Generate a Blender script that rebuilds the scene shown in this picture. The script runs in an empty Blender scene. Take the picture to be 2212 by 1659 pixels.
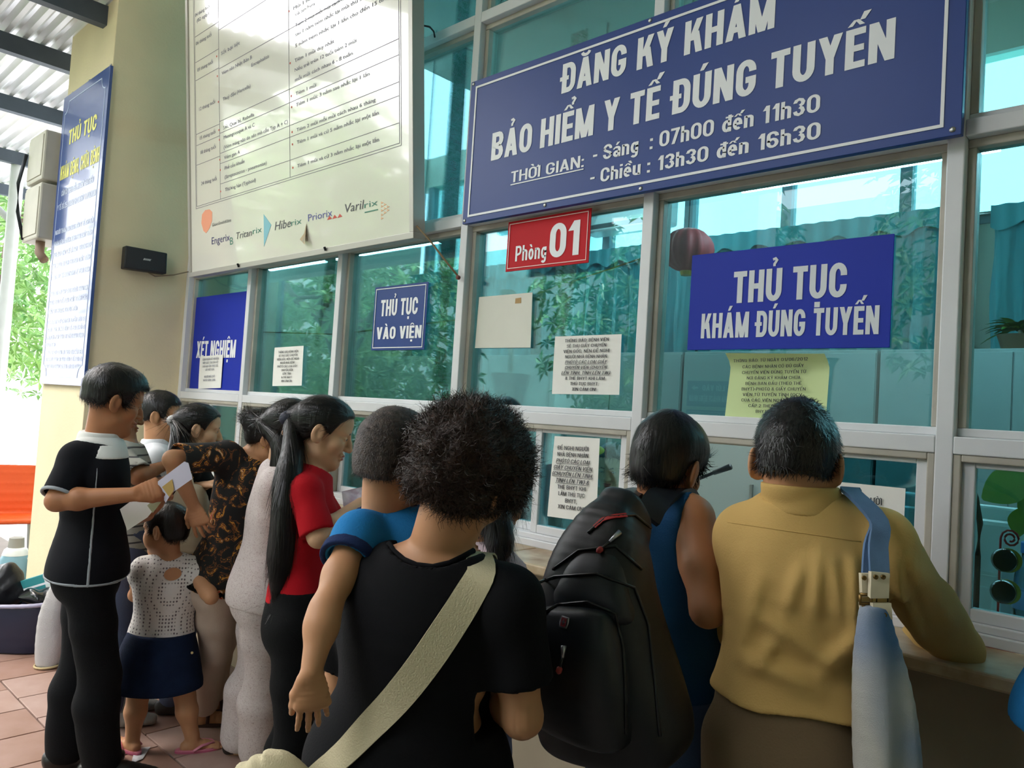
import bpy, bmesh, math, random
import numpy as np
from mathutils import Vector, Matrix, noise as mnoise

random.seed(7); np.random.seed(7)
SC = bpy.context.scene
COL = SC.collection

# ------------------------------------------------------------------ camera
IW, IH, FPX = 2212, 1659, 1660.0
CAM = np.array([0.0, -2.15, 1.6])
YAW, PITCH, ROLL = [math.radians(a) for a in (43.38, 2.23, 3.591)]
_f = np.array([-math.sin(YAW)*math.cos(PITCH), math.cos(YAW)*math.cos(PITCH), math.sin(PITCH)])
_r = np.array([math.cos(YAW), math.sin(YAW), 0.0])
_u = np.cross(_r, _f)
_c, _s = math.cos(ROLL), math.sin(ROLL)
CR, CU, CF = _c*_r+_s*_u, -_s*_r+_c*_u, _f

cd = bpy.data.cameras.new('camera'); cam = bpy.data.objects.new('camera', cd); COL.objects.link(cam)
cd.sensor_fit = 'HORIZONTAL'; cd.sensor_width = 36.0; cd.lens = 36.0*FPX/IW
cd.clip_start = 0.05; cd.clip_end = 200
cam.matrix_world = Matrix(((CR[0], CU[0], -CF[0], CAM[0]), (CR[1], CU[1], -CF[1], CAM[1]), (CR[2], CU[2], -CF[2], CAM[2]), (0, 0, 0, 1)))
SC.camera = cam

# ------------------------------------------------------------------ view, world, sun
SC.view_settings.view_transform = 'Standard'; SC.view_settings.look = 'None'
SC.view_settings.gamma = 1.0; SC.view_settings.use_curve_mapping = False
SC.view_settings.exposure = 1.25
w = bpy.data.worlds.new('sky'); SC.world = w; w.use_nodes = True
nt = w.node_tree; nt.nodes.clear()
bg = nt.nodes.new('ShaderNodeBackground'); wo = nt.nodes.new('ShaderNodeOutputWorld')
sky = nt.nodes.new('ShaderNodeTexSky'); sky.sky_type = 'NISHITA'; sky.sun_disc = False
sky.sun_elevation = math.radians(55); sky.sun_rotation = math.radians(230); sky.altitude = 20
sky.air_density = 1.6; sky.dust_density = 6.0; sky.ozone_density = 1.0
mixw = nt.nodes.new('ShaderNodeMix'); mixw.data_type = 'RGBA'; mixw.inputs[0].default_value = 0.75
mixw.inputs[7].default_value = (9.2, 9.3, 9.9, 1)
nt.links.new(sky.outputs[0], mixw.inputs[6]); nt.links.new(mixw.outputs[2], bg.inputs['Color'])
bg.inputs['Strength'].default_value = 0.36
nt.links.new(bg.outputs[0], wo.inputs['Surface'])
sl = bpy.data.lights.new('sun', 'SUN'); so = bpy.data.objects.new('sun', sl); COL.objects.link(so)
sl.energy = 5.0; sl.angle = math.radians(3); sl.color = (1, .95, .86)
so.rotation_euler = Vector((0.30, -0.45, -1.0)).to_track_quat('-Z', 'Y').to_euler()

# ------------------------------------------------------------------ pixel helpers (a pixel is only a direction)
def ray(px, py): return CR*(px-IW/2)/FPX - CU*(py-IH/2)/FPX + CF
def on(ax, val, px, py):
    d = ray(px, py); return CAM + d*((val-CAM[ax])/d[ax])
def at(px, py, Z): return CAM + ray(px, py)*Z
def V(*a): return np.array(a, float)
def unit(v): v = np.asarray(v, float); return v/max(np.linalg.norm(v), 1e-9)

class Plane:
    def __init__(s, O, u, v):
        s.O = V(*O); s.u = unit(u); s.v = unit(v); s.n = np.cross(s.u, s.v)
    def px(s, px, py):
        d = ray(px, py); t = ((s.O-CAM)@s.n)/(d@s.n); p = CAM+t*d-s.O
        return np.array([p@s.u, p@s.v])
    def p(s, a, b, h=0.0): return s.O + s.u*a + s.v*b + s.n*h

# ------------------------------------------------------------------ materials
def hexc(h):
    h = h.lstrip('#'); out = []
    for i in (0, 2, 4):
        c = int(h[i:i+2], 16)/255; out.append(c/12.92 if c <= .04045 else ((c+.055)/1.055)**2.4)
    return tuple(out)+(1,)
MATS = {}
def mat(name, col, rough=.6, metal=0.0, var=0.0, vscale=6.0, bump=0.0, bscale=40.0, spec=.5, col2=None, stretch=None, sheen=0.0, detail=4.0, trans=0.0, coat=0.0, emit=None, estr=0.0, sss=0.0):
    if name in MATS: return MATS[name]
    m = bpy.data.materials.new(name); m.use_nodes = True; MATS[name] = m
    n = m.node_tree.nodes; l = m.node_tree.links; b = n['Principled BSDF']
    c = hexc(col) if isinstance(col, str) else col
    b.inputs['Base Color'].default_value = c; b.inputs['Roughness'].default_value = rough
    b.inputs['Metallic'].default_value = metal; b.inputs['Specular IOR Level'].default_value = spec
    if sheen: b.inputs['Sheen Weight'].default_value = sheen
    if trans: b.inputs['Transmission Weight'].default_value = trans
    if coat: b.inputs['Coat Weight'].default_value = coat; b.inputs['Coat Roughness'].default_value = .05
    if sss:
        b.inputs['Subsurface Weight'].default_value = sss; b.inputs['Subsurface Radius'].default_value = (.012, .005, .003); b.inputs['Subsurface Scale'].default_value = 1.0
    if emit: b.inputs['Emission Color'].default_value = hexc(emit); b.inputs['Emission Strength'].default_value = estr
    tc = mp = None
    if var or bump or col2:
        tc = n.new('ShaderNodeTexCoord'); mp = n.new('ShaderNodeMapping'); l.new(tc.outputs['Object'], mp.inputs[0])
        if stretch: mp.inputs['Scale'].default_value = stretch
    if var or col2:
        no = n.new('ShaderNodeTexNoise'); no.inputs['Scale'].default_value = vscale; no.inputs['Detail'].default_value = detail
        l.new(mp.outputs[0], no.inputs['Vector'])
        mx = n.new('ShaderNodeMix'); mx.data_type = 'RGBA'
        c2 = hexc(col2) if col2 else tuple(x*(1-var) for x in c[:3])+(1,)
        mx.inputs[6].default_value = c; mx.inputs[7].default_value = c2
        rp = n.new('ShaderNodeMapRange'); rp.inputs[1].default_value = .35; rp.inputs[2].default_value = .65
        l.new(no.outputs[0], rp.inputs[0]); l.new(rp.outputs[0], mx.inputs[0]); l.new(mx.outputs[2], b.inputs['Base Color'])
    if bump:
        nb = n.new('ShaderNodeTexNoise'); nb.inputs['Scale'].default_value = bscale; nb.inputs['Detail'].default_value = 3
        l.new(mp.outputs[0], nb.inputs['Vector'])
        bp = n.new('ShaderNodeBump'); bp.inputs['Strength'].default_value = bump; bp.inputs['Distance'].default_value = .01
        l.new(nb.outputs[0], bp.inputs['Height']); l.new(bp.outputs[0], b.inputs['Normal'])
    return m
def glass_mat(name, tint, refl=1.0):
    if name in MATS: return MATS[name]
    m = bpy.data.materials.new(name); m.use_nodes = True; MATS[name] = m
    n = m.node_tree.nodes; l = m.node_tree.links; n.remove(n['Principled BSDF']); out = n['Material Output']
    t = n.new('ShaderNodeBsdfTransparent'); t.inputs[0].default_value = hexc(tint)
    g = n.new('ShaderNodeBsdfGlossy'); g.inputs['Roughness'].default_value = 0.0; g.inputs['Color'].default_value = (.92, 1, 1, 1)
    fr = n.new('ShaderNodeFresnel'); fr.inputs[0].default_value = 1.55
    mu = n.new('ShaderNodeMath'); mu.operation = 'MULTIPLY'; mu.inputs[1].default_value = refl; mu.use_clamp = True
    mx = n.new('ShaderNodeMixShader'); l.new(fr.outputs[0], mu.inputs[0]); l.new(mu.outputs[0], mx.inputs[0])
    l.new(t.outputs[0], mx.inputs[1]); l.new(g.outputs[0], mx.inputs[2]); l.new(mx.outputs[0], out.inputs[0])
    return m
def emis(name, col, s):
    if name in MATS: return MATS[name]
    m = bpy.data.materials.new(name); m.use_nodes = True; MATS[name] = m
    b = m.node_tree.nodes['Principled BSDF']; b.inputs['Base Color'].default_value = hexc(col)
    b.inputs['Emission Color'].default_value = hexc(col); b.inputs['Emission Strength'].default_value = s
    return m

# ------------------------------------------------------------------ objects
def tag(o, label=None, cat=None, group=None, kind=None):
    if label: o['label'] = label
    if cat: o['category'] = cat
    if group: o['group'] = group
    if kind: o['kind'] = kind
    return o
def empty(name, loc=(0, 0, 0), label=None, cat=None, group=None, kind=None, parent=None):
    o = bpy.data.objects.new(name, None); COL.objects.link(o); o.empty_display_size = .1
    o.location = Vector([float(x) for x in loc])
    if parent: set_parent(o, parent)
    return tag(o, label, cat, group, kind)
def world_loc(o):
    v = Vector(o.location)
    while o.parent: o = o.parent; v = v + Vector(o.location)
    return v
def set_parent(o, p):
    # parents in this script only carry translation
    off = world_loc(p)
    o.parent = p; o.location = Vector(o.location)-off
def mesh_np(name, Vv, quads, mt, parent=None, smooth=True, tris=None):
    me = bpy.data.meshes.new(name); Vv = np.asarray(Vv, np.float32)
    nq = len(quads) if quads is not None else 0; ntr = len(tris) if tris is not None else 0
    me.vertices.add(len(Vv)); me.vertices.foreach_set('co', Vv.ravel())
    idx = []; tot = []
    if nq: idx.append(np.asarray(quads, np.int32).ravel()); tot.append(np.full(nq, 4, np.int32))
    if ntr: idx.append(np.asarray(tris, np.int32).ravel()); tot.append(np.full(ntr, 3, np.int32))
    idx = np.concatenate(idx); tot = np.concatenate(tot)
    me.loops.add(len(idx)); me.loops.foreach_set('vertex_index', idx)
    me.polygons.add(len(tot)); st = np.concatenate([[0], np.cumsum(tot)[:-1]]).astype(np.int32)
    me.polygons.foreach_set('loop_start', st); me.polygons.foreach_set('loop_total', tot)
    me.polygons.foreach_set('use_smooth', np.full(len(tot), smooth))
    me.update(calc_edges=True); me.validate()
    return link_mesh(name, me, mt, parent)
def link_mesh(name, me, mt, parent=None):
    if mt and not me.materials: me.materials.append(mt)
    o = bpy.data.objects.new(name, me); COL.objects.link(o)
    if parent: set_parent(o, parent)
    return o

class MB:
    """collects polygons, builds one mesh object"""
    def __init__(s): s.v = []; s.f = []
    def poly(s, pts):
        i = len(s.v); s.v += [tuple(map(float, p)) for p in pts]; s.f.append(tuple(range(i, i+len(pts)))); return s
    def hexa(s, P):
        i = len(s.v); s.v += [tuple(map(float, p)) for p in P]
        for q in ((0, 3, 2, 1), (4, 5, 6, 7), (0, 1, 5, 4), (1, 2, 6, 5), (2, 3, 7, 6), (3, 0, 4, 7)): s.f.append(tuple(i+k for k in q))
        return s
    def box(s, a, b):
        x0, x1 = sorted((a[0], b[0])); y0, y1 = sorted((a[1], b[1])); z0, z1 = sorted((a[2], b[2]))
        return s.hexa([(x0, y0, z0), (x1, y0, z0), (x1, y1, z0), (x0, y1, z0), (x0, y0, z1), (x1, y0, z1), (x1, y1, z1), (x0, y1, z1)])
    def slab(s, pl, a0, a1, b0, b1, h0, h1):
        return s.hexa([pl.p(a0, b0, h0), pl.p(a1, b0, h0), pl.p(a1, b1, h0), pl.p(a0, b1, h0), pl.p(a0, b0, h1), pl.p(a1, b0, h1), pl.p(a1, b1, h1), pl.p(a0, b1, h1)])
    def prism(s, pl, pts, h0, h1):
        n = len(pts); i = len(s.v)
        s.v += [tuple(pl.p(a, b, h0)) for a, b in pts]+[tuple(pl.p(a, b, h1)) for a, b in pts]
        s.f.append(tuple(i+n-1-k for k in range(n))); s.f.append(tuple(i+n+k for k in range(n)))
        for k in range(n): s.f.append((i+k, i+(k+1) % n, i+n+(k+1) % n, i+n+k))
        return s
    def tube(s, path, rad, n=10, caps=True, flat=1.0, up=(0, 0, 1)):
        path = [np.asarray(p, float) for p in path]; m = len(path)
        rr = rad if hasattr(rad, '__len__') else [rad]*m
        i = len(s.v)
        for k, p in enumerate(path):
            t = unit(path[min(k+1, m-1)]-path[max(k-1, 0)])
            a = np.cross(t, up)
            if np.linalg.norm(a) < 1e-4: a = np.cross(t, (1, 0, 0))
            a = unit(a); b = np.cross(a, t)
            for j in range(n):
                th = 2*math.pi*j/n
                s.v.append(tuple(p+(a*math.cos(th)+b*math.sin(th)*flat)*rr[k]))
        for k in range(m-1):
            for j in range(n):
                s.f.append((i+k*n+j, i+k*n+(j+1) % n, i+(k+1)*n+(j+1) % n, i+(k+1)*n+j))
        if caps:
            s.f.append(tuple(i+n-1-j for j in range(n))); s.f.append(tuple(i+(m-1)*n+j for j in range(n)))
        return s
    def lathe(s, c, prof, n=20, ax=(0, 0, 1)):
        ax = unit(ax); a = unit(np.cross(ax, (1, 0, 0)) if abs(ax[0]) < .9 else np.cross(ax, (0, 1, 0))); b = np.cross(ax, a)
        i = len(s.v); c = np.asarray(c, float)
        for r, z in prof:
            for j in range(n):
                th = 2*math.pi*j/n; s.v.append(tuple(c+ax*z+(a*math.cos(th)+b*math.sin(th))*r))
        for k in range(len(prof)-1):
            for j in range(n): s.f.append((i+k*n+j, i+k*n+(j+1) % n, i+(k+1)*n+(j+1) % n, i+(k+1)*n+j))
        s.f.append(tuple(i+n-1-j for j in range(n))); s.f.append(tuple(i+(len(prof)-1)*n+j for j in range(n)))
        return s
    def build(s, name, mt, parent=None, smooth=False, bevel=0.0, angle=None):
        me = bpy.data.meshes.new(name); me.from_pydata(s.v, [], s.f)
        if smooth: me.polygons.foreach_set('use_smooth', [True]*len(me.polygons))
        bm = bmesh.new(); bm.from_mesh(me); bmesh.ops.recalc_face_normals(bm, faces=bm.faces)
        if bevel: bmesh.ops.bevel(bm, geom=list(bm.edges), offset=bevel, segments=2, affect='EDGES', profile=.5)
        bm.to_mesh(me); bm.free()
        if smooth and angle is not None: me.set_sharp_from_angle(angle=math.radians(angle))
        return link_mesh(name, me, mt, parent)

# ------------------------------------------------------------------ lettering
_capcache = {}
def text_mesh(body, offset=0.0, shear=0.0, res=3):
    c = bpy.data.curves.new('t', 'FONT'); c.body = body; c.resolution_u = res; c.offset = offset; c.shear = shear
    c.fill_mode = 'FRONT'
    o = bpy.data.objects.new('t', c); COL.objects.link(o)
    bpy.context.view_layer.update()
    me = bpy.data.meshes.new_from_object(o); bpy.data.objects.remove(o); bpy.data.curves.remove(c)
    return me
def cap_h(offset):
    if offset not in _capcache:
        me = text_mesh('H', offset); a = np.array([v.co.y for v in me.vertices]); _capcache[offset] = (a.min(), a.max()-a.min()); bpy.data.meshes.remove(me)
    return _capcache[offset]
def text(body, pl, a0, a1, b, cap, mt, parent, h=.002, offset=0.0, shear=0.0, name='lettering', res=3, under=False, mirror=False):
    """lettering on plane pl from a0 to a1, baseline b, capital height cap"""
    me = text_mesh(body, offset, shear, res)
    n = len(me.vertices); co = np.empty(n*3, np.float32); me.vertices.foreach_get('co', co); co = co.reshape(-1, 3)
    if n == 0: return None
    base, ch = cap_h(offset); x0, x1 = co[:, 0].min(), co[:, 0].max()
    A = a0+(co[:, 0]-x0)/(x1-x0)*(a1-a0); B = b+(co[:, 1]-base)/ch*cap
    P = pl.O+A[:, None]*pl.u+B[:, None]*pl.v+pl.n*h
    me.vertices.foreach_set('co', P.astype(np.float32).ravel())
    if under:
        pass
    me.update()
    o = link_mesh(name, me, mt, parent); o['kind'] = 'stuff'
    if under:
        MB().slab(pl, a0, a1, b-cap*.22, b-cap*.10, h, h+.0004).build('underline', mt, parent)
    return o
def text_px(body, pl, bl, br, tl, mt, parent, **k):
    """same, placed by pixels: baseline ends and the top of the first capital"""
    A, B, T = pl.px(*bl), pl.px(*br), pl.px(*tl)
    return text(body, pl, A[0], B[0], (A[1]+B[1])/2, T[1]-A[1], mt, parent, **k)
def frame_line(pl, a0, a1, b0, b1, wd, mt, parent, h=.0022, name='border_line', wd2=None):
    m = MB(); w2 = wd2 or wd
    m.slab(pl, a0, a1, b0, b0+wd, h-.001, h); m.slab(pl, a0, a1, b1-wd, b1, h-.001, h)
    m.slab(pl, a0, a0+w2, b0+wd, b1-wd, h-.001, h); m.slab(pl, a1-w2, a1, b0+wd, b1-wd, h-.001, h)
    return m.build(name, mt, parent)
# ------------------------------------------------------------------ bold condensed stroke lettering
import unicodedata
def _arc(cx, cy, rx, ry, a0, a1, n=6): return [(cx+rx*math.cos(math.radians(a0+(a1-a0)*k/n)), cy+ry*math.sin(math.radians(a0+(a1-a0)*k/n))) for k in range(n+1)]
def glyph(ch, t):
    """(width, elements) in units of cap height; p polyline, d slanted bar, r rectangle"""
    w = .56; L = t/2; B = t*.42; T = 1-t*.42; M = .5
    def rr(w_): return w_-t/2
    R = rr(w); r = min((R-L)/2, .26); ry = .24
    up = ch.isupper() or not ch.isalpha()
    tl = _arc(L+r, T-ry, r, ry, 180, 90); tr = _arc(R-r, T-ry, r, ry, 90, 0); br = _arc(R-r, B+ry, r, ry, 0, -90); bl = _arc(L+r, B+ry, r, ry, -90, -180)
    P = lambda *pts: ('p', list(pts)); Rr = lambda *a: ('r',)+a; D = lambda *a: ('d',)+a
    td = t*1.04
    if ch == 'O' or ch == '0': return w, [('c', tl+tr+br+bl)]
    if ch == 'Q': return w, [('c', tl+tr+br+bl), D(R-.2, 0.2, R-.02, -.06)]
    if ch == 'C': return w, [('p', [(R, .63)]+[(x, y) for x, y in (tl+tr)[::-1]]+bl[::-1]+br[::-1]+[(R, .37)])]
    if ch == 'G': return w+.02, [('p', [(R, .66)]+(tl+tr)[::-1]+bl[::-1]+br[::-1]+[(R, .44), (w*.48, .44)])]
    if ch == 'S': return w, [('p', [(R, .68)]+(tl+tr)[::-1]+_arc(L+r, .70, r, .17, 180, 255)+_arc(R-r, .30, r, .17, 75, 0)+br+bl+[(L, .32)])]
    if ch == 'U': return w, [('p', [(L, 1)]+bl[::-1]+br[::-1]+[(R, 1)])]
    if ch == 'D': return w, [('c', [(L, B), (L, T)]+tr+br)]
    if ch == 'B':
        a = _arc(R-.14, .75-B*.2, .13, .25-B*.8, 90, -90); b = _arc(R-.13, .27, .13, .27-B, 90, -90)
        return w, [Rr(0, 0, t, 1), ('p', [(L, T)]+a+[(L, .5)]), ('p', [(L, .53)]+b+[(L, B)])]
    if ch == 'P': return w*.96, [Rr(0, 0, t, 1), ('p', [(L, T)]+_arc(R-.15, .70, .14, .30-B, 90, -90)+[(L, .40)])]
    if ch == 'R': return w, [Rr(0, 0, t, 1), ('p', [(L, T)]+_arc(R-.15, .74, .14, .26-B, 90, -90)+[(L, .48)]), D(R-.5*t, 0, w*.42, .5)]
    if ch == 'E': return .46, [Rr(0, 0, t, 1), Rr(t, 0, .46, t*.85), Rr(t, 1-t*.85, .46, 1), Rr(t, .5-t*.4, .43, .5+t*.4)]
    if ch == 'F': return .44, [Rr(0, 0, t, 1), Rr(t, 1-t*.85, .44, 1), Rr(t, .48-t*.4, .41, .48+t*.4)]
    if ch == 'L': return .44, [Rr(0, 0, t, 1), Rr(t, 0, .44, t*.85)]
    if ch == 'T': return .5, [Rr(.25-t/2, 0, .25+t/2, 1), Rr(0, 1-t*.88, .5, 1)]
    if ch == 'H': return w, [Rr(0, 0, t, 1), Rr(w-t, 0, w, 1), Rr(t, .5-t*.42, w-t, .5+t*.42)]
    if ch == 'I': return t, [Rr(0, 0, t, 1)]
    if ch == 'J': return .4, [('p', [(.4-L, 1), (.4-L, B+.15)]+_arc(.4-L-.13, B+.14, .13, .14, 0, -120))]
    if ch == 'N': return w+.02, [Rr(0, 0, t, 1), Rr(w+.02-t, 0, w+.02, 1), D(w+.02-t*1.05, 0, .0, 1, t*1.05)]
    if ch == 'M': return .72, [Rr(0, 0, t*.95, 1), Rr(.72-t*.95, 0, .72, 1), D(.36-t*.5, 0, .0, 1), D(.36-t*.5, 0, .72-td, 1)]
    if ch == 'A': return .60, [D(0, 0, .30-td*.5, 1), D(.60-td, 0, .30-td*.5, 1), Rr(.15, .2, .45, .2+t*.8)]
    if ch == 'V': return .58, [D(.29-td*.5, 0, 0, 1), D(.29-td*.5, 0, .58-td, 1)]
    if ch == 'X': return .58, [D(0, 0, .58-td, 1), D(.58-td, 0, 0, 1)]
    if ch == 'Y': return .58, [D(.29-td*.5, .42, 0, 1), D(.29-td*.5, .42, .58-td, 1), Rr(.29-t/2, 0, .29+t/2, .46)]
    if ch == 'K': return .58, [Rr(0, 0, t, 1), D(t*.6, .38, .57-td, 1), D(.58-td, 0, t*1.25, .62)]
    if ch == 'W': return .8, [D(.2-td/2, 0, 0, 1), D(.2-td/2, 0, .4-td/2, 1), D(.6-td/2, 0, .4-td/2, 1), D(.6-td/2, 0, .8-td, 1)]
    if ch == 'Z': return .5, [Rr(0, 0, .5, t*.85), Rr(0, 1-t*.85, .5, 1), D(0, .1, .5-td, .9)]
    if ch == '1': return .36, [Rr(.36-t, 0, .36, 1), D(.36-t*1.9, .72, .36-t, 1)]
    if ch == '2': return .5, [('p', [(L, .72)]+_arc(.25, .72, .25-L, .28-B, 180, -20)+[(L, B), (.5, B)])]
    if ch == '3': return .52, [('p', [(L, .74)]+_arc(.26, .745, .26-L, .255-B, 180, -80)), ('p', _arc(.26, .28, .26-L, .28-B, 85, -180))]
    if ch == '5': return .52, [('p', [(.5, T), (L, T), (L, .52)]+_arc(.25, .32, .27-L, .32-B, 120, -150))]
    if ch == '6': return .54, [('p', [(.54-L, .70)]+_arc(.27, .74, .27-L, .26-B, 0, 180)+[(L, .30)]), ('c', _arc(.27, .30, .27-L, .30-B, 0, 330, 12))]
    if ch == '7': return .48, [Rr(0, 1-t*.88, .48, 1), D(.06, 0, .48-td, .95)]
    if ch == '8': return .52, [('c', _arc(.26, .75, .25-L, .25-B, 0, 330, 11)), ('c', _arc(.26, .27, .26-L, .27-B, 0, 330, 11))]
    x = .72; wl = .46; Rl = wl-t/2
    if ch == 'n': return wl, [Rr(0, 0, t, x), ('p', [(L, x-.2)]+_arc(wl/2, x-.19, wl/2-L, .19-B, 180, 0)+[(Rl, 0)])]
    if ch == 'h': return wl, [Rr(0, 0, t, 1), ('p', [(L, x-.2)]+_arc(wl/2, x-.19, wl/2-L, .19-B, 180, 0)+[(Rl, 0)])]
    if ch == 'u': return wl, [('p', [(L, x), (L, .2)]+_arc(wl/2, .19, wl/2-L, .19-B, 180, 360)+[(Rl, .2)]), Rr(wl-t, 0, wl, x)]
    if ch == 'o': return wl, [('c', _arc(wl/2, x/2, wl/2-L, x/2-B, 0, 345, 16))]
    if ch == 'a': return wl, [('c', _arc(wl/2-.01, .22, wl/2-L-.01, .22-B, 0, 345, 12)), Rr(wl-t, 0, wl, .5), ('p', [(L+.02, x-.16)]+_arc(wl/2, x-.19, wl/2-L, .19-B, 160, 0)+[(Rl, .3)])]
    if ch == 'e': return wl, [('p', [(L, x*.5), (Rl, x*.5)]+_arc(wl/2, x/2, wl/2-L, x/2-B, 0, 310, 14))]
    if ch == 'i': return t, [Rr(0, 0, t, x), Rr(0, .86, t, 1)]
    if ch == 'ı': return t, [Rr(0, 0, t, x)]
    if ch == 'd': return wl, [Rr(wl-t, 0, wl, 1), ('c', _arc(wl/2, x/2, wl/2-L, x/2-B, 0, 345, 14))]
    if ch == 'g': return wl, [('c', _arc(wl/2, x/2, wl/2-L, x/2-B, 0, 345, 14)), ('p', [(Rl, x), (Rl, -.06)]+_arc(wl/2, -.06, wl/2-L, .17, 0, -150))]
    if ch == ':': return t, [Rr(0, 0, t, t), Rr(0, .52, t, .52+t)]
    if ch == '.': return t, [Rr(0, 0, t, t)]
    if ch == ',': return t, [Rr(0, 0, t, t), D(0, -.15, t*.3, 0, t*.6)]
    if ch == '-': return .28, [Rr(0, .34, .28, .34+t*.85)]
    if ch == '!': return t, [Rr(0, 0, t, t), Rr(0, .3, t, 1)]
    if ch == '&': return .55, [('c', _arc(.25, .75, .14, .2, 0, 330, 10)), ('c', _arc(.23, .26, .18, .22, 0, 330, 10)), D(.5, 0, .2, .6, t*.8)]
    if ch in '()': 
        s = 1 if ch == '(' else -1; cx = .3 if s == 1 else 0
        return .26, [('p', [(cx-s*(.24)*math.cos(math.radians(a)), .5+.6*math.sin(math.radians(a))) for a in range(-70, 71, 20)])]
    if ch == '/': return .4, [D(0, -.05, .4-td, 1.05)]
    return .3, []
MARK = {'\u0301': 'acute', '\u0300': 'grave', '\u0302': 'circ', '\u0306': 'breve', '\u0309': 'hook', '\u0323': 'dot', '\u0303': 'tilde', '\u031b': 'horn'}
def stroke_text(body, t=.2, gap=.075, space=.30):
    """quads (list of 4 xy) of a line of lettering, cap height 1"""
    Q = []; x = 0
    def line(pts, closed, th, ox):
        n = len(pts); pts = [np.array(p, float) for p in pts]; out = []
        cl = [pts[0]]
        for p in pts[1:]:
            if np.linalg.norm(p-cl[-1]) > 1e-3: cl.append(p)
        if closed and np.linalg.norm(cl[0]-cl[-1]) < 1e-3: cl.pop()
        n = len(cl)
        for k in range(n):
            a = cl[k-1] if (closed or k > 0) else None; b = cl[(k+1) % n] if (closed or k < n-1) else None
            d1 = unit(cl[k]-a) if a is not None else None; d2 = unit(b-cl[k]) if b is not None else None
            if d1 is None: d1 = d2
            if d2 is None: d2 = d1
            n1 = V(-d1[1], d1[0]); n2 = V(-d2[1], d2[0]); m = n1+n2
            if np.linalg.norm(m) < 1e-3: m = n1
            m = unit(m); s = 1/max(.45, m@n1)
            hx = th/2*s
            out.append((cl[k]+m*hx*V(1, .86), cl[k]-m*hx*V(1, .86)))
        for k in range(n if closed else n-1):
            A, Bq = out[k], out[(k+1) % n]
            Q.append([(p[0]+ox, p[1]) for p in (A[1], Bq[1], Bq[0], A[0])])
    for ch in body:
        if ch == ' ': x += space; continue
        dbar = ch in 'Đđ'; base = {'Đ': 'D', 'đ': 'd'}.get(ch, ch)
        de = unicodedata.normalize('NFD', base); b0 = de[0]; marks = [MARK.get(m) for m in de[1:]]
        if b0 == 'i' and any(m in ('acute', 'grave', 'circ', 'hook') for m in marks): b0 = 'ı'
        wd, el = glyph(b0, t)
        if dbar: x += .04
        for e in el:
            if e[0] == 'r': Q.append([(x+e[1], e[2]), (x+e[3], e[2]), (x+e[3], e[4]), (x+e[1], e[4])])
            elif e[0] == 'd':
                tw_ = e[5] if len(e) > 5 else t*1.04
                Q.append([(x+e[1], e[2]), (x+e[1]+tw_, e[2]), (x+e[3]+tw_, e[4]), (x+e[3], e[4])])
            else: line(e[1], e[0] == 'c', t, x)
        if dbar:
            if base == 'D': Q.append([(x-.09, .43), (x+wd*.5, .43), (x+wd*.5, .57), (x-.09, .57)])
            else: Q.append([(x+wd*.35, .82), (x+wd+.08, .82), (x+wd+.08, .82+t*.6), (x+wd*.35, .82+t*.6)])
        c = x+wd/2; top = 1.07 if b0.isupper() else .80
        k = t/.2
        stacked = 'circ' in marks or 'breve' in marks
        for m in marks:
            if m == 'circ':
                Q.append([(c-.2, top), (c-.08, top), (c+.03, top+.15), (c-.06, top+.15)]); Q.append([(c+.08, top), (c+.2, top), (c+.06, top+.15), (c-.03, top+.15)])
            elif m == 'breve': line(_arc(c, top+.13, .15, .12, 190, 350, 6), False, t*.6, 0)
            elif m == 'tilde': line([(c-.16, top+.03), (c-.06, top+.1), (c+.06, top+.04), (c+.16, top+.11)], False, t*.55, 0)
            elif m in ('acute', 'grave', 'hook'):
                cx = c+(.17 if stacked else 0); yy = top+(.12 if stacked else 0)
                if m == 'acute': Q.append([(cx-.09, yy), (cx+.03, yy), (cx+.17, yy+.19), (cx+.0, yy+.19)])
                elif m == 'grave': Q.append([(cx-.03, yy), (cx+.09, yy), (cx+.0, yy+.19), (cx-.17, yy+.19)])
                else: line([(cx-.07, yy+.21), (cx+.02, yy+.235), (cx+.07, yy+.18), (cx+.03, yy+.12), (cx-.01, yy+.07), (cx-.01, yy)], False, t*.45, 0)
            elif m == 'dot': Q.append([(c-t*.45, -.10-t*.8), (c+t*.45, -.10-t*.8), (c+t*.45, -.10), (c-t*.45, -.10)])
            elif m == 'horn': xx = x+wd; yy = 1.0 if b0.isupper() else .72; line([(xx-t*.3, yy-.08), (xx+.05, yy-.05), (xx+.07, yy+.08)], False, t*.55, 0)
        x += wd+gap
    return Q, x-gap
def btext(body, pl, a0, a1, b, cap, mt, parent, h=.0015, t=.2, gap=.075, name='lettering', shear=0.0, under=False, space=.30):
    Q, wd = stroke_text(body, t, gap, space); vs = []; fs = []
    sx = (a1-a0)/wd
    for k, q in enumerate(Q):
        i = len(vs)
        for (x, y) in q: vs.append(pl.p(a0+(x+shear*y)*sx, b+y*cap, h+.00002*(k % 3)))
        fs.append((i, i+1, i+2, i+3))
    o = mesh_np(name, vs, fs, mt, parent, smooth=False)
    o['kind'] = 'stuff'
    if under: MB().slab(pl, a0, a1, b-cap*.24, b-cap*.14, h, h+.0004).build('underline', mt, parent)
    return o
def btext_px(body, pl, bl, br, tl, mt, parent, **k):
    A, B, T = pl.px(*bl), pl.px(*br), pl.px(*tl)
    return btext(body, pl, A[0], B[0], (A[1]+B[1])/2, T[1]-A[1], mt, parent, **k)
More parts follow.
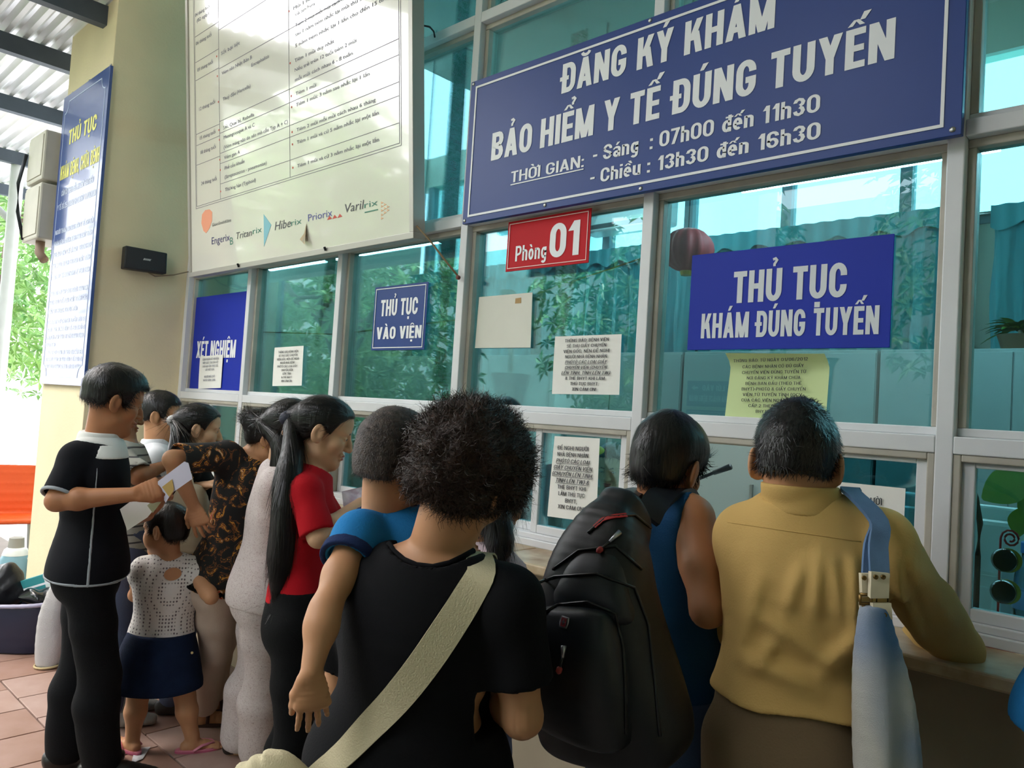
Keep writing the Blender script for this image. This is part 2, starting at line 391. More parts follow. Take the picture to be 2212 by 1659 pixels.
# ================================================================== materials used by the setting
ALU = mat('painted aluminium', '#dcdde0', .42, .0, var=.10, vscale=3, bump=.05, bscale=25)
ALUD = mat('warm grey aluminium', '#b9b3a6', .5, .0, var=.22, vscale=7, bump=.1, bscale=30)  # darker, warmer tone for the lower and side beads and the casings
GLASS = glass_mat('tinted teal glass', '#b2d7dd', .8)
WALLY = mat('yellow lime paint', '#e4d5b0', .85, var=.12, vscale=1.6, bump=.12, bscale=60)
WALLC = mat('counter front render', '#b3a48d', .8, var=.12, vscale=2.5, bump=.1, bscale=30)
STONE = mat('polished tan stone', '#c3b193', .35, var=.35, vscale=9, bump=.05, bscale=40, col2='#96774f')
WHITE = mat('white print', '#e9eaee', .5)
NAVY = mat('navy sign sheet', '#173a84', .42, var=.06, vscale=2, spec=.35)
BLUE = mat('royal blue vinyl', '#1f33a6', .5, var=.05, vscale=3, spec=.2)
RED = mat('red sign sheet', '#c21824', .55, var=.08, vscale=4, spec=.15)
PAPER = mat('paper', '#eceae4', .8, var=.05, vscale=8, bump=.08, bscale=18)
INK = mat('printing ink', '#2a2c33', .7)
STEEL = mat('steel', '#a9a9a6', .35, 1.0)
DARKM = mat('dark metal', '#2b2e33', .45, .6)

FL = .10   # floor level: the lens is 1.5 m above the tiles
# ================================================================== floor of clay tiles
fl = MB().box((-30, -14, -.2), (6, 0.0, FL-.012)).build('floor', mat('floor mortar', '#77706b', .9, var=.15, vscale=5)); tag(fl, kind='structure')
TILE = mat('terracotta tile', '#a58579', .5, var=.22, vscale=4, bump=.06, bscale=30, col2='#93705f')
TILE2 = mat('terracotta tile pale', '#b2988e', .5, var=.2, vscale=4, bump=.06, bscale=30, col2='#a08072')
tw = .30
tmesh = {}
rng = random.Random(3)
for mt in (TILE, TILE2):
    b = MB().box((0, 0, -.012), (tw-.008, tw-.008, 0)); o = b.build('tile', mt, None, bevel=.002); tmesh[mt.name] = o.data; bpy.data.objects.remove(o)
ty = -.09-tw; row = 0
while ty > -2.2:
    tx = -6.3+(tw/2 if row % 2 else 0)
    while tx < -1.6:
        p = CAM*0+V(tx+.15, ty+.15, FL)-CAM; dd = p@CF
        uu = IW/2+FPX*(p@CR)/dd; vv = IH/2-FPX*(p@CU)/dd
        if -160 < uu < 1150 and vv < 1860:
            o = bpy.data.objects.new('tile', tmesh[rng.choice((TILE, TILE, TILE2)).name]); COL.objects.link(o)
            o.location = (tx, ty, FL+rng.uniform(-.0015, .0)); o.parent = fl
        tx += tw
    ty -= tw; row += 1

# ================================================================== pillar (end wall), counter wall, ledge
pil = MB().box((-5.86, -.55, 0), (-5.02, .3, 4.9)).build('wall_left', WALLY, bevel=.004); tag(pil, kind='structure')
bw = MB().box((-5.86, -.565, 0), (-5.005, .0, .10)); 
cw = MB().box((-5.02, -.09, 0), (1.8, .16, 1.085)).build('wall_front', WALLC); tag(cw, kind='structure')
sk = MB().box((-5.02, -.105, FL), (1.8, -.09, FL+.07)).build('baseboard_front', mat('skirting tile', '#7b6b60', .4, var=.2, vscale=6)); tag(sk, kind='structure')
xs = [-5.015, -3.95, -2.9, -1.85, -.8, .25, 1.3]
for i in range(6):
    lb = MB().box((xs[i]+.002, -.25, 1.085), (xs[i+1]-.002, .0, 1.118)).build('stone_slab', STONE, cw, bevel=.006)

# ================================================================== aluminium window wall
win = empty('window_1', (-2.4, .03, 1.13), kind='structure')
MX = [-5.0, -4.175, -3.2625, -2.3625, -1.4535, -.532, .39, 1.3]
def member(a, b, mt=ALU, name='frame_bar', par=win, bev=.003): return MB().box(a, b).build(name, mt, par, bevel=bev)
hw = .0205
for x in MX: member((x-hw, 0, 1.13), (x+hw, .10, 4.6), name='mullion')
for i in range(len(MX)-1):
    a, b = MX[i]+hw, MX[i+1]-hw
    for z0, z1 in ((1.569, 1.613), (2.372, 2.416), (3.235, 3.28)):
        member((a, .0, z0), (b, .10, z1), name='transom')
        member((a, .030, z1), (b, .085, z1+.022), ALU, 'glazing_bead'); member((a, .030, z0-.022), (b, .085, z0), ALUD, 'glazing_bead')
    for z0, z1 in ((1.635, 2.35), (2.438, 3.213), (3.302, 4.5)):
        for s, x0 in ((1, a), (-1, b)): member((x0, .032, z0), (x0+s*.020, .085, z1), ALUD, 'glazing_bead')
        member((a+.012, .057, z0-.008), (b-.012, .063, z1+.008), GLASS, 'pane', bev=0)
# bottom sill rails
member((-5.0, -.006, 1.118), (1.3, .11, 1.145), name='sill_rail'); member((-5.0, .006, 1.145), (1.3, .10, 1.165), name='sill_rail')
def sash(x0, x1, z0=1.165, z1=1.569, y0=.02, y1=.05, fw=.031):
    e = empty('sash', ((x0+x1)/2, y0, z0), parent=win)
    for A, B in (((x0, z0), (x0+fw, z1)), ((x1-fw, z0), (x1, z1)), ((x0+fw, z0), (x1-fw, z0+fw)), ((x0+fw, z1-fw), (x1-fw, z1))):
        MB().box((A[0], y0, A[1]), (B[0], y1, B[1])).build('sash_frame', ALU, e, bevel=.003)
    MB().box((x0+fw-.004, y0+.012, z0+fw-.004), (x1-fw+.004, y0+.017, z1-fw+.004)).build('pane', GLASS, e)
    return e
def casing(i, fw=.018):
    a, b = MX[i]+hw, MX[i+1]-hw
    for A, B in (((a, 1.165), (a+fw, 1.569)), ((b-fw, 1.165), (b, 1.569)), ((a+fw, 1.569-fw), (b-fw, 1.569))):
        member((A[0], .004, A[1]), (B[0], .095, B[1]), ALUD, 'casing')
for i in range(len(MX)-1): casing(i)
sash(MX[0]+.04, -4.56, y0=.05, y1=.08); sash(-4.60, MX[1]-.04)
sash(MX[1]+.04, -3.70, y0=.05, y1=.08); sash(-3.74, MX[2]-.04)
sash(MX[2]+.04, -2.83, y0=.05, y1=.08)
sash(MX[3]+.04, -1.875, y0=.05, y1=.08); sash(-1.912, MX[4]-.04)
sash(-1.01, MX[5]-.04, y0=.05, y1=.08); sash(-.99, MX[5]-.036)
sash(MX[5]+.036, MX[6]-.04)

# ================================================================== roofs
ceil = MB().box((-5.2, -3.4, 4.55), (6, 4.2, 4.7)).build('ceiling', mat('ceiling paint', '#dcd8cc', .9, var=.06)); tag(ceil, kind='structure')
RUST = mat('painted purlin', '#4c5560', .6, .2, var=.2, vscale=5)
CORR = mat('corrugated metal', '#e6e8ea', .4, .35, var=.08, vscale=3)
roof = empty('canopy_roof', (-8, -1.5, 3.9), label='corrugated metal canopy roof over the yard beyond the pillar', cat='roof')
rv = []; rf = []
ny = 130
ys = np.linspace(-1.7, 1.8, ny)
for k, y in enumerate(ys):
    z = 3.90+.022*math.sin(k*math.pi/2+.6)+(.0)
    rv += [(-10.6, y, z), (-5.05, y, z+.12)]
for k in range(len(ys)-1): rf.append((2*k, 2*k+1, 2*k+3, 2*k+2))
mesh_np('roof_sheet', rv, rf, CORR, roof, smooth=False)
for i, x in enumerate((-5.22, -6.15, -7.38, -8.95, -10.4)):
    zc = 3.8+.12*(x+10.6)/5.55
    MB().box((x-.035, -1.7, zc-.05), (x+.035, 1.8, zc+.072)).build('purlin', RUST, roof)
pole = MB().tube([(-9.0, -.08, FL), (-9.0, -.08, 3.80)], .062, 14).build('steel_post', mat('white post paint', '#cfd2d4', .5, var=.1), None, smooth=True, angle=40)
tag(pole, 'pale round steel post holding up the corrugated canopy', 'post')
br = MB().tube([(-9.0, -.08, 3.2), (-9.75, -.45, 3.8)], .035, 8).build('brace', MATS['white post paint'], pole, smooth=True)

# ================================================================== room behind the glass
TEALW = mat('room wall paint', '#b9bfae', .85, var=.06, vscale=2)
rb = MB().box((-7.2, 3.6, 0), (3.0, 3.75, 3.05)).box((-7.2, 3.6, 4.2), (3.0, 3.75, 4.55)).build('wall_back', TEALW); tag(rb, kind='structure')
rl = MB().box((-7.2, .3, 0), (-7.05, 3.6, 4.55)).build('wall_side', TEALW); tag(rl, kind='structure')
rr = MB().box((3.0, -3.4, 0), (3.15, 3.75, 4.55)).build('wall_right', WALLY); tag(rr, kind='structure')
rfz = MB().box((-7.2, .0, -.2), (3.0, 3.75, -.01)).build('floor_room', mat('room floor', '#8d8f88', .5, var=.1)); tag(rfz, kind='structure')
w2 = empty('window_2', (-2, 3.6, 3.05), kind='structure')
BRONZE = mat('window bar', '#6f7f85', .5)
x = -6.95
k = 0
while x < 3.0:
    MB().box((x-.04, 3.60, 3.05), (x+.04, 3.70, 4.2)).build('mullion', BRONZE, w2)
    if x+.87 < 3.05: MB().box((x+.04, 3.645, 3.05), (x+.83, 3.65, 4.2)).build('pane', glass_mat('clear glass', '#d8f6f4', .6), w2)
    x += .87
MB().box((-7.05, 3.59, 3.05), (3.0, 3.70, 3.12)).build('sill_rail', BRONZE, w2)
# curtains, each its own
CURT = mat('teal curtain', '#3f8e95', .8, var=.25, vscale=2.5, stretch=(1, 1, .25), sheen=.3)
def curtain(x0, x1, z0, z1, y, label):
    n = 120; rows = 8; vs = []; fs = []
    ph = rng.uniform(0, 6)
    for r in range(rows+1):
        t = r/rows
        for i in range(n+1):
            xx = x0+(x1-x0)*i/n
            am = .025+.03*t
            vs.append((xx+.01*math.sin(9*t+i), y+am*math.sin(i*.55+ph+.6*math.sin(i*.13+t*2))+.012*math.sin(i*1.7), z1+(z0-z1)*t+(0.02*math.sin(i*.3) if r == 0 else 0)))
    for r in range(rows):
        for i in range(n): a = r*(n+1)+i; fs.append((a, a+1, a+n+2, a+n+1))
    o = mesh_np('curtain', vs, fs, CURT); tag(o, label, 'curtain')
    vm = MB()
    vs = []; fs = []
    for r in range(2):
        for i in range(n+1):
            xx = x0+(x1-x0)*i/n
            vs.append((xx, y-.07+.012*math.sin(i*.8), z1+.05-(.14+.025*math.sin(i*.35))*r))
    for i in range(n): fs.append((i, i+1, i+n+2, i+n+1))
    mesh_np('valance', vs, fs, CURT, o)
    return o
curtain(-6.9, -5.05, 2.02, 3.06, 3.42, 'teal curtain gathered behind the red room-number sign')
curtain(-4.95, -3.25, 2.02, 3.08, 3.42, 'teal pleated curtain under the clerestory beside the red lantern')
curtain(-3.2, -1.25, 2.02, 3.08, 3.42, 'wide teal curtain with scalloped valance behind the large blue sheet sign')
curtain(-1.15, .6, 2.02, 3.05, 3.42, 'teal curtain at the room corner beyond the end window')
for x0, x1 in ((-6.95, -5.0), (-4.98, .65)): tag(MB().tube([(x0, 3.42, 3.07), (x1, 3.42, 3.07)], .014, 8).tube([(x0+.05, 3.42, 3.07), (x0+.05, 3.60, 3.07)], .008, 6).tube([(x1-.05, 3.42, 3.07), (x1-.05, 3.60, 3.07)], .008, 6).build('curtain_rod', STEEL, None, smooth=True), 'steel curtain rod fixed to the back wall' if x0 < -6 else 'long steel curtain rod above the tall grey cabinets', 'curtain rod')
# grey cabinets
CAB = mat('grey cabinet steel', '#8f9a97', .45, var=.06, vscale=2)
CABD = mat('cabinet gap', '#4c5557', .6)
def cabinet(x0, x1, y0, y1, z1, label, doors=2):
    e = empty('steel_cabinet', ((x0+x1)/2, (y0+y1)/2, -.01), label=label, cat='cabinet', group='grey cabinets in the office')
    MB().box((x0, y0+.012, -.01), (x1, y1, z1)).build('body', CAB, e, bevel=.004)
    wd = (x1-x0)/doors
    for i in range(doors):
        d = MB().box((x0+i*wd+.004, y0, .06), (x0+(i+1)*wd-.004, y0+.014, z1-.02)).build('door', CAB, e, bevel=.002)
        MB().box((x0+i*wd+wd*(.85 if i % 2 == 0 else .12), y0-.02, z1*.52), (x0+i*wd+wd*(.85 if i % 2 == 0 else .12)+.018, y0, z1*.52+.12)).build('handle', STEEL, d)
    return e
cabinet(-6.9, -5.7, 2.75, 3.25, 2.12, 'tall grey steel cabinet at the far end of the office')
cabinet(-5.65, -4.22, 2.75, 3.25, 2.12, 'tall grey steel cabinet behind the leafy pot plant')
cabinet(-4.2, -2.95, 2.75, 3.25, 2.13, 'tall grey steel cabinet behind the white typed notice')
cabinet(-2.93, -1.6, 2.75, 3.25, 2.13, 'tall grey steel cabinet behind the pale green notice')
cabinet(-1.58, -.2, 2.75, 3.25, 2.13, 'tall grey steel cabinet with the dry plant on top')
cabinet(-.15, 1.4, 2.75, 3.25, 2.10, 'tall grey steel cabinet at the near end of the office')
# fluorescent lamps
TUBE = emis('lit tube', '#f4fdff', 45.0)
def lamp(c, ln, label, ax=0, L=TUBE):
    e = empty('fluorescent_lamp', c, label=label, cat='lamp', group='ceiling tube lamps')
    a = V(*c); d = V(ln/2, 0, 0) if ax == 0 else V(0, ln/2, 0)
    MB().box(a-d-V(.03, .03, -.03), a+d+V(.03, .03, .09)).build('housing', mat('lamp housing', '#c9cfcd', .5), e)
    MB().tube([a-d*.97+V(0, 0, 0), a+d*.97], .019, 12).build('tube', L, e, smooth=True)
    if c[2] < 4.2:
        for s in (-.6, .6): MB().tube([a+d*s+V(0, 0, .08), V(a[0]+d[0]*s, a[1]+d[1]*s, 4.55)], .006, 6).build('hanger', DARKM, e)
    return e
lamp((-1.35, 1.6, 2.872), 1.22, 'lit tube lamp above the large blue sheet sign')
lamp((-.06, 1.6, 2.885), 1.22, 'lit tube lamp hung beyond the end window')
lamp((-4.95, 1.6, 2.868), 1.2, 'lit tube lamp hung over the small blue admission sign')
lamp((-6.3, 1.6, 2.862), 1.2, 'lit tube lamp behind the tilted vaccination board')
lamp((-3.1, 2.3, 3.4), 1.2, 'tube lamp added in the middle of the office to brighten it')  # extra lamp, added for more light in the office
# light-grey panel reflected / seen high in the room: air conditioner
ac = empty('air_conditioner', (-4.0, 3.4, 3.42), label='white wall air conditioner above the curtains', cat='air conditioner')
MB().box((-4.45, 3.33, 3.3), (-3.55, 3.58, 3.58)).build('body', mat('white plastic', '#f1f3f2', .35), ac, bevel=.03)
MB().box((-4.38, 3.325, 3.32), (-3.62, 3.335, 3.36)).build('vent', CABD, ac)
# low desk inside along the glass
dk = MB().box((-5.0, .17, 1.02), (1.7, .75, 1.06)).build('service_desk', mat('desk laminate', '#9aa9a6', .4, var=.08), None, bevel=.004)
tag(dk, 'long grey service desk running inside the windows', 'desk')
for x in (-4.9, -3.3, -1.7, .0, 1.6): MB().box((x-.02, .22, -.01), (x+.02, .70, 1.02)).build('panel_leg', MATS['desk laminate'], dk)
# ================================================================== signs
def wallplane(y): return Plane((0, y, 0), (1, 0, 0), (0, 0, 1))
def signbox(name, pl, a0, a1, b0, b1, th, mt, label, cat='sign', group=None, bevel=.0015):
    e = empty(name, pl.p((a0+a1)/2, b0, 0), label=label, cat=cat, group=group)
    MB().slab(pl, a0, a1, b0, b1, -th, 0).build('sheet', mt, e, bevel=bevel)
    return e
# --- big navy sign
P = wallplane(-.055)
big = signbox('counter_sign', P, -2.315, -.508, 2.36, 2.951, .022, NAVY, 'large navy sign in white capitals with opening hours above the counter')
frame_line(P, -2.285, -.548, 2.385, 2.925, .0085, WHITE, big)
btext_px('ĐĂNG KÝ KHÁM', P, (1211, 203), (1673, 61), (1217, 139), WHITE, big)
btext_px('BẢO HIỂM Y TẾ ĐÚNG TUYẾN', P, (1061, 346), (1932, 129), (1063.5, 287), WHITE, big)
btext_px('THỜI GIAN:', P, (1104, 391), (1261, 365), (1106, 367), WHITE, big, t=.15, under=True)
btext_px('- Sáng  : 07h00 đến 11h30', P, (1281, 347), (1771, 245), (1281, 316), WHITE, big, t=.17)
btext_px('- Chiều : 13h30 đến 16h30', P, (1275, 395), (1772, 303), (1275, 366), WHITE, big, t=.17)
bolt = None
for a, b in ((-2.302, 2.373), (-2.302, 2.94), (-1.45, 2.372), (-1.87, 2.376), (-.528, 2.375), (-1.45, 2.941), (-.53, 2.94)):
    MB().lathe(P.p(a, b, -.001), [(.008, 0), (.007, .003), (.003, .0045)], 10, P.n).build('bolt', STEEL, big, smooth=True)
# --- room number sign
P = wallplane(-.006)
rs = signbox('room_sign', P, -2.100, -1.690, 2.155, 2.353, .004, RED, 'red sign with the room number hung on the window')
frame_line(P, -2.09, -1.70, 2.165, 2.343, .003, mat('pink line', '#f0c8c0', .5), rs)
btext_px('Phòng', P, (1113, 566), (1180, 556), (1115, 533), WHITE, rs, t=.165, gap=.10)
btext_px('01', P, (1186, 558), (1250, 550), (1189, 485), WHITE, rs)
# --- blue sheet sign
P = wallplane(.05)
ds = signbox('window_sign', P, *P.px(1490, 650)[:1], P.px(1927, 630)[0], (P.px(1485, 757)[1]+P.px(1922, 750)[1])/2, (P.px(1494, 550)[1]+P.px(1931, 507)[1])/2, .002, BLUE, 'bright blue sheet sign on the window above the pale green notice')
LG = mat('grey white print', '#d4d8de', .55)
btext_px('THỦ TỤC', P, (1583, 654), (1828, 643), (1577, 587), LG, ds)
btext_px('KHÁM ĐÚNG TUYẾN', P, (1514, 731), (1898, 722), (1515, 678), LG, ds)
# --- admission sign
vs_ = signbox('window_sign', P, P.px(806, 690)[0], P.px(921, 680)[0], P.px(860, 756)[1], (P.px(806, 622)[1]+P.px(924, 608)[1])/2, .002, NAVY, 'small navy sign with white border stuck on the window over the red-shirted woman')
a0, a1 = P.px(806, 690)[0], P.px(921, 680)[0]; b0 = P.px(860, 756)[1]; b1 = (P.px(806, 622)[1]+P.px(924, 608)[1])/2
frame_line(P, a0+.012, a1-.012, b0+.010, b1-.010, .004, WHITE, vs_)
btext_px('THỦ TỤC', P, (822, 683), (902, 679), (822, 648), WHITE, vs_)
btext_px('VÀO VIỆN', P, (813, 734), (910, 729), (814, 708), WHITE, vs_)
# --- laboratory sign
a0, a1 = P.px(404, 740)[0], P.px(526, 740)[0]; b0 = P.px(460, 845)[1]; b1 = P.px(470, 637)[1]
xn = signbox('window_sign', P, a0, a1, b0, b1, .002, BLUE, 'plain blue sheet sign with a torn notice, next to the yellow pillar')
btext_px('XÉT NGHIỆM', P, (424, 773), (508, 773), (427, 737), WHITE, xn)

# --- notices (typed sheets)
def notice(pl, c4, lines, label, mt=PAPER, m=.04, tw=.86, curl=0.0, ink=INK, group=None, cap=.60, name='notice', h0=.0, span=(.93, .05), shear_lines=(), under_lines=()):
    """sheet from corner pixels TL TR BR BL"""
    q = [pl.px(*c) for c in c4]
    e = empty(name, pl.p(*((q[2]+q[3])/2), .002), label=label, cat='notice', group=group)
    n = 10; vs = []; fs = []
    for j in range(n+1):
        for i in range(n+1):
            s, t = i/n, j/n
            ab = (q[3]*(1-s)+q[2]*s)*(1-t)+(q[0]*(1-s)+q[1]*s)*t
            hh = .002+h0+curl*max(0, t-.75)**2*3+.0012*math.sin(5*s+3*t)+curl*.15*max(0, s-.85)
            vs.append(pl.p(*ab, hh))
    for j in range(n):
        for i in range(n): a = j*(n+1)+i; fs.append((a, a+1, a+n+2, a+n+1))
    mesh_np('sheet', vs, fs, mt, e)
    ul = unit(q[1]-q[0]+q[2]-q[3]); wd = (np.linalg.norm(q[1]-q[0])+np.linalg.norm(q[2]-q[3]))/2; ht = (np.linalg.norm(q[0]-q[3])+np.linalg.norm(q[1]-q[2]))/2
    O = (q[3]+q[2])/2; vl = V(-ul[1], ul[0])
    pp = Plane(pl.p(*O, .0045+h0+curl*.02), pl.u*ul[0]+pl.v*ul[1], pl.u*vl[0]+pl.v*vl[1])
    step = ht*(span[0]-span[1])/len(lines)
    for k, ln in enumerate(lines):
        if not ln: continue
        wl = wd*tw*min(1.0, max(.15, len(ln)/max(len(x) for x in lines)))
        btext(ln, pp, -wl/2, wl/2, ht*span[0]-step*(k+.8), step*cap, ink, e, h=.0012+curl*max(0, (span[0]-step*(k+.3)/ht)-.75)**2*3.6, t=.14, gap=.1, shear=.2 if k in shear_lines else 0, under=k in under_lines)
    return e
PG = wallplane(.052)
n1 = ['THÔNG BÁO: BỆNH VIỆN', 'SẼ THU GIẤY CHUYỂN', 'VIỆN GỐC, NÊN ĐỀ NGHỊ', 'NGƯỜI NHÀ BỆNH NHÂN', 'PHÔTÔ CÁC LOẠI GIẤY', 'CHUYỂN VIỆN (CHUYỂN', 'LÊN TỈNH, TỈNH LÊN TW)', '& THẺ BHYT KHI LÀM', 'THỦ TỤC BHYT.', 'XIN CẢM ƠN!']
notice(PG, [(1200, 727), (1344, 722), (1338, 853), (1193, 851)], n1, 'white typed notice beside the blank white sheet, under the red room sign', span=(.965, .04), tw=.72, under_lines=(4, 5, 6), shear_lines=(4, 5, 6))
n2 = ['ĐỀ NGHỊ NGƯỜI', 'NHÀ BỆNH NHÂN', 'PHÔTÔ CÁC LOẠI', 'GIẤY CHUYỂN VIỆN', '(CHUYỂN LÊN TỈNH,', 'TỈNH LÊN TW) &', 'THẺ BHYT KHI', 'LÀM THỦ TỤC', 'BHYT,', 'XIN CẢM ƠN!']
PS = wallplane(.018)
notice(PS, [(1199, 942), (1297, 947), (1288, 1129), (1183, 1115)], n2, 'tall white typed notice on the sliding sash above the counter ledge', span=(.90, .10), tw=.86, under_lines=(2, 3, 4, 5), shear_lines=(2, 3, 4, 5), cap=.62)
GREENP = mat('pale green paper', '#cfe0a4', .75, var=.05, vscale=6)
n3 = ['THÔNG BÁO: TỪ NGÀY 01/06/2012', 'CÁC BỆNH NHÂN CÓ ĐỦ GIẤY', 'CHUYỂN VIỆN ĐÚNG TUYẾN TỪ', 'NƠI ĐĂNG KÝ KHÁM CHỮA', 'BỆNH BAN ĐẦU (THEO THẺ', 'BHYT)-PHOTO & GIẤY CHUYỂN', 'VIỆN TỪ TUYẾN TỈNH (GCV-', 'CỦA CÁC VIỆN NGÀNH, BVIỆN', 'CẤP 2 THEO QUY ĐỊNH', 'BHYT MỚI ĐƯỢC']
notice(PG, [(1583, 766), (1797, 768), (1786, 902), (1566, 905)], n3, 'pale green typed notice with a curling top edge', GREENP, curl=.25, span=(.95, .06), tw=.74, cap=.55)
n4 = ['ĐỀ NGHỊ NGƯỜI', 'NHÀ BỆNH NHÂN', 'PHÔTÔ CÁC LOẠI', 'GIẤY CHUYỂN VIỆN', 'XIN CẢM ƠN!']
notice(PS, [(1762, 1036), (1957, 1055), (1950, 1200), (1752, 1180)], n4, 'white typed notice half hidden behind the tan-shirted man', span=(.84, .04), tw=.72, cap=.62)
n5 = ['THÔNG BÁO BỆNH VIỆN', 'SẼ THU GIẤY CHUYỂN', 'VIỆN GỐC, NÊN ĐỀ NGHỊ', 'NGƯỜI NHÀ BỆNH', 'PHÔTÔ CÁC LOẠI GIẤY', 'CHUYỂN VIỆN', 'LÊN TỈNH', '& THẺ BHYT', 'XIN CẢM ƠN']
notice(PG, [(594, 751), (657, 747), (652, 833), (589, 834)], n5, 'crinkled white notice on the window left of the small navy sign', span=(.92, .08), tw=.75)
notice(wallplane(.045), [(433, 770), (483, 766), (477, 838), (429, 840)], ['BỆNH NHÂN XÉT NGHIỆM', 'NỘP GIẤY TẠI CỬA SỐ', 'CHỜ GỌI TÊN THEO SỐ', 'LẤY KẾT QUẢ', '', 'NGƯỜI NHÀ CHỜ', 'NGOÀI HÀNH LANG'], 'torn white notice pasted over the plain blue sheet sign', span=(.95, .2), tw=.7, ink=mat('faded ink', '#7a7c88', .8))
# blank white sheet
bl = empty('blank_sheet', PG.p(*PG.px(1090, 750), 0), label='blank cream sheet with a scrap of brown tape on the window', cat='sheet')
q = [PG.px(*c) for c in ((1036, 642), (1151, 632), (1147, 751), (1027, 752))]
MB().prism(PG, q, .001, .003).build('sheet', mat('cream card', '#d9d8cc', .7, var=.05), bl)
q = [PG.px(*c) for c in ((1115, 645), (1127, 643), (1127, 655), (1114, 656))]
MB().prism(PG, q, .0032, .004).build('tape', mat('brown tape', '#a8844c', .6), bl)

# ================================================================== tilted vaccination board
bt = unit((0, -.093, 1.0))
PB = Plane((-4.70, -.112, 2.328), (1, 0, 0), bt)
CREAM = mat('board enamel', '#e2dfd4', .2, var=.04, vscale=2, coat=1.0, spec=.8)
bd = empty('vaccination_board', PB.O, label='big cream vaccination timetable board leaning out from the window wall', cat='board')
BW = 2.145; BH = 1.95
MB().slab(PB, .0, BW, .0, BH, -.05, 0).build('panel', CREAM, bd, bevel=.002)
for a0, a1, b0, b1 in ((-.012, BW+.012, -.012, .016), (-.012, .016, .016, BH), (BW-.016, BW+.012, .016, BH), (-.012, BW+.012, BH-.016, BH+.012)):
    MB().slab(PB, a0, a1, b0, b1, -.055, .010).build('edge_trim', mat('board trim', '#b8b4ae', .4, .3), bd, bevel=.002)
def bp(cx, cy): return PB.px(380+.3737*cx, .3737*cy)
LINE = mat('thin grey violet ink', '#6d6578', .6); TXT = mat('violet grey ink', '#4f4b66', .6); REDINK = mat('red ink', '#c84a3a', .6)
L0 = bp(122, 1198); Rb = bp(1293, 822); aL, aR, bB = L0[0], Rb[0], (L0[1]+Rb[1])/2
c1 = bp(258, 1145)[0]; c2 = bp(660, 1005)[0]
lm = MB()
def hl(a0, a1, b, w=.0022): lm.slab(PB, a0, a1, b-w/2, b+w/2, .0004, .0012)
def vl(a, b0, b1, w=.0022): lm.slab(PB, a-w/2, a+w/2, b0, b1, .0004, .0012)
for o_ in (0, .012): hl(aL-o_, aR+o_, bB-o_); vl(aL-o_, bB-o_, BH-.05); vl(aR+o_, bB-o_, BH-.05)
vl(c1, bB, BH-.05); vl(c2, bB, BH-.05)
r3 = [bp(1285, y)[1] for y in (225, 318, 475, 555, 712)]
for b in r3: hl(c2, aR, b)
r2 = [(bp(255, 712)[1]+bp(650, 515)[1])/2, (bp(258, 778)[1]+bp(650, 585)[1])/2, bp(262, 885)[1], bp(262, 945)[1], bp(262, 1060)[1]]
for b in (r3[0], r3[1], r3[2], r3[3], r3[4]): hl(c1, c2, b)
r1 = [bp(95, 225)[1], bp(105, 368)[1], bp(110, 470)[1], bp(125, 775)[1], bp(130, 838)[1], bp(135, 950)[1]]
for b in r1: hl(aL, c1, b)
for b in (r3[0]+.30, r3[0]+.52, r3[0]+.75): hl(c1, aR, b)
lm.build('table_rules', LINE, bd)
def bt_(body, x0, y0, x1, y1, cap=22, mt=TXT, dot=False, **k):
    A, B = bp(x0, y0), bp(x1, y1); b = (A[1]+B[1])/2; cp = abs(bp(x0, y0-cap)[1]-A[1])
    text(body, PB, A[0], B[0], b, cp, mt, bd, h=.0012, res=2, **k)
    if dot:
        D_ = bp(x0-26, y0+4); MB().lathe(PB.p(D_[0], b+cp*.45, .0004), [(.006, 0), (.005, .001)], 8, PB.n).build('bullet', REDINK, bd)
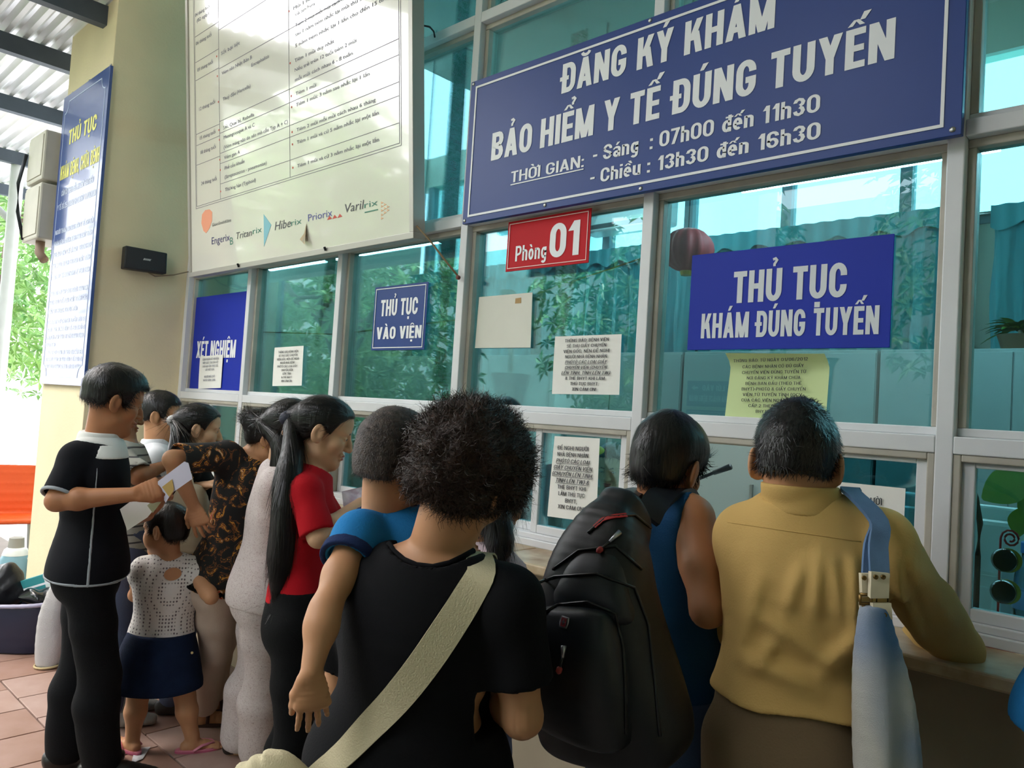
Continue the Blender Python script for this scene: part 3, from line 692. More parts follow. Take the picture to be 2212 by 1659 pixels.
for s_, x0, y0, x1, y1, d_ in (
    ('Tiêm 1 mũi và cứ 3 năm nhắc lại một lần', 702, 965, 1175, 822, 1), ('Tiêm 1 mũi và cứ 5 năm nhắc lại một lần', 700, 828, 1173, 668, 1),
    ('Tiêm 2 mũi mỗi mũi cách nhau 6 tháng', 698, 757, 1155, 592, 1), ('Tiêm 1 mũi; 3 năm sau nhắc lại 1 lần', 695, 613, 1120, 440, 1),
    ('Tiêm 1 mũi', 693, 547, 812, 505, 1), ('mỗi mũi cách nhau 6 - 8 tuần.', 690, 468, 1028, 318, 0), ('Nếu trẻ trên 12 tuổi tiêm 2 mũi', 688, 412, 1043, 248, 0),
    ('Tiêm 1 mũi duy nhất', 687, 358, 915, 250, 1), ('5 năm tiêm nhắc lại 1 lần cho đến 15 tuổi', 690, 245, 1230, 25, 0), ('sau 1 năm tiêm nhắc lại mũi thứ 3', 690, 190, 1075, 25, 0),
    ('Tiêm 2 mũi mỗi mũi cách nhau 1 tháng', 690, 140, 1100, -50, 0), ('hoặc tiêm Priorix', 688, 92, 805, 32, 0), ('Mũi 1 tiêm Rouvax', 680, 48, 900, -60, 1),
    ('Thương hàn (Typhoid)', 285, 1107, 463, 1050, 1), ('(Streptococcus - pneumoniae)', 283, 1035, 525, 950, 0), ('Phế cầu khuẩn', 283, 983, 398, 940, 1),
    ('Viêm gan A', 280, 922, 370, 888, 1), ('(Viêm màng não do não mô cầu Typ A + C)', 278, 865, 648, 712, 0), ('Meningocoque A và C', 278, 808, 455, 728, 1),
    ('Sởi, Quai bị, Rubella', 275, 748, 452, 672, 1), ('Thuỷ đậu (Varicella)', 272, 585, 432, 505, 1), ('Encephalitis', 437, 385, 540, 335, 0), ('Viêm não Nhật Bản B', 266, 430, 440, 345, 1),
    ('Sốt bại liệt', 262, 318, 370, 258, 1),
    ('24 tháng tuổi', 147, 1072, 237, 1040, 0), ('18 tháng tuổi', 143, 890, 232, 858, 0), ('15 tháng tuổi', 140, 808, 230, 770, 0), ('12 tháng tuổi', 135, 640, 227, 598, 0),
    ('09 tháng tuổi', 125, 413, 215, 368, 0), ('06 tháng tuổi', 117, 262, 207, 208, 0), ('(02 ngày)', 122, 125, 190, 92, 0), ('04 tháng tuổi', 112, 92, 195, 50, 0)):
    bt_(s_, x0, y0, x1, y1, 20, dot=bool(d_))
# maker marks along the foot
bt_('Engerix', 208, 1418, 312, 1385, 40, mat('indigo ink', '#443c6e', .6)); bt_('B', 314, 1418, 332, 1410, 42, mat('green ink', '#3f7f6c', .6))
bt_('Tritan', 350, 1385, 440, 1360, 38, mat('soft black ink', '#4a4a50', .6), shear=.2); bt_('rix', 445, 1355, 498, 1340, 34, MATS['green ink'])
bt_('Hibe', 572, 1335, 665, 1308, 48, MATS['soft black ink'], shear=.2); bt_('rix', 667, 1308, 728, 1290, 34, MATS['green ink'])
bt_('Priorix', 765, 1283, 905, 1245, 40, mat('blue violet ink', '#56589a', .6))
bt_('Varil', 978, 1232, 1088, 1205, 50, MATS['soft black ink'], shear=.15); bt_('rix', 1090, 1205, 1168, 1185, 36, MATS['green ink'])
bt_('GlaxoSmithKline', 210, 1310, 320, 1280, 18, MATS['soft black ink'])
def shape(pts, mt, nm, h=.0013): MB().prism(PB, [bp(*p) for p in pts], .0003, h).build(nm, mt, bd)
shape([(148, 1290), (152, 1240), (170, 1215), (195, 1210), (210, 1225), (210, 1275), (195, 1320), (175, 1348), (160, 1335)][::-1], mat('orange ink', '#e79a7a', .6), 'emblem')
bt_('gsk', 152, 1305, 205, 1290, 22, mat('pale ink', '#f3ddd0', .6), h_=0) if False else None
shape([(508, 1238), (552, 1300), (510, 1425)][::-1], mat('sky ink', '#7fb9c6', .6), 'arrow_emblem')
for k in range(3): shape([(875+30*k, 1272-6*k), (888+30*k, 1248-6*k), (903+30*k, 1264-6*k)][::-1], REDINK, 'triangle_mark')
shape([(1092, 1225), (1168, 1208), (1168, 1215), (1092, 1232)][::-1], MATS['green ink'], 'underline')
PE = mat('peach ink', '#e2b48e', .6)
for k, (x, y) in enumerate(((1187, 1165), (1187, 1185), (1187, 1210), (1187, 1235), (1187, 1255), (1204, 1175), (1204, 1198), (1204, 1222), (1221, 1188), (1221, 1208))):
    shape([(x, y), (x+15, y+6), (x, y+15)][::-1], PE, 'triangle_mark')
# peeled flap
P0 = PB.p(*bp(755, 1290), .001); P1 = PB.p(*bp(775, 1418), .03); P2 = PB.p(*bp(728, 1385), .012); P3 = PB.p(*bp(742, 1350), .002)
MB().poly([P0, P1, P2, P3]).build('peeled_flap', mat('peeled print', '#7a8f8c', .7, col2='#b59a72', vscale=12), bd)
for cx in (375, 878): MB().tube([PB.p(*bp(cx, 1545-(cx-375)*.19), .012), PB.p(*bp(cx, 1525-(cx-375)*.19), .02)], .006, 8).build('hook', DARKM, bd)
# stay chain, cord
ch = MB(); pts = [(-2.545, -.15, 3.25), (-2.51, -.12, 3.245), (-2.47, -.07, 3.22), (-2.44, -.03, 3.19), (-2.42, .0, 3.25)]
ch = MB().tube([on(1, -.16, 899, 58), on(1, -.12, 912, 55), on(1, -.08, 928, 58), on(1, -.03, 937, 68), on(1, -.002, 939, 80)], .004, 6).build('stay_chain', DARKM, None, smooth=True)
tag(ch, 'short dark chain tying the leaning board to the window frame', 'chain')
cdp = [on(1, -.11, 900, 488), on(1, -.08, 925, 515), on(1, -.04, 960, 560), on(1, -.012, 992, 600)]
cdd = MB().tube(cdp, .0045, 6).build('cord', mat('old cord', '#8a7358', .8), None, smooth=True); tag(cdd, 'brown cord stretched from the leaning board to a window mullion', 'cord')
MB().lathe(cdp[-1]+V(0, .0, 0), [(.009, 0), (.009, .012), (.004, .014)], 8, (0, -1, 0)).build('knob', mat('rust', '#6b2f26', .7), cdd)

# ================================================================== tall pillar sign
PP = Plane((0, -.575, 0), (1, 0, 0), (0, 0, 1))
ta0, ta1 = -5.835, -4.985; tb0, tb1 = 1.605, 3.55
SLATE = mat('slate blue sign sheet', '#324d8c', .3, var=.05, coat=.25)
ts = signbox('pillar_sign', PP, ta0, ta1, tb0, tb1, .018, SLATE, 'tall slate-blue procedure sign fixed to the yellow pillar')
TL_ = mat('pale blue line', '#b9c7e0', .5); YEL = mat('yellow print', '#d8d264', .5); PBL = mat('pale blue print', '#c3cde2', .5)
lmb = MB()
i_ = .05; r_ = .075
pts = []
def arc(cx, cy, t0, t1): return [(cx+r_*math.cos(math.radians(t0+(t1-t0)*k/8)), cy+r_*math.sin(math.radians(t0+(t1-t0)*k/8))) for k in range(9)]
A0, A1, B0, B1 = ta0+i_, ta1-i_, tb0+i_, tb1-i_
pts = arc(A0, B0, 90, 0)+arc(A1, B0, 180, 90)+arc(A1, B1, 270, 180)+arc(A0, B1, 360, 270)
for k in range(len(pts)):
    a, b = V(*pts[k]), V(*pts[(k+1) % len(pts)]); d = unit(b-a); nn = V(-d[1], d[0])*.003
    lmb.prism(PP, [a+nn, a-nn, b-nn, b+nn], .0006, .0014)
lmb.build('border_line', TL_, ts)
mid = (ta0+ta1)/2
btext('THỦ TỤC', PP, mid-.25, mid+.27, 3.19, .10, YEL, ts)
btext('KHÁM BỆNH, CHỮA BỆNH', PP, mid-.36, mid+.37, 2.97, .095, YEL, ts)
rows = [('CĂN CỨ THEO ĐIỀU 20 LUẬT BẢO HIỂM', 2.855, .30, .044), ('Y TẾ SỐ 25/2008/QH12 NGÀY 14/11/2008', 2.765, .36, .044),
 ('NGƯỜI THAM GIA BẢO HIỂM Y TẾ KHI ĐẾN', 2.60, .36, .036), ('KHÁM BỆNH, CHỮA BỆNH PHẢI XUẤT TRÌNH', 2.525, .36, .036), ('THẺ BẢO HIỂM Y TẾ CÓ ẢNH; TRƯỜNG HỢP', 2.45, .36, .036), ('THẺ CHƯA CÓ ẢNH THÌ PHẢI XUẤT TRÌNH', 2.375, .36, .036), ('CÙNG GIẤY TỜ CHỨNG MINH VỀ NHÂN THÂN', 2.30, .36, .036),
 ('TRƯỜNG HỢP CẤP CỨU NGƯỜI THAM GIA', 2.19, .36, .034), ('BẢO HIỂM Y TẾ PHẢI XUẤT TRÌNH CÁC', 2.13, .36, .034), ('GIẤY TỜ TRƯỚC KHI RA VIỆN', 2.07, .28, .034),
 ('3. TRƯỜNG HỢP CHUYỂN TUYẾN ĐIỀU TRỊ', 2.00, .36, .032), ('NGƯỜI THAM GIA BẢO HIỂM Y TẾ PHẢI CÓ HỒ SƠ', 1.95, .36, .032), ('CHUYỂN VIỆN CỦA CƠ SỞ KHÁM BỆNH,', 1.90, .36, .032), ('CHỮA BỆNH', 1.85, .1, .03),
 ('4. TRƯỜNG HỢP KHÁM LẠI THEO YÊU CẦU ĐIỀU', 1.80, .36, .03), ('TRỊ NGƯỜI THAM GIA BẢO HIỂM Y TẾ PHẢI CÓ', 1.755, .36, .03), ('GIẤY HẸN KHÁM LẠI CỦA CƠ SỞ KHÁM', 1.71, .34, .03)]
for s_, b, hwid, cp in rows:
    if hwid < .3 and cp < .035: btext(s_, PP, ta0+.06, ta0+.06+2*hwid, b, cp*.85, PBL, ts, t=.15)
    else: btext(s_, PP, mid-hwid, mid+hwid, b, cp*.85, PBL, ts, t=.15)
for a, b in ((ta0+.1, tb1+.01), (mid, tb1+.01), (ta1-.05, tb1+.01)): MB().box(PP.p(a-.012, b-.02, -.016), PP.p(a+.012, b+.015, -.02)).build('bracket', STEEL, ts)

# ================================================================== small black speaker on the pillar
PSk = Plane((-5.02, 0, 0), (0, 1, 0), (0, 0, 1))
sp = empty('wall_speaker', (-4.97, -.25, 2.32), label='small black loudspeaker box on the yellow pillar', cat='speaker')
BLK = mat('black plastic', '#1b1c1f', .5, bump=.1, bscale=200); GRL = mat('speaker cloth', '#26272b', .8, bump=.3, bscale=400)
q = [on(0, -4.94, *c) for c in ((272, 530), (362, 547), (360, 592), (268, 579))]
fr_ = [V(*p) for p in (q[3], q[2], q[1], q[0])]
bk = [p+V(-.07, .004, .0) for p in fr_]
MB().hexa(bk+fr_).build('cabinet', BLK, sp, bevel=.006)
cen = sum(fr_)/4; ff = [cen+(p-cen)*.9+V(.003, 0, 0) for p in fr_]; fb = [cen+(p-cen)*.9+V(-.004, 0, 0) for p in fr_]
MB().hexa(fb+ff).build('grille', GRL, sp, bevel=.002)
uu = unit(fr_[1]-fr_[0]); vv = unit(np.cross(np.cross(uu, fr_[3]-fr_[0]), uu))
PLs = Plane(cen+V(.0035, 0, 0), uu, vv)
btext('BOSE', PLs, -.022, .022, -.002, .012, mat('silver print', '#d0d0d0', .3), sp, h=.001, shear=.35)
MB().box((-5.02, cen[1]-.02, cen[2]-.015), (-5.0, cen[1]+.02, cen[2]+.015)).build('bracket', DARKM, sp)
cb = MB().tube([fr_[0]*.5+fr_[1]*.5+V(-.04, 0, .012), on(0, -5.0, 335, 597), on(0, -5.0, 375, 594), on(1, -.012, 412, 586)], .004, 6).build('speaker_cable', mat('grey brown cable', '#8c7a62', .7), None, smooth=True)
tag(cb, 'thin cable running from the black loudspeaker to the window frame', 'cable')
# ================================================================== grey switch boxes beyond the sign
gb = empty('junction_box', (-5.95, -.4, 2.4), label='stacked grey electrical boxes beside the tall pillar sign', cat='electrical box')
GRY = mat('grey box plastic', '#b9b5a6', .6, var=.1)
for z0, z1 in ((2.98, 3.32), (2.58, 2.96)):
    b = MB().box((-6.22, -.66, z0), (-5.865, -.36, z1)).build('box', GRY, gb, bevel=.012)
    MB().box((-6.20, -.666, z0+.03), (-5.885, -.658, z1-.03)).build('lid', GRY, gb, bevel=.002)
MB().tube([(-6.2, -.68, 3.2), (-6.26, -.70, 3.0), (-6.25, -.69, 2.8), (-6.18, -.66, 2.6)], .012, 8).build('cable', DARKM, gb, smooth=True)
MB().tube([(-6.0, -.6, 2.60), (-6.0, -.6, 2.5), (-5.95, -.58, 2.45)], .03, 10).build('elbow_pipe', mat('rusty pipe', '#8a7464', .7), gb, smooth=True)
# ================================================================== implicit-surface modeller for people and soft things
class Field:
    def __init__(s): s.pr = []; s.wr = None
    def add(s, fn, lo, hi, k=.01, op='u'): s.pr.append((fn, np.asarray(lo, float), np.asarray(hi, float), k, op)); return s
    def cone(s, a, b, ra, rb, k=.01, op='u', flat=None):
        a = V(*a); b = V(*b); ab = b-a; L2 = max(ab@ab, 1e-9); rm = max(ra, rb)
        fd = None
        if flat is not None: fd = unit(flat[0]); fs = 1/flat[1]-1; rm *= max(1, flat[1])
        def fn(P):
            t = np.clip((P-a)@ab/L2, 0, 1); o = P-a-t[:, None]*ab
            if fd is not None: o = o+(o@fd)[:, None]*fd*fs
            return np.sqrt((o*o).sum(1))-(ra+(rb-ra)*t)
        return s.add(fn, np.minimum(a, b)-rm, np.maximum(a, b)+rm, k, op)
    def path(s, pts, rads, k=.01, op='u', flat=None):
        for i in range(len(pts)-1): s.cone(pts[i], pts[i+1], rads[i], rads[i+1], k, op, flat)
        return s
    def ell(s, c, axes, rad, k=.01, op='u'):
        c = V(*c); A = np.asarray(axes, float); r = V(*rad); rm = r.max()
        def fn(P):
            q = (P-c)@A.T; k0 = np.sqrt(((q/r)**2).sum(1)); k1 = np.sqrt(((q/(r*r))**2).sum(1))
            return k0*(k0-1)/np.maximum(k1, 1e-6)
        return s.add(fn, c-rm, c+rm, k, op)
    def loft(s, st, k=.012, op='u', n=None, e=2.0):
        """stations: (centre, side, front, half width, half depth)"""
        st = resample(st, n or 3*(len(st)-1)+1)
        for i in range(len(st)-1):
            c0, s0, f0, w0, d0 = st[i]; c1, s1, f1, w1, d1 = st[i+1]
            s._seg(c0, c1, s0, s1, f0, f1, w0, w1, d0, d1, k, op, e)
        return s
    def _seg(s, c0, c1, s0, s1, f0, f1, w0, w1, d0, d1, k, op, e):
        ab = c1-c0; L2 = max(ab@ab, 1e-9); sm = unit(s0+s1); fm = unit(f0+f1); am = unit(ab)
        rm = max(w0, w1, d0, d1)
        def fn(P):
            t = np.clip((P-c0)@ab/L2, 0, 1); o = P-c0-t[:, None]*ab
            w = w0+(w1-w0)*t; d = d0+(d1-d0)*t; m = np.minimum(w, d)
            ou = o@sm; ov = o@fm; oa = o@am
            if e == 2.0: rr = np.sqrt((ou/w)**2+(ov/d)**2+(oa/(m*.6))**2)
            else: rr = (np.abs(ou/w)**e+np.abs(ov/d)**e+np.abs(oa/(m*.6))**e)**(1/e)
            return (rr-1)*m
        s.add(fn, np.minimum(c0, c1)-rm, np.maximum(c0, c1)+rm, k, op)
    def cyl(s, p, d, r0, r1, ln, k=.004, op='s'):
        p = V(*p); d = unit(d)
        def fn(P):
            o = P-p; a = o@d; rr = np.sqrt(np.maximum((o*o).sum(1)-a*a, 0))
            return np.maximum(np.maximum(rr-(r0+(r1-r0)*np.clip(a/ln, 0, 1)), -a), a-ln)
        m = max(r0, r1)+ln; return s.add(fn, p-m, p+m, k, op)
    def half(s, p, n, k=.006, lo=None, hi=None):
        """cut away everything on the +n side of plane p,n (inside the box lo..hi if given)"""
        p = V(*p); n = unit(n)
        s.add(lambda P: -((P-p)@n), V(-99, -99, -99) if lo is None else lo, V(99, 99, 99) if hi is None else hi, k, 's'); return s
    def bounds(s):
        u = [q for q in s.pr if q[4] == 'u']
        return np.min([q[1] for q in u], 0), np.max([q[2] for q in u], 0)
    def grid(s, lo, hi, h):
        n = np.maximum(np.ceil((hi-lo)/h).astype(int)+1, 3)
        ax = [lo[i]+h*np.arange(n[i]) for i in range(3)]
        D = np.full(n, .5, np.float32)
        for fn, a, b, k, op in s.pr:
            mg = k+2.5*h
            i0 = np.clip(np.floor((a-mg-lo)/h).astype(int), 0, n); i1 = np.clip(np.ceil((b+mg-lo)/h).astype(int)+1, 0, n)
            if (i1 <= i0).any(): continue
            sl = tuple(slice(i0[j], i1[j]) for j in range(3))
            G = np.meshgrid(ax[0][sl[0]], ax[1][sl[1]], ax[2][sl[2]], indexing='ij')
            P = np.stack([g.ravel() for g in G], 1)
            sub = D[sl]
            if op != 'u':
                msk = sub.ravel() < k+3*h
                if not msk.any(): continue
                d = np.full(len(P), 9.0); d[msk] = fn(P[msk])
            else: d = fn(P)
            d = d.reshape(sub.shape).astype(np.float32)
            if op == 'u':
                hh = np.maximum(k-np.abs(sub-d), 0)/k; D[sl] = np.minimum(sub, d)-hh*hh*k*.25
            else:
                d = -d; hh = np.maximum(k-np.abs(sub-d), 0)/k; D[sl] = np.maximum(sub, d)+hh*hh*k*.25
        if s.wr is not None:
            m = np.abs(D) < .03
            if m.any():
                I = np.argwhere(m); P = lo+I*h
                D[m] += s.wr(P).astype(np.float32)
        return D
    def mesh(s, h, lo=None, hi=None):
        a, b = s.bounds()
        lo = a-2.5*h if lo is None else np.maximum(lo, a-2.5*h); hi = b+2.5*h if hi is None else np.minimum(hi, b+2.5*h)
        return nets(s.grid(lo, hi, h), lo, h)
    def obj(s, name, h, mt, parent=None, lo=None, hi=None):
        Vv, Q = s.mesh(h, lo, hi)
        return mesh_np(name, Vv, Q, mt, parent)
def resample(st, n):
    st = [(V(*a), unit(b), unit(c), float(d), float(e)) for a, b, c, d, e in st]
    m = len(st); out = []
    arr = [np.concatenate([a, b, c, [d, e]]) for a, b, c, d, e in st]
    for j in range(n):
        x = j*(m-1)/(n-1); i = min(int(x), m-2); t = x-i
        p0 = arr[max(i-1, 0)]; p1 = arr[i]; p2 = arr[i+1]; p3 = arr[min(i+2, m-1)]
        q = .5*((2*p1)+(-p0+p2)*t+(2*p0-5*p1+4*p2-p3)*t*t+(-p0+3*p1-3*p2+p3)*t**3)
        out.append((q[:3], unit(q[3:6]), unit(q[6:9]), q[9], q[10]))
    return out
def nets(D, lo, h):
    S = D < 0
    c = np.zeros(tuple(np.array(D.shape)-1), np.uint8)
    for i in (0, 1):
        for j in (0, 1):
            for k in (0, 1): c += S[i:S.shape[0]-1+i, j:S.shape[1]-1+j, k:S.shape[2]-1+k]
    act = (c > 0) & (c < 8); ids = np.full(act.shape, -1, np.int64); n = int(act.sum()); ids[act] = np.arange(n)
    I = np.argwhere(act); acc = np.zeros((n, 3)); cnt = np.zeros(n)
    cor = {(i, j, k): D[I[:, 0]+i, I[:, 1]+j, I[:, 2]+k] for i in (0, 1) for j in (0, 1) for k in (0, 1)}
    for ax in range(3):
        for u in (0, 1):
            for v in (0, 1):
                a = [u, v]; a.insert(ax, 0); b = list(a); b[ax] = 1
                da = cor[tuple(a)]; db = cor[tuple(b)]; m = (da < 0) != (db < 0)
                t = da[m]/(da[m]-db[m]); p = np.tile(np.array(a, float), (int(m.sum()), 1)); p[:, ax] = t
                acc[m] += p; cnt[m] += 1
    Vv = lo+h*(I+acc/np.maximum(cnt, 1)[:, None]); Q = []
    for ax in range(3):
        o = [x for x in range(3) if x != ax]
        s0 = [slice(1, -1)]*3; s1 = [slice(1, -1)]*3; s0[ax] = slice(0, -1); s1[ax] = slice(1, None)
        A = S[tuple(s0)]; B = S[tuple(s1)]; E = np.argwhere(A != B)
        if not len(E): continue
        fl = A[tuple(E.T)]
        E = E.copy(); E[:, o[0]] += 1; E[:, o[1]] += 1
        def cid(d0, d1):
            F = E.copy(); F[:, o[0]] += d0; F[:, o[1]] += d1; return ids[tuple(F.T)]
        q = np.stack([cid(-1, -1), cid(0, -1), cid(0, 0), cid(-1, 0)], 1)
        if ax == 1: fl = ~fl
        q[~fl] = q[~fl][:, ::-1]
        Q.append(q)
    return Vv, np.concatenate(Q) if Q else np.zeros((0, 4), int)
def normals(Vv, Q):
    N = np.zeros_like(Vv); a = Vv[Q[:, 2]]-Vv[Q[:, 0]]; b = Vv[Q[:, 3]]-Vv[Q[:, 1]]; fn = np.cross(a, b)
    for j in range(4): np.add.at(N, Q[:, j], fn)
    return N/np.maximum(np.linalg.norm(N, axis=1), 1e-9)[:, None]
def folds(seed, amp=.004, freq=22.0, aniso=(1, 1, .35), n=7):
    """soft cloth folds as a sum of warped waves"""
    r = np.random.RandomState(seed); D = r.normal(size=(n, 3))*np.array(aniso); D /= np.linalg.norm(D, axis=1)[:, None]
    F = freq*(.6+.9*r.rand(n)); ph = r.rand(n)*6.28; A = r.rand(n)*.8+.3
    W1 = r.normal(size=(3, 3))*5
    def fn(P):
        Q = P+.03*np.sin(P@W1+ph[:3]); out = 0
        for i in range(n): out = out+A[i]*np.sin(F[i]*(Q@D[i])+ph[i])
        return amp*out/n*1.6
    return fn
def creases(segs, base=None):
    """explicit fold strokes: (a, b, width, height) raise the cloth along a line"""
    def fn(P):
        out = base(P) if base else np.zeros(len(P))
        for a, b, wd, hgt in segs:
            g = unit(a+b-2*CAM); ab = b-a; ab = ab-g*(ab@g); o = P-a; o = o-(o@g)[:, None]*g
            t = np.clip(o@ab/max(ab@ab, 1e-9), 0, 1); d2 = ((o-t[:, None]*ab)**2).sum(1)
            out = out-hgt*np.exp(-d2/(wd*wd))*np.sin(np.pi*np.clip(t*.9+.05, 0, 1))**.5
        return out
    return fn

# ------------------------------------------------------------------ materials for people
def skin(name, col): return mat(name, col, .5, var=.10, vscale=14, bump=.02, bscale=150, spec=.35, sss=.0)
SK = skin('skin tan', '#c4906a'); SKD = skin('skin brown', '#ab7450'); SKL = skin('skin light', '#d8ab88')
HAIR = mat('black hair', '#0e0c0d', .38, var=.3, vscale=60, bump=.25, bscale=90, stretch=(1, 1, .12), spec=.45)
HAIRB = mat('brown black hair', '#21150f', .5, var=.5, vscale=50, bump=.3, bscale=90, spec=.35, col2='#3c2417')
HAIRS = mat('hair strand', '#100d0d', .35, spec=.5); HAIRSB = mat('brown hair strand', '#2c1b13', .45, spec=.4)
LIP = mat('lip', '#a8625a', .45); EYEW = mat('eye white', '#d9d4cc', .3); EYED = mat('eye dark', '#16100d', .2)
def cloth(name, col, var=.12, bump=.25, bscale=220, rough=.9, **k): return mat(name, col, rough, var=var, vscale=k.pop('vscale', 5), bump=bump, bscale=bscale, spec=.2, **k)

# ------------------------------------------------------------------ head
class Frame:
    def __init__(s, c, yaw, pitch=0, roll=0, sc=1.0):
        """yaw: world heading of the face in degrees; pitch up +; roll + leans to the person's right"""
        y, p, r = [math.radians(a) for a in (yaw, pitch, roll)]
        f = V(math.cos(y)*math.cos(p), math.sin(y)*math.cos(p), math.sin(p)); rt = V(math.sin(y), -math.cos(y), 0); u = np.cross(rt, f)
        rt2 = math.cos(r)*rt-math.sin(r)*u; u2 = math.sin(r)*rt+math.cos(r)*u
        s.c = V(*c); s.A = np.array([rt2, f, u2]); s.s = sc
    def p(s, x, y, z): return s.c+s.s*(x*s.A[0]+y*s.A[1]+z*s.A[2])
    def d(s, x, y, z): return x*s.A[0]+y*s.A[1]+z*s.A[2]
    def loc(s, P): return ((np.asarray(P)-s.c)@s.A.T)/s.s
def head_field(F, fr, female=False, child=False, neck_to=None, neck_r=.054, ears=True):
    s = fr.s; A = fr.A
    E = lambda c, r, k=.012, op='u', ax=None: F.ell(fr.p(*c), A if ax is None else ax, V(*r)*s, k*s, op)
    jw = .9 if female else 1.0
    E((0, -.014, .036), (.074, .094, .083)); E((0, .020, .045), (.068, .072, .062), .02)
    E((0, .030, -.030), (.058*jw, .060, .078), .02)
    F.cone(fr.p(-.040*jw, .012, -.068), fr.p(0, .064, -.098), .024*s, .021*s, .03*s); F.cone(fr.p(.040*jw, .012, -.068), fr.p(0, .064, -.098), .024*s, .021*s, .03*s)
    E((0, .070, -.098), (.021*jw, .018, .017), .02)
    for sg in (-1, 1):
        E((sg*.040, .056, -.022), (.026, .026, .026), .025)
        E((sg*.030, .070, .026), (.024, .018, .010), .02)
    if child:
        for sg in (-1, 1): E((sg*.038, .05, -.05), (.03, .03, .032), .03)
    for sg in (-1, 1): E((sg*.031, .097, .006), (.018, .014, .011), .014, 's')
    for sg in (-1, 1): E((sg*.031, .075, .004), (.0155, .0125, .0115), .004)
    F.path([fr.p(0, .088, .014), fr.p(0, .099, -.012), fr.p(0, .108, -.030)], [.008*s, .010*s, .0125*s], .012*s)
    for sg in (-1, 1): E((sg*.012, .098, -.034), (.0085, .010, .0075), .006)
    E((0, .088, -.058), (.024, .012, .0075), .008); E((0, .087, -.071), (.021, .012, .008), .006)
    E((0, .100, -.0645), (.024, .008, .0022), .003, 's')
    if ears:
        for sg in (-1, 1):
            ax = np.array([unit(fr.d(1, .35*sg, 0)), unit(fr.d(-.35*sg, 1, 0)), A[2]])
            E((sg*.085, -.013, -.004), (.008, .021, .034), .004, ax=ax); E((sg*.091, -.006, .0), (.007, .012, .019), .005, 's', ax=ax)
            E((sg*.076, -.006, -.028), (.009, .012, .012), .008); E((sg*.076, -.004, .0), (.012, .014, .022), .008)
    if neck_to is not None:
        n0 = fr.p(0, -.022, -.045); F.cone(n0, neck_to, neck_r*.98, neck_r*1.06, .03)
        F.cone(fr.p(0, .012, -.085), neck_to+(fr.A[1]*.02), neck_r*.62, neck_r*.8, .03)
def face_bits(fr, par, lids=.35, brow=True, lip=True, lipcol=None, whole=True):
    s = fr.s
    for sg in (-1, 1):
        e = MB(); c = fr.p(sg*.031, .0775, .004)
        F = Field(); F.ell(fr.p(sg*.031, .0775, .0035), fr.A, V(.0115, .0112, .0062*(1-lids))*s, .002); F.obj('eye', .0016*s, EYEW, par)
        F = Field(); F.ell(fr.p(sg*.031+.001*sg, .0835, .0030-.002*lids), fr.A, V(.0052, .0058, .0056*(1-lids*.8))*s, .002); F.obj('iris', .0014*s, EYED, par)
        m = MB().tube([fr.p(sg*(.031+dx), .0885-abs(dx)*.35-dx*.25, .0035+.0062*(1-lids)-abs(dx)*.25) for dx in (-.013, -.007, 0, .007, .014)], [.0006*s, .0013*s, .0016*s, .0015*s, .0008*s], 6); m.build('eyelash', EYED, par, smooth=True)
        if brow:
            F = Field(); F.path([fr.p(sg*.014, .0905, .0235), fr.p(sg*.031, .0885, .0275), fr.p(sg*.048, .0755, .0235)], [.0028*s, .0034*s, .0016*s], .003); F.obj('eyebrow', .0018*s, HAIR, par)
    if lip:
        F = Field(); F.ell(fr.p(0, .0915, -.0585), fr.A, V(.021, .0105, .0060)*s, .003); F.ell(fr.p(0, .0905, -.0705), fr.A, V(.018, .0105, .0064)*s, .002); F.ell(fr.p(0, .103, -.0645), fr.A, V(.03, .01, .0012)*s, .002, 's')
        F.obj('lips', .002*s, lipcol or LIP, par)
def hair_cap(F, fr, line, vol=.014, top=.0, back=.0, side=.0, k=.012, ears=True):
    """line: (y, z) pairs of the hairline seen from the side; hair below it is cut away"""
    s = fr.s; A = fr.A
    F.ell(fr.p(0, -.014-back*.5, .036+top*.5), A, V(.074+vol+side, .094+vol+back*.5, .083+vol+top*.5)*s, .012)
    F.ell(fr.p(0, .020, .045+top*.4), A, V(.068+vol*.9+side, .072+vol*.75, .062+vol+top*.6)*s, .02)
    F.ell(fr.p(0, -.045-back*.4, -.02), A, V(.060+vol*.3, .05+vol*.8+back*.6, .07)*s, .03)
    ys = np.array([p[0] for p in line]); zs = np.array([p[1] for p in line])
    def cut(P):
        q = fr.loc(P); return -((np.interp(q[:, 1], ys, zs)-q[:, 2])*.75*s)
    F.add(lambda P: cut(P), V(-99, -99, -99), V(99, 99, 99), k*s, 's')
    if ears:
        for sg in (-1, 1): F.ell(fr.p(sg*.092, -.010, -.008), A, V(.026, .027, .036)*s, .012*s, 's')
SHORT = [(-.20, -.022), (-.09, -.024), (-.055, -.026), (-.036, -.012), (-.028, .014), (.0, .03), (.012, .0), (.022, -.012), (.036, .0), (.045, .045), (.06, .066), (.10, .070), (.14, .072)]
PULL = [(-.20, -.075), (-.08, -.068), (-.05, -.05), (-.03, -.03), (-.02, .012), (.0, .028), (.015, .012), (.028, .002), (.036, .024), (.05, .055), (.07, .078), (.10, .082), (.14, .084)]
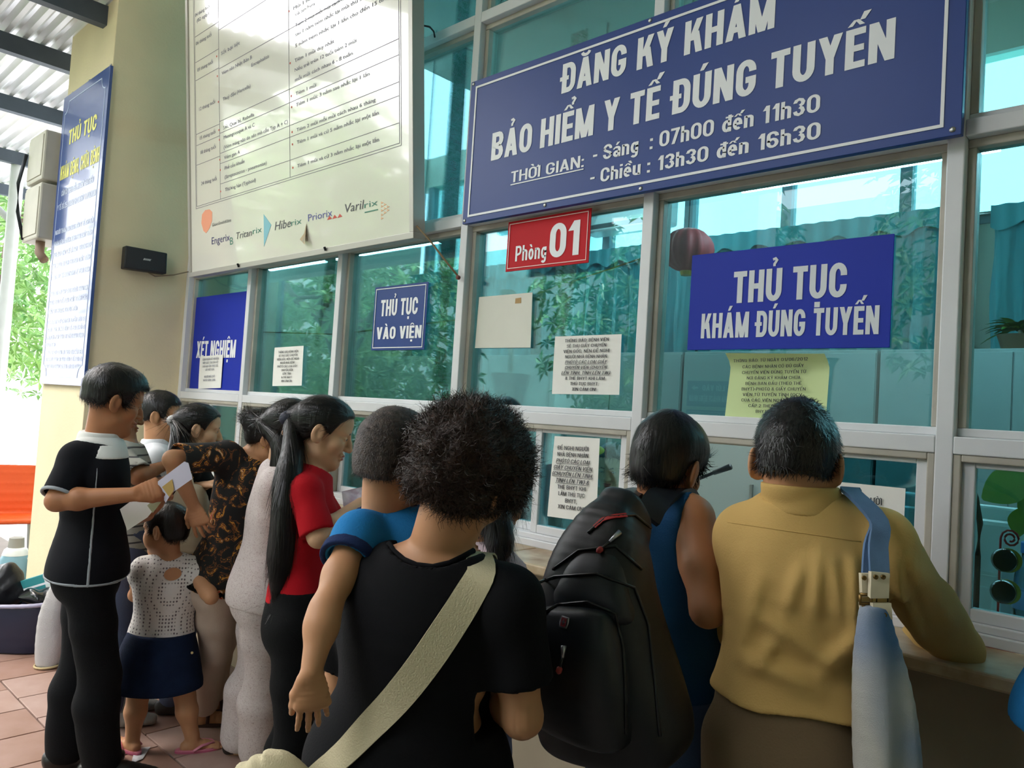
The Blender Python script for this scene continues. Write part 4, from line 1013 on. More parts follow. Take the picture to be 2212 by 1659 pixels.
def strands(name, par, Vv, N, flow, n, ln, wd, mt, lift=.25, curl=0.0, seed=1, segs=3, jit=.25, sel=None, bend=.0):
    r = np.random.RandomState(seed); ok = np.arange(len(Vv)) if sel is None else np.where(sel(Vv))[0]
    if not len(ok): return None
    i = r.choice(ok, n); P = Vv[i]; Nn = N[i]
    d = flow(P)+r.normal(size=(n, 3))*jit; d -= (d*Nn).sum(1)[:, None]*Nn; d /= np.maximum(np.linalg.norm(d, axis=1), 1e-6)[:, None]
    sd = np.cross(d, Nn); L = ln*(.5+r.rand(n)); vs = []; ph = r.rand(n)*6.28
    P = P-Nn*.003
    for j in range(segs+1):
        t = j/segs
        c = P+d*(L*t)[:, None]+Nn*((lift*L*t)-(bend*L*t*t))[:, None]
        if curl: c = c+(sd*np.cos(ph+t*7)[:, None]+Nn*np.sin(ph+t*7)[:, None])*curl*t
        wv = wd*(1-.75*t)
        vs += [c-sd*wv, c+sd*wv]
    vs = np.stack(vs, 1).reshape(-1, 3); m = 2*(segs+1); q = []
    b = np.arange(n)*m
    for j in range(segs): q.append(np.stack([b+2*j, b+2*j+1, b+2*j+3, b+2*j+2], 1))
    o = mesh_np(name, vs, np.concatenate(q), mt, par, smooth=True); o['kind'] = 'stuff'
    return o

# ------------------------------------------------------------------ hand
def hand(F, w, d, n, side, sc=1.0, curl=(25, 30, 35, 40), thumb=35, spread=6, tcurl=20):
    """w wrist, d towards fingers, n back-of-hand normal, side +1 if the thumb lies on cross(d, n)"""
    d = unit(d); n = unit(n-d*(n@d)); t = np.cross(d, n)*side
    S = sc
    F.loft([(w, t, n, .027*S, .020*S), (w+d*.035*S, t, n, .036*S, .017*S), (w+d*.075*S, t, n, .041*S, .0145*S), (w+d*.092*S, t, n, .038*S, .011*S)], .008*S)
    tips = []
    ln = (.074, .082, .076, .060); xs_ = (.030, .010, -.010, -.029); rr = (.0088, .0090, .0086, .0076)
    for i in range(4):
        b = w+d*(.086-.004*abs(i-1.2))*S+t*xs_[i]*S; a = math.radians(spread*(1.5-i)); dd = unit(d*math.cos(a)+t*math.sin(a)); ang = 0; p = b; pts = [b-d*.02*S]; rad = [rr[i]*S*1.05]
        pts.append(b); rad.append(rr[i]*1.04*S)
        for j, fr_ in enumerate((.45, .31, .24)):
            ang += math.radians(curl[i])*(.55 if j == 0 else 1.0); v = dd*math.cos(ang)-n*math.sin(ang); p = p+v*ln[i]*fr_*S; pts.append(p); rad.append(rr[i]*S*(1-.10*(j+1)))
        F.path(pts, rad, .004*S); tips.append(p)
    a = math.radians(thumb); v = unit(d*math.cos(a)+t*math.sin(a)-n*.25); p0 = w+d*.018*S+t*.022*S; p1 = p0+v*.042*S
    a2 = math.radians(max(thumb-tcurl, 0)); v2 = unit(d*math.cos(a2)+t*math.sin(a2)-n*.3); p2 = p1+v2*.032*S; p3 = p2+unit(v2-n*.15)*.026*S
    F.path([p0, p1, p2, p3], [.016*S, .0125*S, .0102*S, .0078*S], .008*S); tips.append(p3)
    return tips
def foot(F, ank, d, sc=1.0, k=.01):
    d = unit(V(d[0], d[1], 0)); s_ = V(d[1], -d[0], 0); z = V(0, 0, 1)
    g = V(ank[0], ank[1], FL)
    F.loft([(g-d*.055*sc+z*.030*sc, s_, z, .028*sc, .030*sc), (g+z*.034*sc, s_, z, .032*sc, .034*sc), (g+d*.07*sc+z*.030*sc, s_, z, .038*sc, .028*sc), (g+d*.13*sc+z*.018*sc, s_, z, .043*sc, .017*sc), (g+d*.165*sc+z*.013*sc, s_, z, .036*sc, .012*sc)], .012)
    for i in range(5):
        x = (i-2)*.015*sc; l = (.205, .200, .192, .182, .170)[i]*sc; F.cone(g+d*.15*sc-s_*x*1.05+z*.012*sc, g+d*l-s_*x*1.15+z*.010*sc, .0095*sc, (.011 if i == 0 else .0085)*sc, .005)
    F.cone(g+z*.04*sc, ank+z*.05*sc, .036*sc, .034*sc, .02)

# ------------------------------------------------------------------ body
class Body:
    """joints in world metres; face = heading of the chest in degrees"""
    def __init__(s, pel, nek, face, H=1.65, shw=.19, hipw=.092, build=1.0, female=False, face_hip=None, shdrop=.045, chest=1.0, belly=1.0, roundb=0.0):
        s.H = H; s.k = H/1.65; k = s.k; s.b = build; s.female = female
        s.pel = V(*pel); s.nek = V(*nek)
        def ax(a): a = math.radians(a); return V(math.cos(a), math.sin(a), 0), V(math.sin(a), -math.cos(a), 0)
        s.f, s.r = ax(face); s.hf, s.hr = ax(face if face_hip is None else face_hip)
        up = s.nek-s.pel; s.up = unit(up); s.L = np.linalg.norm(up)
        s.f2 = unit(s.f-s.up*(s.f@s.up))
        s.shR = s.nek+s.r*shw-s.up*shdrop*1.3; s.shL = s.nek-s.r*shw-s.up*shdrop*1.3
        s.hipR = s.pel+s.hr*hipw*k-V(0, 0, .03*k); s.hipL = s.pel-s.hr*hipw*k-V(0, 0, .03*k)
        s.shw = shw; s.chest = chest; s.belly = belly; s.roundb = roundb
        s.J = {}
    def limb(s, nm, *pts): s.J[nm] = [V(*p) for p in pts]; return s
    def legs_default(s, footR=None, footL=None, bend=.02, toeR=None, toeL=None):
        for nm, hip, ft, toe in (('legR', s.hipR, footR, toeR), ('legL', s.hipL, footL, toeL)):
            a = V(*(ft if ft is not None else (hip[0]-s.hf[0]*.0, hip[1]-s.hf[1]*.0, 0))); a[2] = FL+.075*s.k
            kn = hip*.47+a*.53+s.hf*bend*s.k
            s.J[nm] = [hip, kn, a]; s.J[nm+'toe'] = unit(toe) if toe is not None else s.hf
        return s
    def torso(s, F, o=0.0, k=.02, lo=-.10, hi=1.0, hem=None, wide=0.0):
        b = s.b; kk = s.k; L = s.L; c = s.chest; bl = s.belly; fem = s.female
        def cpt(t): return s.pel+s.up*L*t-s.f2*(s.roundb*math.sin(math.pi*min(max(t, 0), 1)))
        ww = .128 if fem else .138
        st = [(-.16, .150*b, .105*b), (-.04, (.166 if fem else .158)*b, .118*b), (.12, .156*b, .112*b*bl), (.36, ww*b, .098*b*bl), (.62, (.148 if fem else .158)*b*c, .112*b*c), (.80, (.150 if fem else .165)*c*b, .100*b*c), (.93, .125*b, .080*b), (1.0, .070, .062)]
        S_ = []
        for t, w_, d_ in st:
            if t < lo-.2: continue
            side = unit(s.hr*(1-min(max(t, 0), 1))+s.r*min(max(t, 0), 1)); fr_ = unit(np.cross(s.up, side)); fr_ = fr_ if fr_@s.f > 0 else -fr_
            S_.append((cpt(t)+(s.f2*.008), side, fr_, w_*kk+o+wide*max(0, .5-t), d_*kk+o+wide*.8*max(0, .5-t)))
        F.loft(S_, k)
        for sh in (s.shR, s.shL):
            F.cone(s.nek-s.up*.008*kk, sh+s.up*.004*kk, .038*kk+o*.6, .046*kk*b+o*.9, .04*kk)
            F.ell(sh-s.up*.01*kk, np.array([s.r, s.f2, s.up]), V(.050, .052, .060)*kk*b+o*.8, .035*kk)
            F.cone(sh-s.up*.05*kk+unit(s.nek-sh)*.02, s.pel+s.up*L*.55+(sh-s.nek)*.55, .046*kk*b+o*.6, .048*kk*b+o*.6, .045*kk)
        if fem:
            for sg in (-1, 1): F.ell(cpt(.66)+s.r*sg*.068*kk+s.f2*.075*kk*c, np.array([s.r, s.f2, s.up]), V(.062, .06, .062)*kk*c+o, .04)
        if fem or True:
            for sg in (-1, 1): F.ell(s.pel+s.hr*sg*.066*kk-s.hf*.040*kk*b-V(0, 0, .040*kk), np.array([s.hr, s.hf, V(0, 0, 1)]), V(.078, .068, .080)*kk*b+o*.8, .05)
    def arm(s, F, nm, o=0.0, t1=1.0, k=.02, r=1.0, flare=0.0):
        A, E_, W = s.J[nm]; kk = s.k*r; u = s.b*.5+.5
        tot = 2.0; e = t1*tot
        if e <= 1: F.cone(A, A+(E_-A)*e, .050*kk*u+o, (.050-.010*e)*kk*u+o+flare, k); return
        F.path([A, A*.45+E_*.55, E_], [.050*kk*u+o, .046*kk*u+o, .038*kk*u+o], k)
        q = e-1
        F.path([E_, E_*.72+W*.28, E_+(W-E_)*max(q, .3)], [.038*kk*u+o, .041*kk*u+o, (.041-.014*max(q, .3))*kk*u+o+flare], k)
    def leg(s, F, nm, o=0.0, t1=1.0, k=.02, r=1.0, o2=None, flare=0.0):
        H_, K, A = s.J[nm]; kk = s.k*r; b = s.b
        o2 = o if o2 is None else o2
        e = t1*2
        if e <= 1: F.cone(H_, H_+(K-H_)*e, .088*kk*b+o, (.088-.03*e)*kk*b+o+flare, k); return
        F.path([H_, H_*.5+K*.5, K], [.088*kk*b+o, .078*kk*b+o, .056*kk*b+(o+o2)/2], k)
        q = e-1; cm = K*.68+A*.32-s.hf*.018*kk; En = K+(A-K)*max(q, .35)
        F.path([K, cm, En], [.056*kk*b+(o+o2)/2, .058*kk*b+o2, (.058+(.034-.058)*max(q, .35))*kk*b+o2+flare], k)
def skin_mesh(par, F, mt, h=.008, fine=(), name='body'):
    """one mesh from one field: coarse where clothed, fine boxes (lo, hi, h) for head and hands"""
    Vs, Qs = F.mesh(h); keep = np.ones(len(Qs), bool)
    for lo, hi, fh in fine:
        ins = ((Vs > lo+h*.6) & (Vs < hi-h*.6)).all(1); keep &= ~ins[Qs].all(1)
    allV = [Vs]; allQ = [Qs[keep]]; n = len(Vs)
    for lo, hi, fh in fine:
        v, q = F.mesh(fh, V(*lo), V(*hi)); allV.append(v); allQ.append(q+n); n += len(v)
    Vv = np.concatenate(allV); Q = np.concatenate(allQ); used = np.zeros(len(Vv), bool); used[Q.ravel()] = True
    mp = np.cumsum(used)-1
    return mesh_np(name, Vv[used], mp[Q], mt, par)
def box_at(c, r): c = V(*c); r = np.asarray(r, float); return (c-r, c+r)
from mathutils.bvhtree import BVHTree
def bvh(objs):
    vs = []; fs = []
    for o in objs:
        n = len(vs); off = world_loc(o)
        vs += [tuple(v.co+off) for v in o.data.vertices]; fs += [tuple(i+n for i in p.vertices) for p in o.data.polygons]
    return BVHTree.FromPolygons(vs, fs)
# ================================================================== people: shared pieces
def neck_cut(F, B, r=.066, drop=.012, fwd=.02, to=None):
    if to is not None: F.cone(B.nek-B.up*drop, to, r, r*1.1, .008, 's'); F.cone(to, to+V(0, 0, .2), r*1.1, r*1.8, .008, 's'); return
    F.cone(B.nek-B.up*drop+B.f2*fwd, B.nek+B.up*.25+B.f2*(fwd+.03), r, r*1.6, .008, 's')
def top_field(B, o=.012, hem=.06, sl=None, wide=0.0, seed=1, amp=.004, freq=20, neck=.066, drop=.012, hemdir=None, k=.02, fwd=.02, flare=.008, aniso=(1, 1, .35), inner=True, to=None):
    F = Field(); B.torso(F, o, wide=wide)
    for nm, t in (sl or {}).items(): B.arm(F, nm, o, t, flare=flare)
    F.half(B.pel-B.up*hem*B.k, -(B.up if hemdir is None else hemdir), .004)
    if True:
        for nm, t in (sl or {}).items():
            A, E_, W = B.J[nm]; e = t*2
            p = A+(E_-A)*e if e <= 1 else E_+(W-E_)*(e-1)
            d = unit(E_-A) if e <= 1 else unit(W-E_)
            rr = (.050-.010*min(e, 1))*B.k*(B.b*.5+.5)+o+flare-.013 if e <= 1 else .041*B.k+o+flare-.016
            if t < .15: continue
            F.cyl(p, d, rr+.035, rr+.045, .09, .003); F.cyl(p-d*.016, d, rr, rr, .05, .003)
    neck_cut(F, B, neck, drop, fwd, to)
    F.wr = folds(seed, amp, freq, aniso)
    return F
def pants_field(B, o=.010, waist=.09, t1=1.0, o2=None, flare=0.0, seed=2, amp=.004, legs=('legR', 'legL'), k=.02):
    F = Field(); kk = B.k; b = B.b
    S_ = []
    for t, w_, d_ in ((-.10, .150*b, .110*b), (-.03, (.170 if B.female else .160)*b, .120*b), (.06, .158*b, .115*b*B.belly), (.13, .148*b, .105*b*B.belly)):
        S_.append((B.pel+B.up*t*kk+B.f2*.006, B.hr, unit(np.cross(B.up, B.hr)*(-1)), w_*kk+o, d_*kk+o))
    F.loft(S_, k)
    for sg in (-1, 1): F.ell(B.pel+B.hr*sg*.066*kk-B.hf*.040*kk*b-V(0, 0, .040*kk), np.array([B.hr, B.hf, V(0, 0, 1)]), V(.078, .068, .080)*kk*b+o, .05)
    for nm in legs: B.leg(F, nm, o, t1, o2=o2, flare=flare)
    F.half(B.pel+B.up*waist*kk, B.up, .004)
    if t1 > .9 and legs and B.J['legR'][2][2] > FL: F.half(V(0, 0, FL+.035), V(0, 0, -1), .004)
    F.wr = folds(seed, amp, 26, (1, 1, .5))
    return F
def person(label, B, group=None):
    c = (B.J['legR'][2]+B.J['legL'][2])/2
    return empty('person', (c[0], c[1], FL), label=label, cat='person', group=group)
def flow_from(p, fr=None):
    p = V(*p); return lambda P: unitrows(P-p)
def flow_to(p):
    p = V(*p); return lambda P: unitrows(p-P)
def unitrows(A): return A/np.maximum(np.linalg.norm(A, axis=1), 1e-6)[:, None]
def hair_obj(par, F, h, mt, smt, n, ln, flow, wd=.0011, name='hair', **k):
    Vv, Q = F.mesh(h); o = mesh_np(name, Vv, Q, mt, par)
    if n: strands('hair_strands', o, Vv, normals(Vv, Q), flow, n, ln, wd, smt, **k)
    return o
def headbox(fr, h, up=.16, dn=.16): return (fr.c-V(.15, .15, dn)*fr.s, fr.c+V(.15, .15, up)*fr.s, h)
def handbox(w, h, r=.20): return (V(*w)-r, V(*w)+r, h)
def collar(par, B, mt, r=.064, ht=.04, name='collar', h=.004, fold=.012, gap=0, to=None):
    ax_ = B.up if to is None else unit(to-B.nek)
    F = Field(); a = B.nek+ax_*.010; b = B.nek+ax_*(ht+.016)+B.f2*(.012 if to is None else 0)
    F.cone(a, b, r+fold+.004, r, .006); F.cone(a-B.up*.012, a+B.up*.012, r+fold*1.4, r+fold, .01)
    F.half(a-B.up*.02, -B.up); F.half(b, B.up, .003)
    F.cone(a-B.up*.1, b+B.up*.05, r-.006, r-.006, .003, 's')
    return F.obj(name, h, mt, par)
# ================================================================== 1. man in a tan shirt at the end window
def man_tan():
    B = Body(at(1708, 1590, 1.60), at(1732, 1096, 1.62), 106, H=1.66, shw=.133, build=.86, shdrop=.04, belly=.95, roundb=.02)
    B.shR = at(1902, 1166, 1.56); B.shL = at(1614, 1152, 1.67)
    B.limb('armR', B.shR, at(2068, 1402, 1.74), at(1960, 1395, 1.97)).limb('armL', B.shL, at(1588, 1345, 1.80), at(1690, 1360, 2.02))
    B.legs_default(bend=.01)
    P_ = person('man in a long-sleeved tan shirt and brown trousers leaning at the end window', B)
    fr = Frame(at(1719, 1003, 1.63), 110, -6, 0, 1.0)
    F = Field(); head_field(F, fr, neck_to=B.nek, neck_r=.056); B.torso(F)
    for a in ('armR', 'armL'): B.arm(F, a)
    for l in ('legR', 'legL'): B.leg(F, l)
    for a, sd, nn in (('armR', 1, V(0, 0, 1)), ('armL', -1, V(0, 0, 1))):
        d = unit(B.J[a][2]-B.J[a][1]); hand(F, B.J[a][2], d, nn, sd)
    skin_mesh(P_, F, SK, .011, [headbox(fr, .0042), handbox(B.J['armR'][2], .005), handbox(B.J['armL'][2], .005)])
    face_bits(fr, P_)
    TAN = cloth('tan cotton', '#c8a565', .10, .12, 260, vscale=3)
    T = top_field(B, .015, -.075, {'armR': .96, 'armL': .96}, wide=.04, seed=11, amp=.009, freq=24, neck=.058, flare=.004, inner=False, to=fr.p(0, -.022, -.045), drop=0)
    Z1 = 1.48
    W_ = lambda x, y, z=Z1: at(x, y, z)
    seg = []
    for (x0, y0, x1, y1, wd, hg) in ((1770, 1200, 1760, 1330, .016, .012), (1800, 1210, 1815, 1340, .014, .011), (1735, 1215, 1700, 1320, .016, .010), (1845, 1215, 1850, 1400, .016, .014), (1640, 1330, 1790, 1430, .018, .012), (1600, 1420, 1760, 1490, .02, .014), (1640, 1250, 1600, 1400, .018, .010),
                                      (1780, 1450, 1850, 1380, .018, .012), (1680, 1380, 1620, 1450, .016, .01), (1960, 1200, 2010, 1330, .018, .012), (1935, 1230, 1990, 1400, .016, .012), (2000, 1240, 2060, 1360, .016, .01)):
        zz = 1.50 if x0 < 1900 else 1.62
        seg.append((W_(x0, y0, zz), W_(x1, y1, zz), wd, hg*1.5))
    T.wr = creases(seg, T.wr)
    T.obj('shirt', .0065, TAN, P_)
    collar(P_, B, TAN, .066, .042, to=fr.p(0, -.022, -.045))
    tr = bvh([o_ for o_ in P_.children if o_.name.startswith('shirt')]); pts = []
    for x_, y_ in [(1572+k*12, 1128+k*1.75) for k in range(25)]:
        h_ = tr.ray_cast(Vector([float(q) for q in CAM]), Vector([float(q) for q in unit(ray(x_, y_))]))
        if h_[0] is not None: pts.append(np.array(h_[0]))
    MB().tube(pts, .0016, 6).build('yoke_seam', TAN, P_, smooth=True)
    # yoke seam
    PA = pants_field(B, .014, .10, .97, o2=.03, seed=12)
    BRN = cloth('brown trouser cloth', '#6d5c45', .12)
    pa = PA.obj('trousers', .010, BRN, P_)
    H = Field(); hair_cap(H, fr, SHORT, .013, top=.008, side=-.004); cr = fr.p(0, -.06, .10)
    H.wr = folds(5, .003, 90, (1, 1, 1))
    hair_obj(P_, H, .0045, HAIR, HAIRS, 6500, .018, flow_from(cr), lift=.34, seed=3, jit=.3, bend=.1)
    for l in ('legR', 'legL'): shoe(P_, B, l, mat('black leather', '#141312', .4, bump=.1))
    return B, fr
def shoe(par, B, l, mt, sc=1.0, h=.006):
    F = Field(); a = B.J[l][2]; d = B.J[l+'toe']; d = unit(V(d[0], d[1], 0)); s_ = V(d[1], -d[0], 0); z = V(0, 0, 1); g = V(a[0], a[1], FL); sc = sc*B.k
    F.loft([(g-d*.062*sc+z*.038*sc, s_, z, .036*sc, .038*sc), (g+z*.045*sc, s_, z, .040*sc, .045*sc), (g+d*.08*sc+z*.036*sc, s_, z, .046*sc, .036*sc), (g+d*.15*sc+z*.026*sc, s_, z, .048*sc, .026*sc), (g+d*.205*sc+z*.020*sc, s_, z, .034*sc, .019*sc)], .01)
    F.half(g+z*.004, -z, .004)
    return F.obj('shoe', h, mt, par)

def std_body(F, B, legs=True, o=-.006):
    B.torso(F, o)
    for a in ('armR', 'armL'):
        if a in B.J: B.arm(F, a)
    if legs:
        for l in ('legR', 'legL'): B.leg(F, l, o)
# ================================================================== 2. man in a blue tank top
def man_tank():
    B = Body(at(1420, 1560, 1.86), at(1432, 1098, 1.88), 100, H=1.62, shw=.145, build=.92, shdrop=.035)
    B.shR = at(1496, 1118, 1.80)
    B.limb('armR', B.shR, at(1528, 1318, 1.68), at(1590, 1290, 1.92)).limb('armL', B.shL, at(1300, 1340, 1.95), at(1400, 1300, 2.10))
    B.legs_default(bend=.01)
    P_ = person('young man in a dark blue tank top and jeans carrying a big black backpack', B)
    fr = Frame(at(1441, 1008, 1.90), 92, -14, 6, .98)
    F = Field(); head_field(F, fr, neck_to=B.nek, neck_r=.052); std_body(F, B)
    hand(F, B.J['armR'][2], B.J['armR'][2]-B.J['armR'][1], V(0, 0, 1), 1); hand(F, B.J['armL'][2], B.J['armL'][2]-B.J['armL'][1], V(0, 0, 1), -1)
    skin_mesh(P_, F, SKD, .009, [headbox(fr, .004), handbox(B.J['armR'][2], .005), handbox(B.J['armL'][2], .005)])
    face_bits(fr, P_)
    T = Field(); B.torso(T, .010, wide=.01)
    for sg, sh in ((1, B.shR), (-1, B.shL)):
        T.ell(sh+B.r*sg*.045-B.up*.03, np.array([B.r, B.f2, B.up]), V(.062, .10, .13), .008, 's')
    T.half(B.pel-B.up*.06, -B.up); neck_cut(T, B, .075, .03, .02); T.wr = folds(21, .006, 24)
    T.obj('tank_top', .007, cloth('dark teal blue jersey', '#1d4a72', .12), P_)
    pants_field(B, .014, .09, .97, o2=.03, seed=22).obj('jeans', .010, cloth('blue denim', '#46587a', .25, vscale=14), P_)
    H = Field(); hair_cap(H, fr, [(-.20, -.062), (-.09, -.06), (-.055, -.055), (-.036, -.03), (-.028, .0), (.0, .012), (.015, -.02), (.03, -.03), (.04, .0), (.055, .05), (.10, .06), (.14, .062)], .016, top=.008, side=-.004); H.wr = folds(6, .003, 80, (1, 1, 1))
    hair_obj(P_, H, .0045, HAIR, HAIRS, 6500, .032, flow_from(fr.p(0, -.05, .11)), lift=.18, seed=4, jit=.2, bend=.25)
    # necklace
    pts = []
    for a in np.linspace(0, 2*math.pi, 33):
        pts.append(B.nek+B.up*(.012-.03*max(0, -math.cos(a))*0+.02*math.cos(a)*0)+B.r*.064*math.sin(a)*1.05-B.f2*.060*math.cos(a)+B.up*.012*math.cos(a))
    m = MB()
    for k in range(32): m.lathe((pts[k]+pts[k+1])/2, [(.0008, -.0045), (.0042, -.002), (.0042, .002), (.0008, .0045)], 6, pts[k+1]-pts[k])
    nk = m.build('necklace', mat('silver chain', '#d8d6d0', .2, 1.0), P_, smooth=True); nk['kind'] = 'stuff'
    for l in ('legR', 'legL'): shoe(P_, B, l, mat('dark canvas shoe', '#2a2c33', .7))
    return B, fr
# ================================================================== 3. woman with curly hair and black T-shirt, with the boy on her arm
def woman_curly():
    B = Body(at(880, 1640, 1.46), at(938, 1208, 1.46), 122, H=1.52, shw=.150, build=1.02, female=True, shdrop=.05, roundb=.03)
    B.shR = at(1098, 1300, 1.40); B.shL = at(762, 1262, 1.50)
    B.limb('armR', B.shR, at(1128, 1548, 1.40), at(1060, 1470, 1.60)).limb('armL', B.shL, at(740, 1480, 1.58), at(900, 1400, 1.72))
    B.legs_default(bend=.01)
    P_ = person('woman with short curly brown hair and a black T-shirt carrying a little boy', B)
    fr = Frame(at(1006, 1042, 1.46), 105, -22, 12, .97)
    F = Field(); head_field(F, fr, True, neck_to=B.nek, neck_r=.052); std_body(F, B)
    hand(F, B.J['armR'][2], B.J['armR'][2]-B.J['armR'][1], V(0, 0, 1), 1, .92); hand(F, B.J['armL'][2], B.J['armL'][2]-B.J['armL'][1], V(0, 0, 1), -1, .92)
    skin_mesh(P_, F, SKL if False else SK, .009, [headbox(fr, .0042), handbox(B.J['armR'][2], .005), handbox(B.J['armL'][2], .005)])
    face_bits(fr, P_)
    T = top_field(B, .013, .16, {'armR': .34, 'armL': .36}, wide=.05, seed=31, amp=.006, freq=18, neck=.080, drop=.012, fwd=-.006, flare=.010)
    BT = cloth('black jersey', '#0b0c10', .15, .12)
    ts_ = T.obj('t_shirt', .0055, BT, P_)
    global CURL_SHIRT; CURL_SHIRT = ts_
    pants_field(B, .012, .08, .97, o2=.03, seed=32).obj('trousers', .011, cloth('black trouser cloth', '#0a0b0d', .1), P_)
    H = Field(); r = np.random.RandomState(8)
    line = [(-.25, -.068), (-.08, -.066), (-.04, -.062), (-.02, -.05), (.03, -.04), (.05, .0), (.065, .04), (.16, .05)]
    hair_cap(H, fr, line, .030, top=.010, back=.012, ears=False)
    for i in range(150):
        v = unit(r.normal(size=3)); 
        q = V(v[0]*.100, v[1]*.118-.02, v[2]*.105+.035)
        if q[2] < np.interp(q[1], [p[0] for p in line], [p[1] for p in line])+.012 or q[1] > .075: continue
        H.ell(fr.p(*q), fr.A, V(.020, .020, .018)*(.7+.5*r.rand()), .012)
    hair_obj(P_, H, .0045, HAIRB, HAIRSB, 9000, .030, lambda P: np.random.RandomState(3).normal(size=P.shape), wd=.0010, lift=.30, seed=5, jit=.8, curl=.010, segs=6)
    for l in ('legR', 'legL'): shoe(P_, B, l, mat('dark sandal', '#2d2622', .6), .92)
    return B, fr, P_
def boy():
    B = Body(at(880, 1400, 1.64), at(826, 1120, 1.57), 118, H=1.0, shw=.088, build=1.18, shdrop=.04, hipw=.09)
    B.shL = at(772, 1158, 1.50); B.shR = at(900, 1170, 1.62)
    B.limb('armL', B.shL, at(702, 1318, 1.36), at(672, 1452, 1.30)).limb('armR', B.shR, at(960, 1250, 1.70), at(990, 1200, 1.80))
    hp, hl_ = B.hipR, B.hipL
    B.J['legR'] = [hp, hp+V(.08, .12, -.05), hp+V(.06, .10, -.24)]; B.J['legL'] = [hl_, hl_+V(-.10, .10, -.06), hl_+V(-.10, .02, -.24)]
    P_ = empty('person', B.J['legL'][2], label='little boy in a bright blue T-shirt held by the curly-haired woman, one arm hanging', cat='person')
    fr = Frame(at(852, 996, 1.58), 104, -12, 4, .90)
    F = Field(); head_field(F, fr, child=True, neck_to=B.nek, neck_r=.041); std_body(F, B)
    w_ = B.J['armL'][2]; hand(F, w_, at(676, 1530, 1.30)-w_, -CF*.9+CR*.3, 1, .66, curl=(14, 16, 18, 22), thumb=30)
    hand(F, B.J['armR'][2], B.J['armR'][2]-B.J['armR'][1], V(0, 0, 1), 1, .6)
    for l, d in (('legR', V(.3, 1, 0)), ('legL', V(-.6, .6, 0))):
        a = B.J[l][2]; F.cone(a, a+unit(d)*.09-V(0, 0, .03), .026, .020, .02, flat=(V(0, 0, 1), .7))
    skin_mesh(P_, F, SK, .007, [headbox(fr, .004), handbox(w_, .0026, .16)])
    face_bits(fr, P_)
    T = top_field(B, .010, .02, {'armL': .17, 'armR': .26}, wide=.0, seed=41, amp=.006, freq=28, neck=.056, drop=.010, flare=.010)
    T.obj('t_shirt', .005, cloth('bright blue cotton', '#2277b4', .12), P_)
    # navy rib at sleeve and neck
    A, E_, W = B.J['armL']; d = unit(E_-A); p = A+(E_-A)*.34; rr = (.050-.010*.3)*B.k*(B.b*.5+.5)+.010+.010
    N = Field(); N.cone(p-d*.02, p+d*.006, rr+.002, rr+.003, .003); N.half(p+d*.004, d, .002); N.half(p-d*.018, -d, .002); N.cone(p-d*.1, p+d*.1, rr-.008, rr-.008, .002, 's')
    NV = cloth('navy rib', '#1c2c54', .1); N.obj('sleeve_band', .003, NV, P_)
    N = Field(); ring = [B.nek+B.up*.004+B.f2*.012+(B.r*math.cos(a)*.056+B.f2*math.sin(a)*.056)+B.up*(.008*-math.sin(a)) for a in np.linspace(0, 2*math.pi, 25)]
    N.path(ring, [.008]*25, .004); N.obj('neck_band', .003, NV, P_)
    pants_field(B, .012, .10, .62, seed=42).obj('shorts', .007, cloth('grey shorts cloth', '#55606e', .1), P_)
    H = Field(); hair_cap(H, fr, [(-.20, -.055), (-.09, -.055), (-.055, -.048), (-.036, -.02), (-.028, .016), (.0, .03), (.012, .012), (.03, .0), (.045, .045), (.06, .064), (.14, .07)], .005, ears=True); H.wr = folds(9, .0015, 90, (1, 1, 1))
    hair_obj(P_, H, .004, mat('short fuzzy hair', '#2a211d', .6, var=.3, vscale=80, bump=.4, bscale=300, col2='#4a3d36'), mat('fuzz strand', '#2a201b', .5), 6000, .009, flow_from(fr.p(0, -.05, .10)), wd=.0007, lift=.5, seed=6, jit=.3, segs=2)
    return B, fr
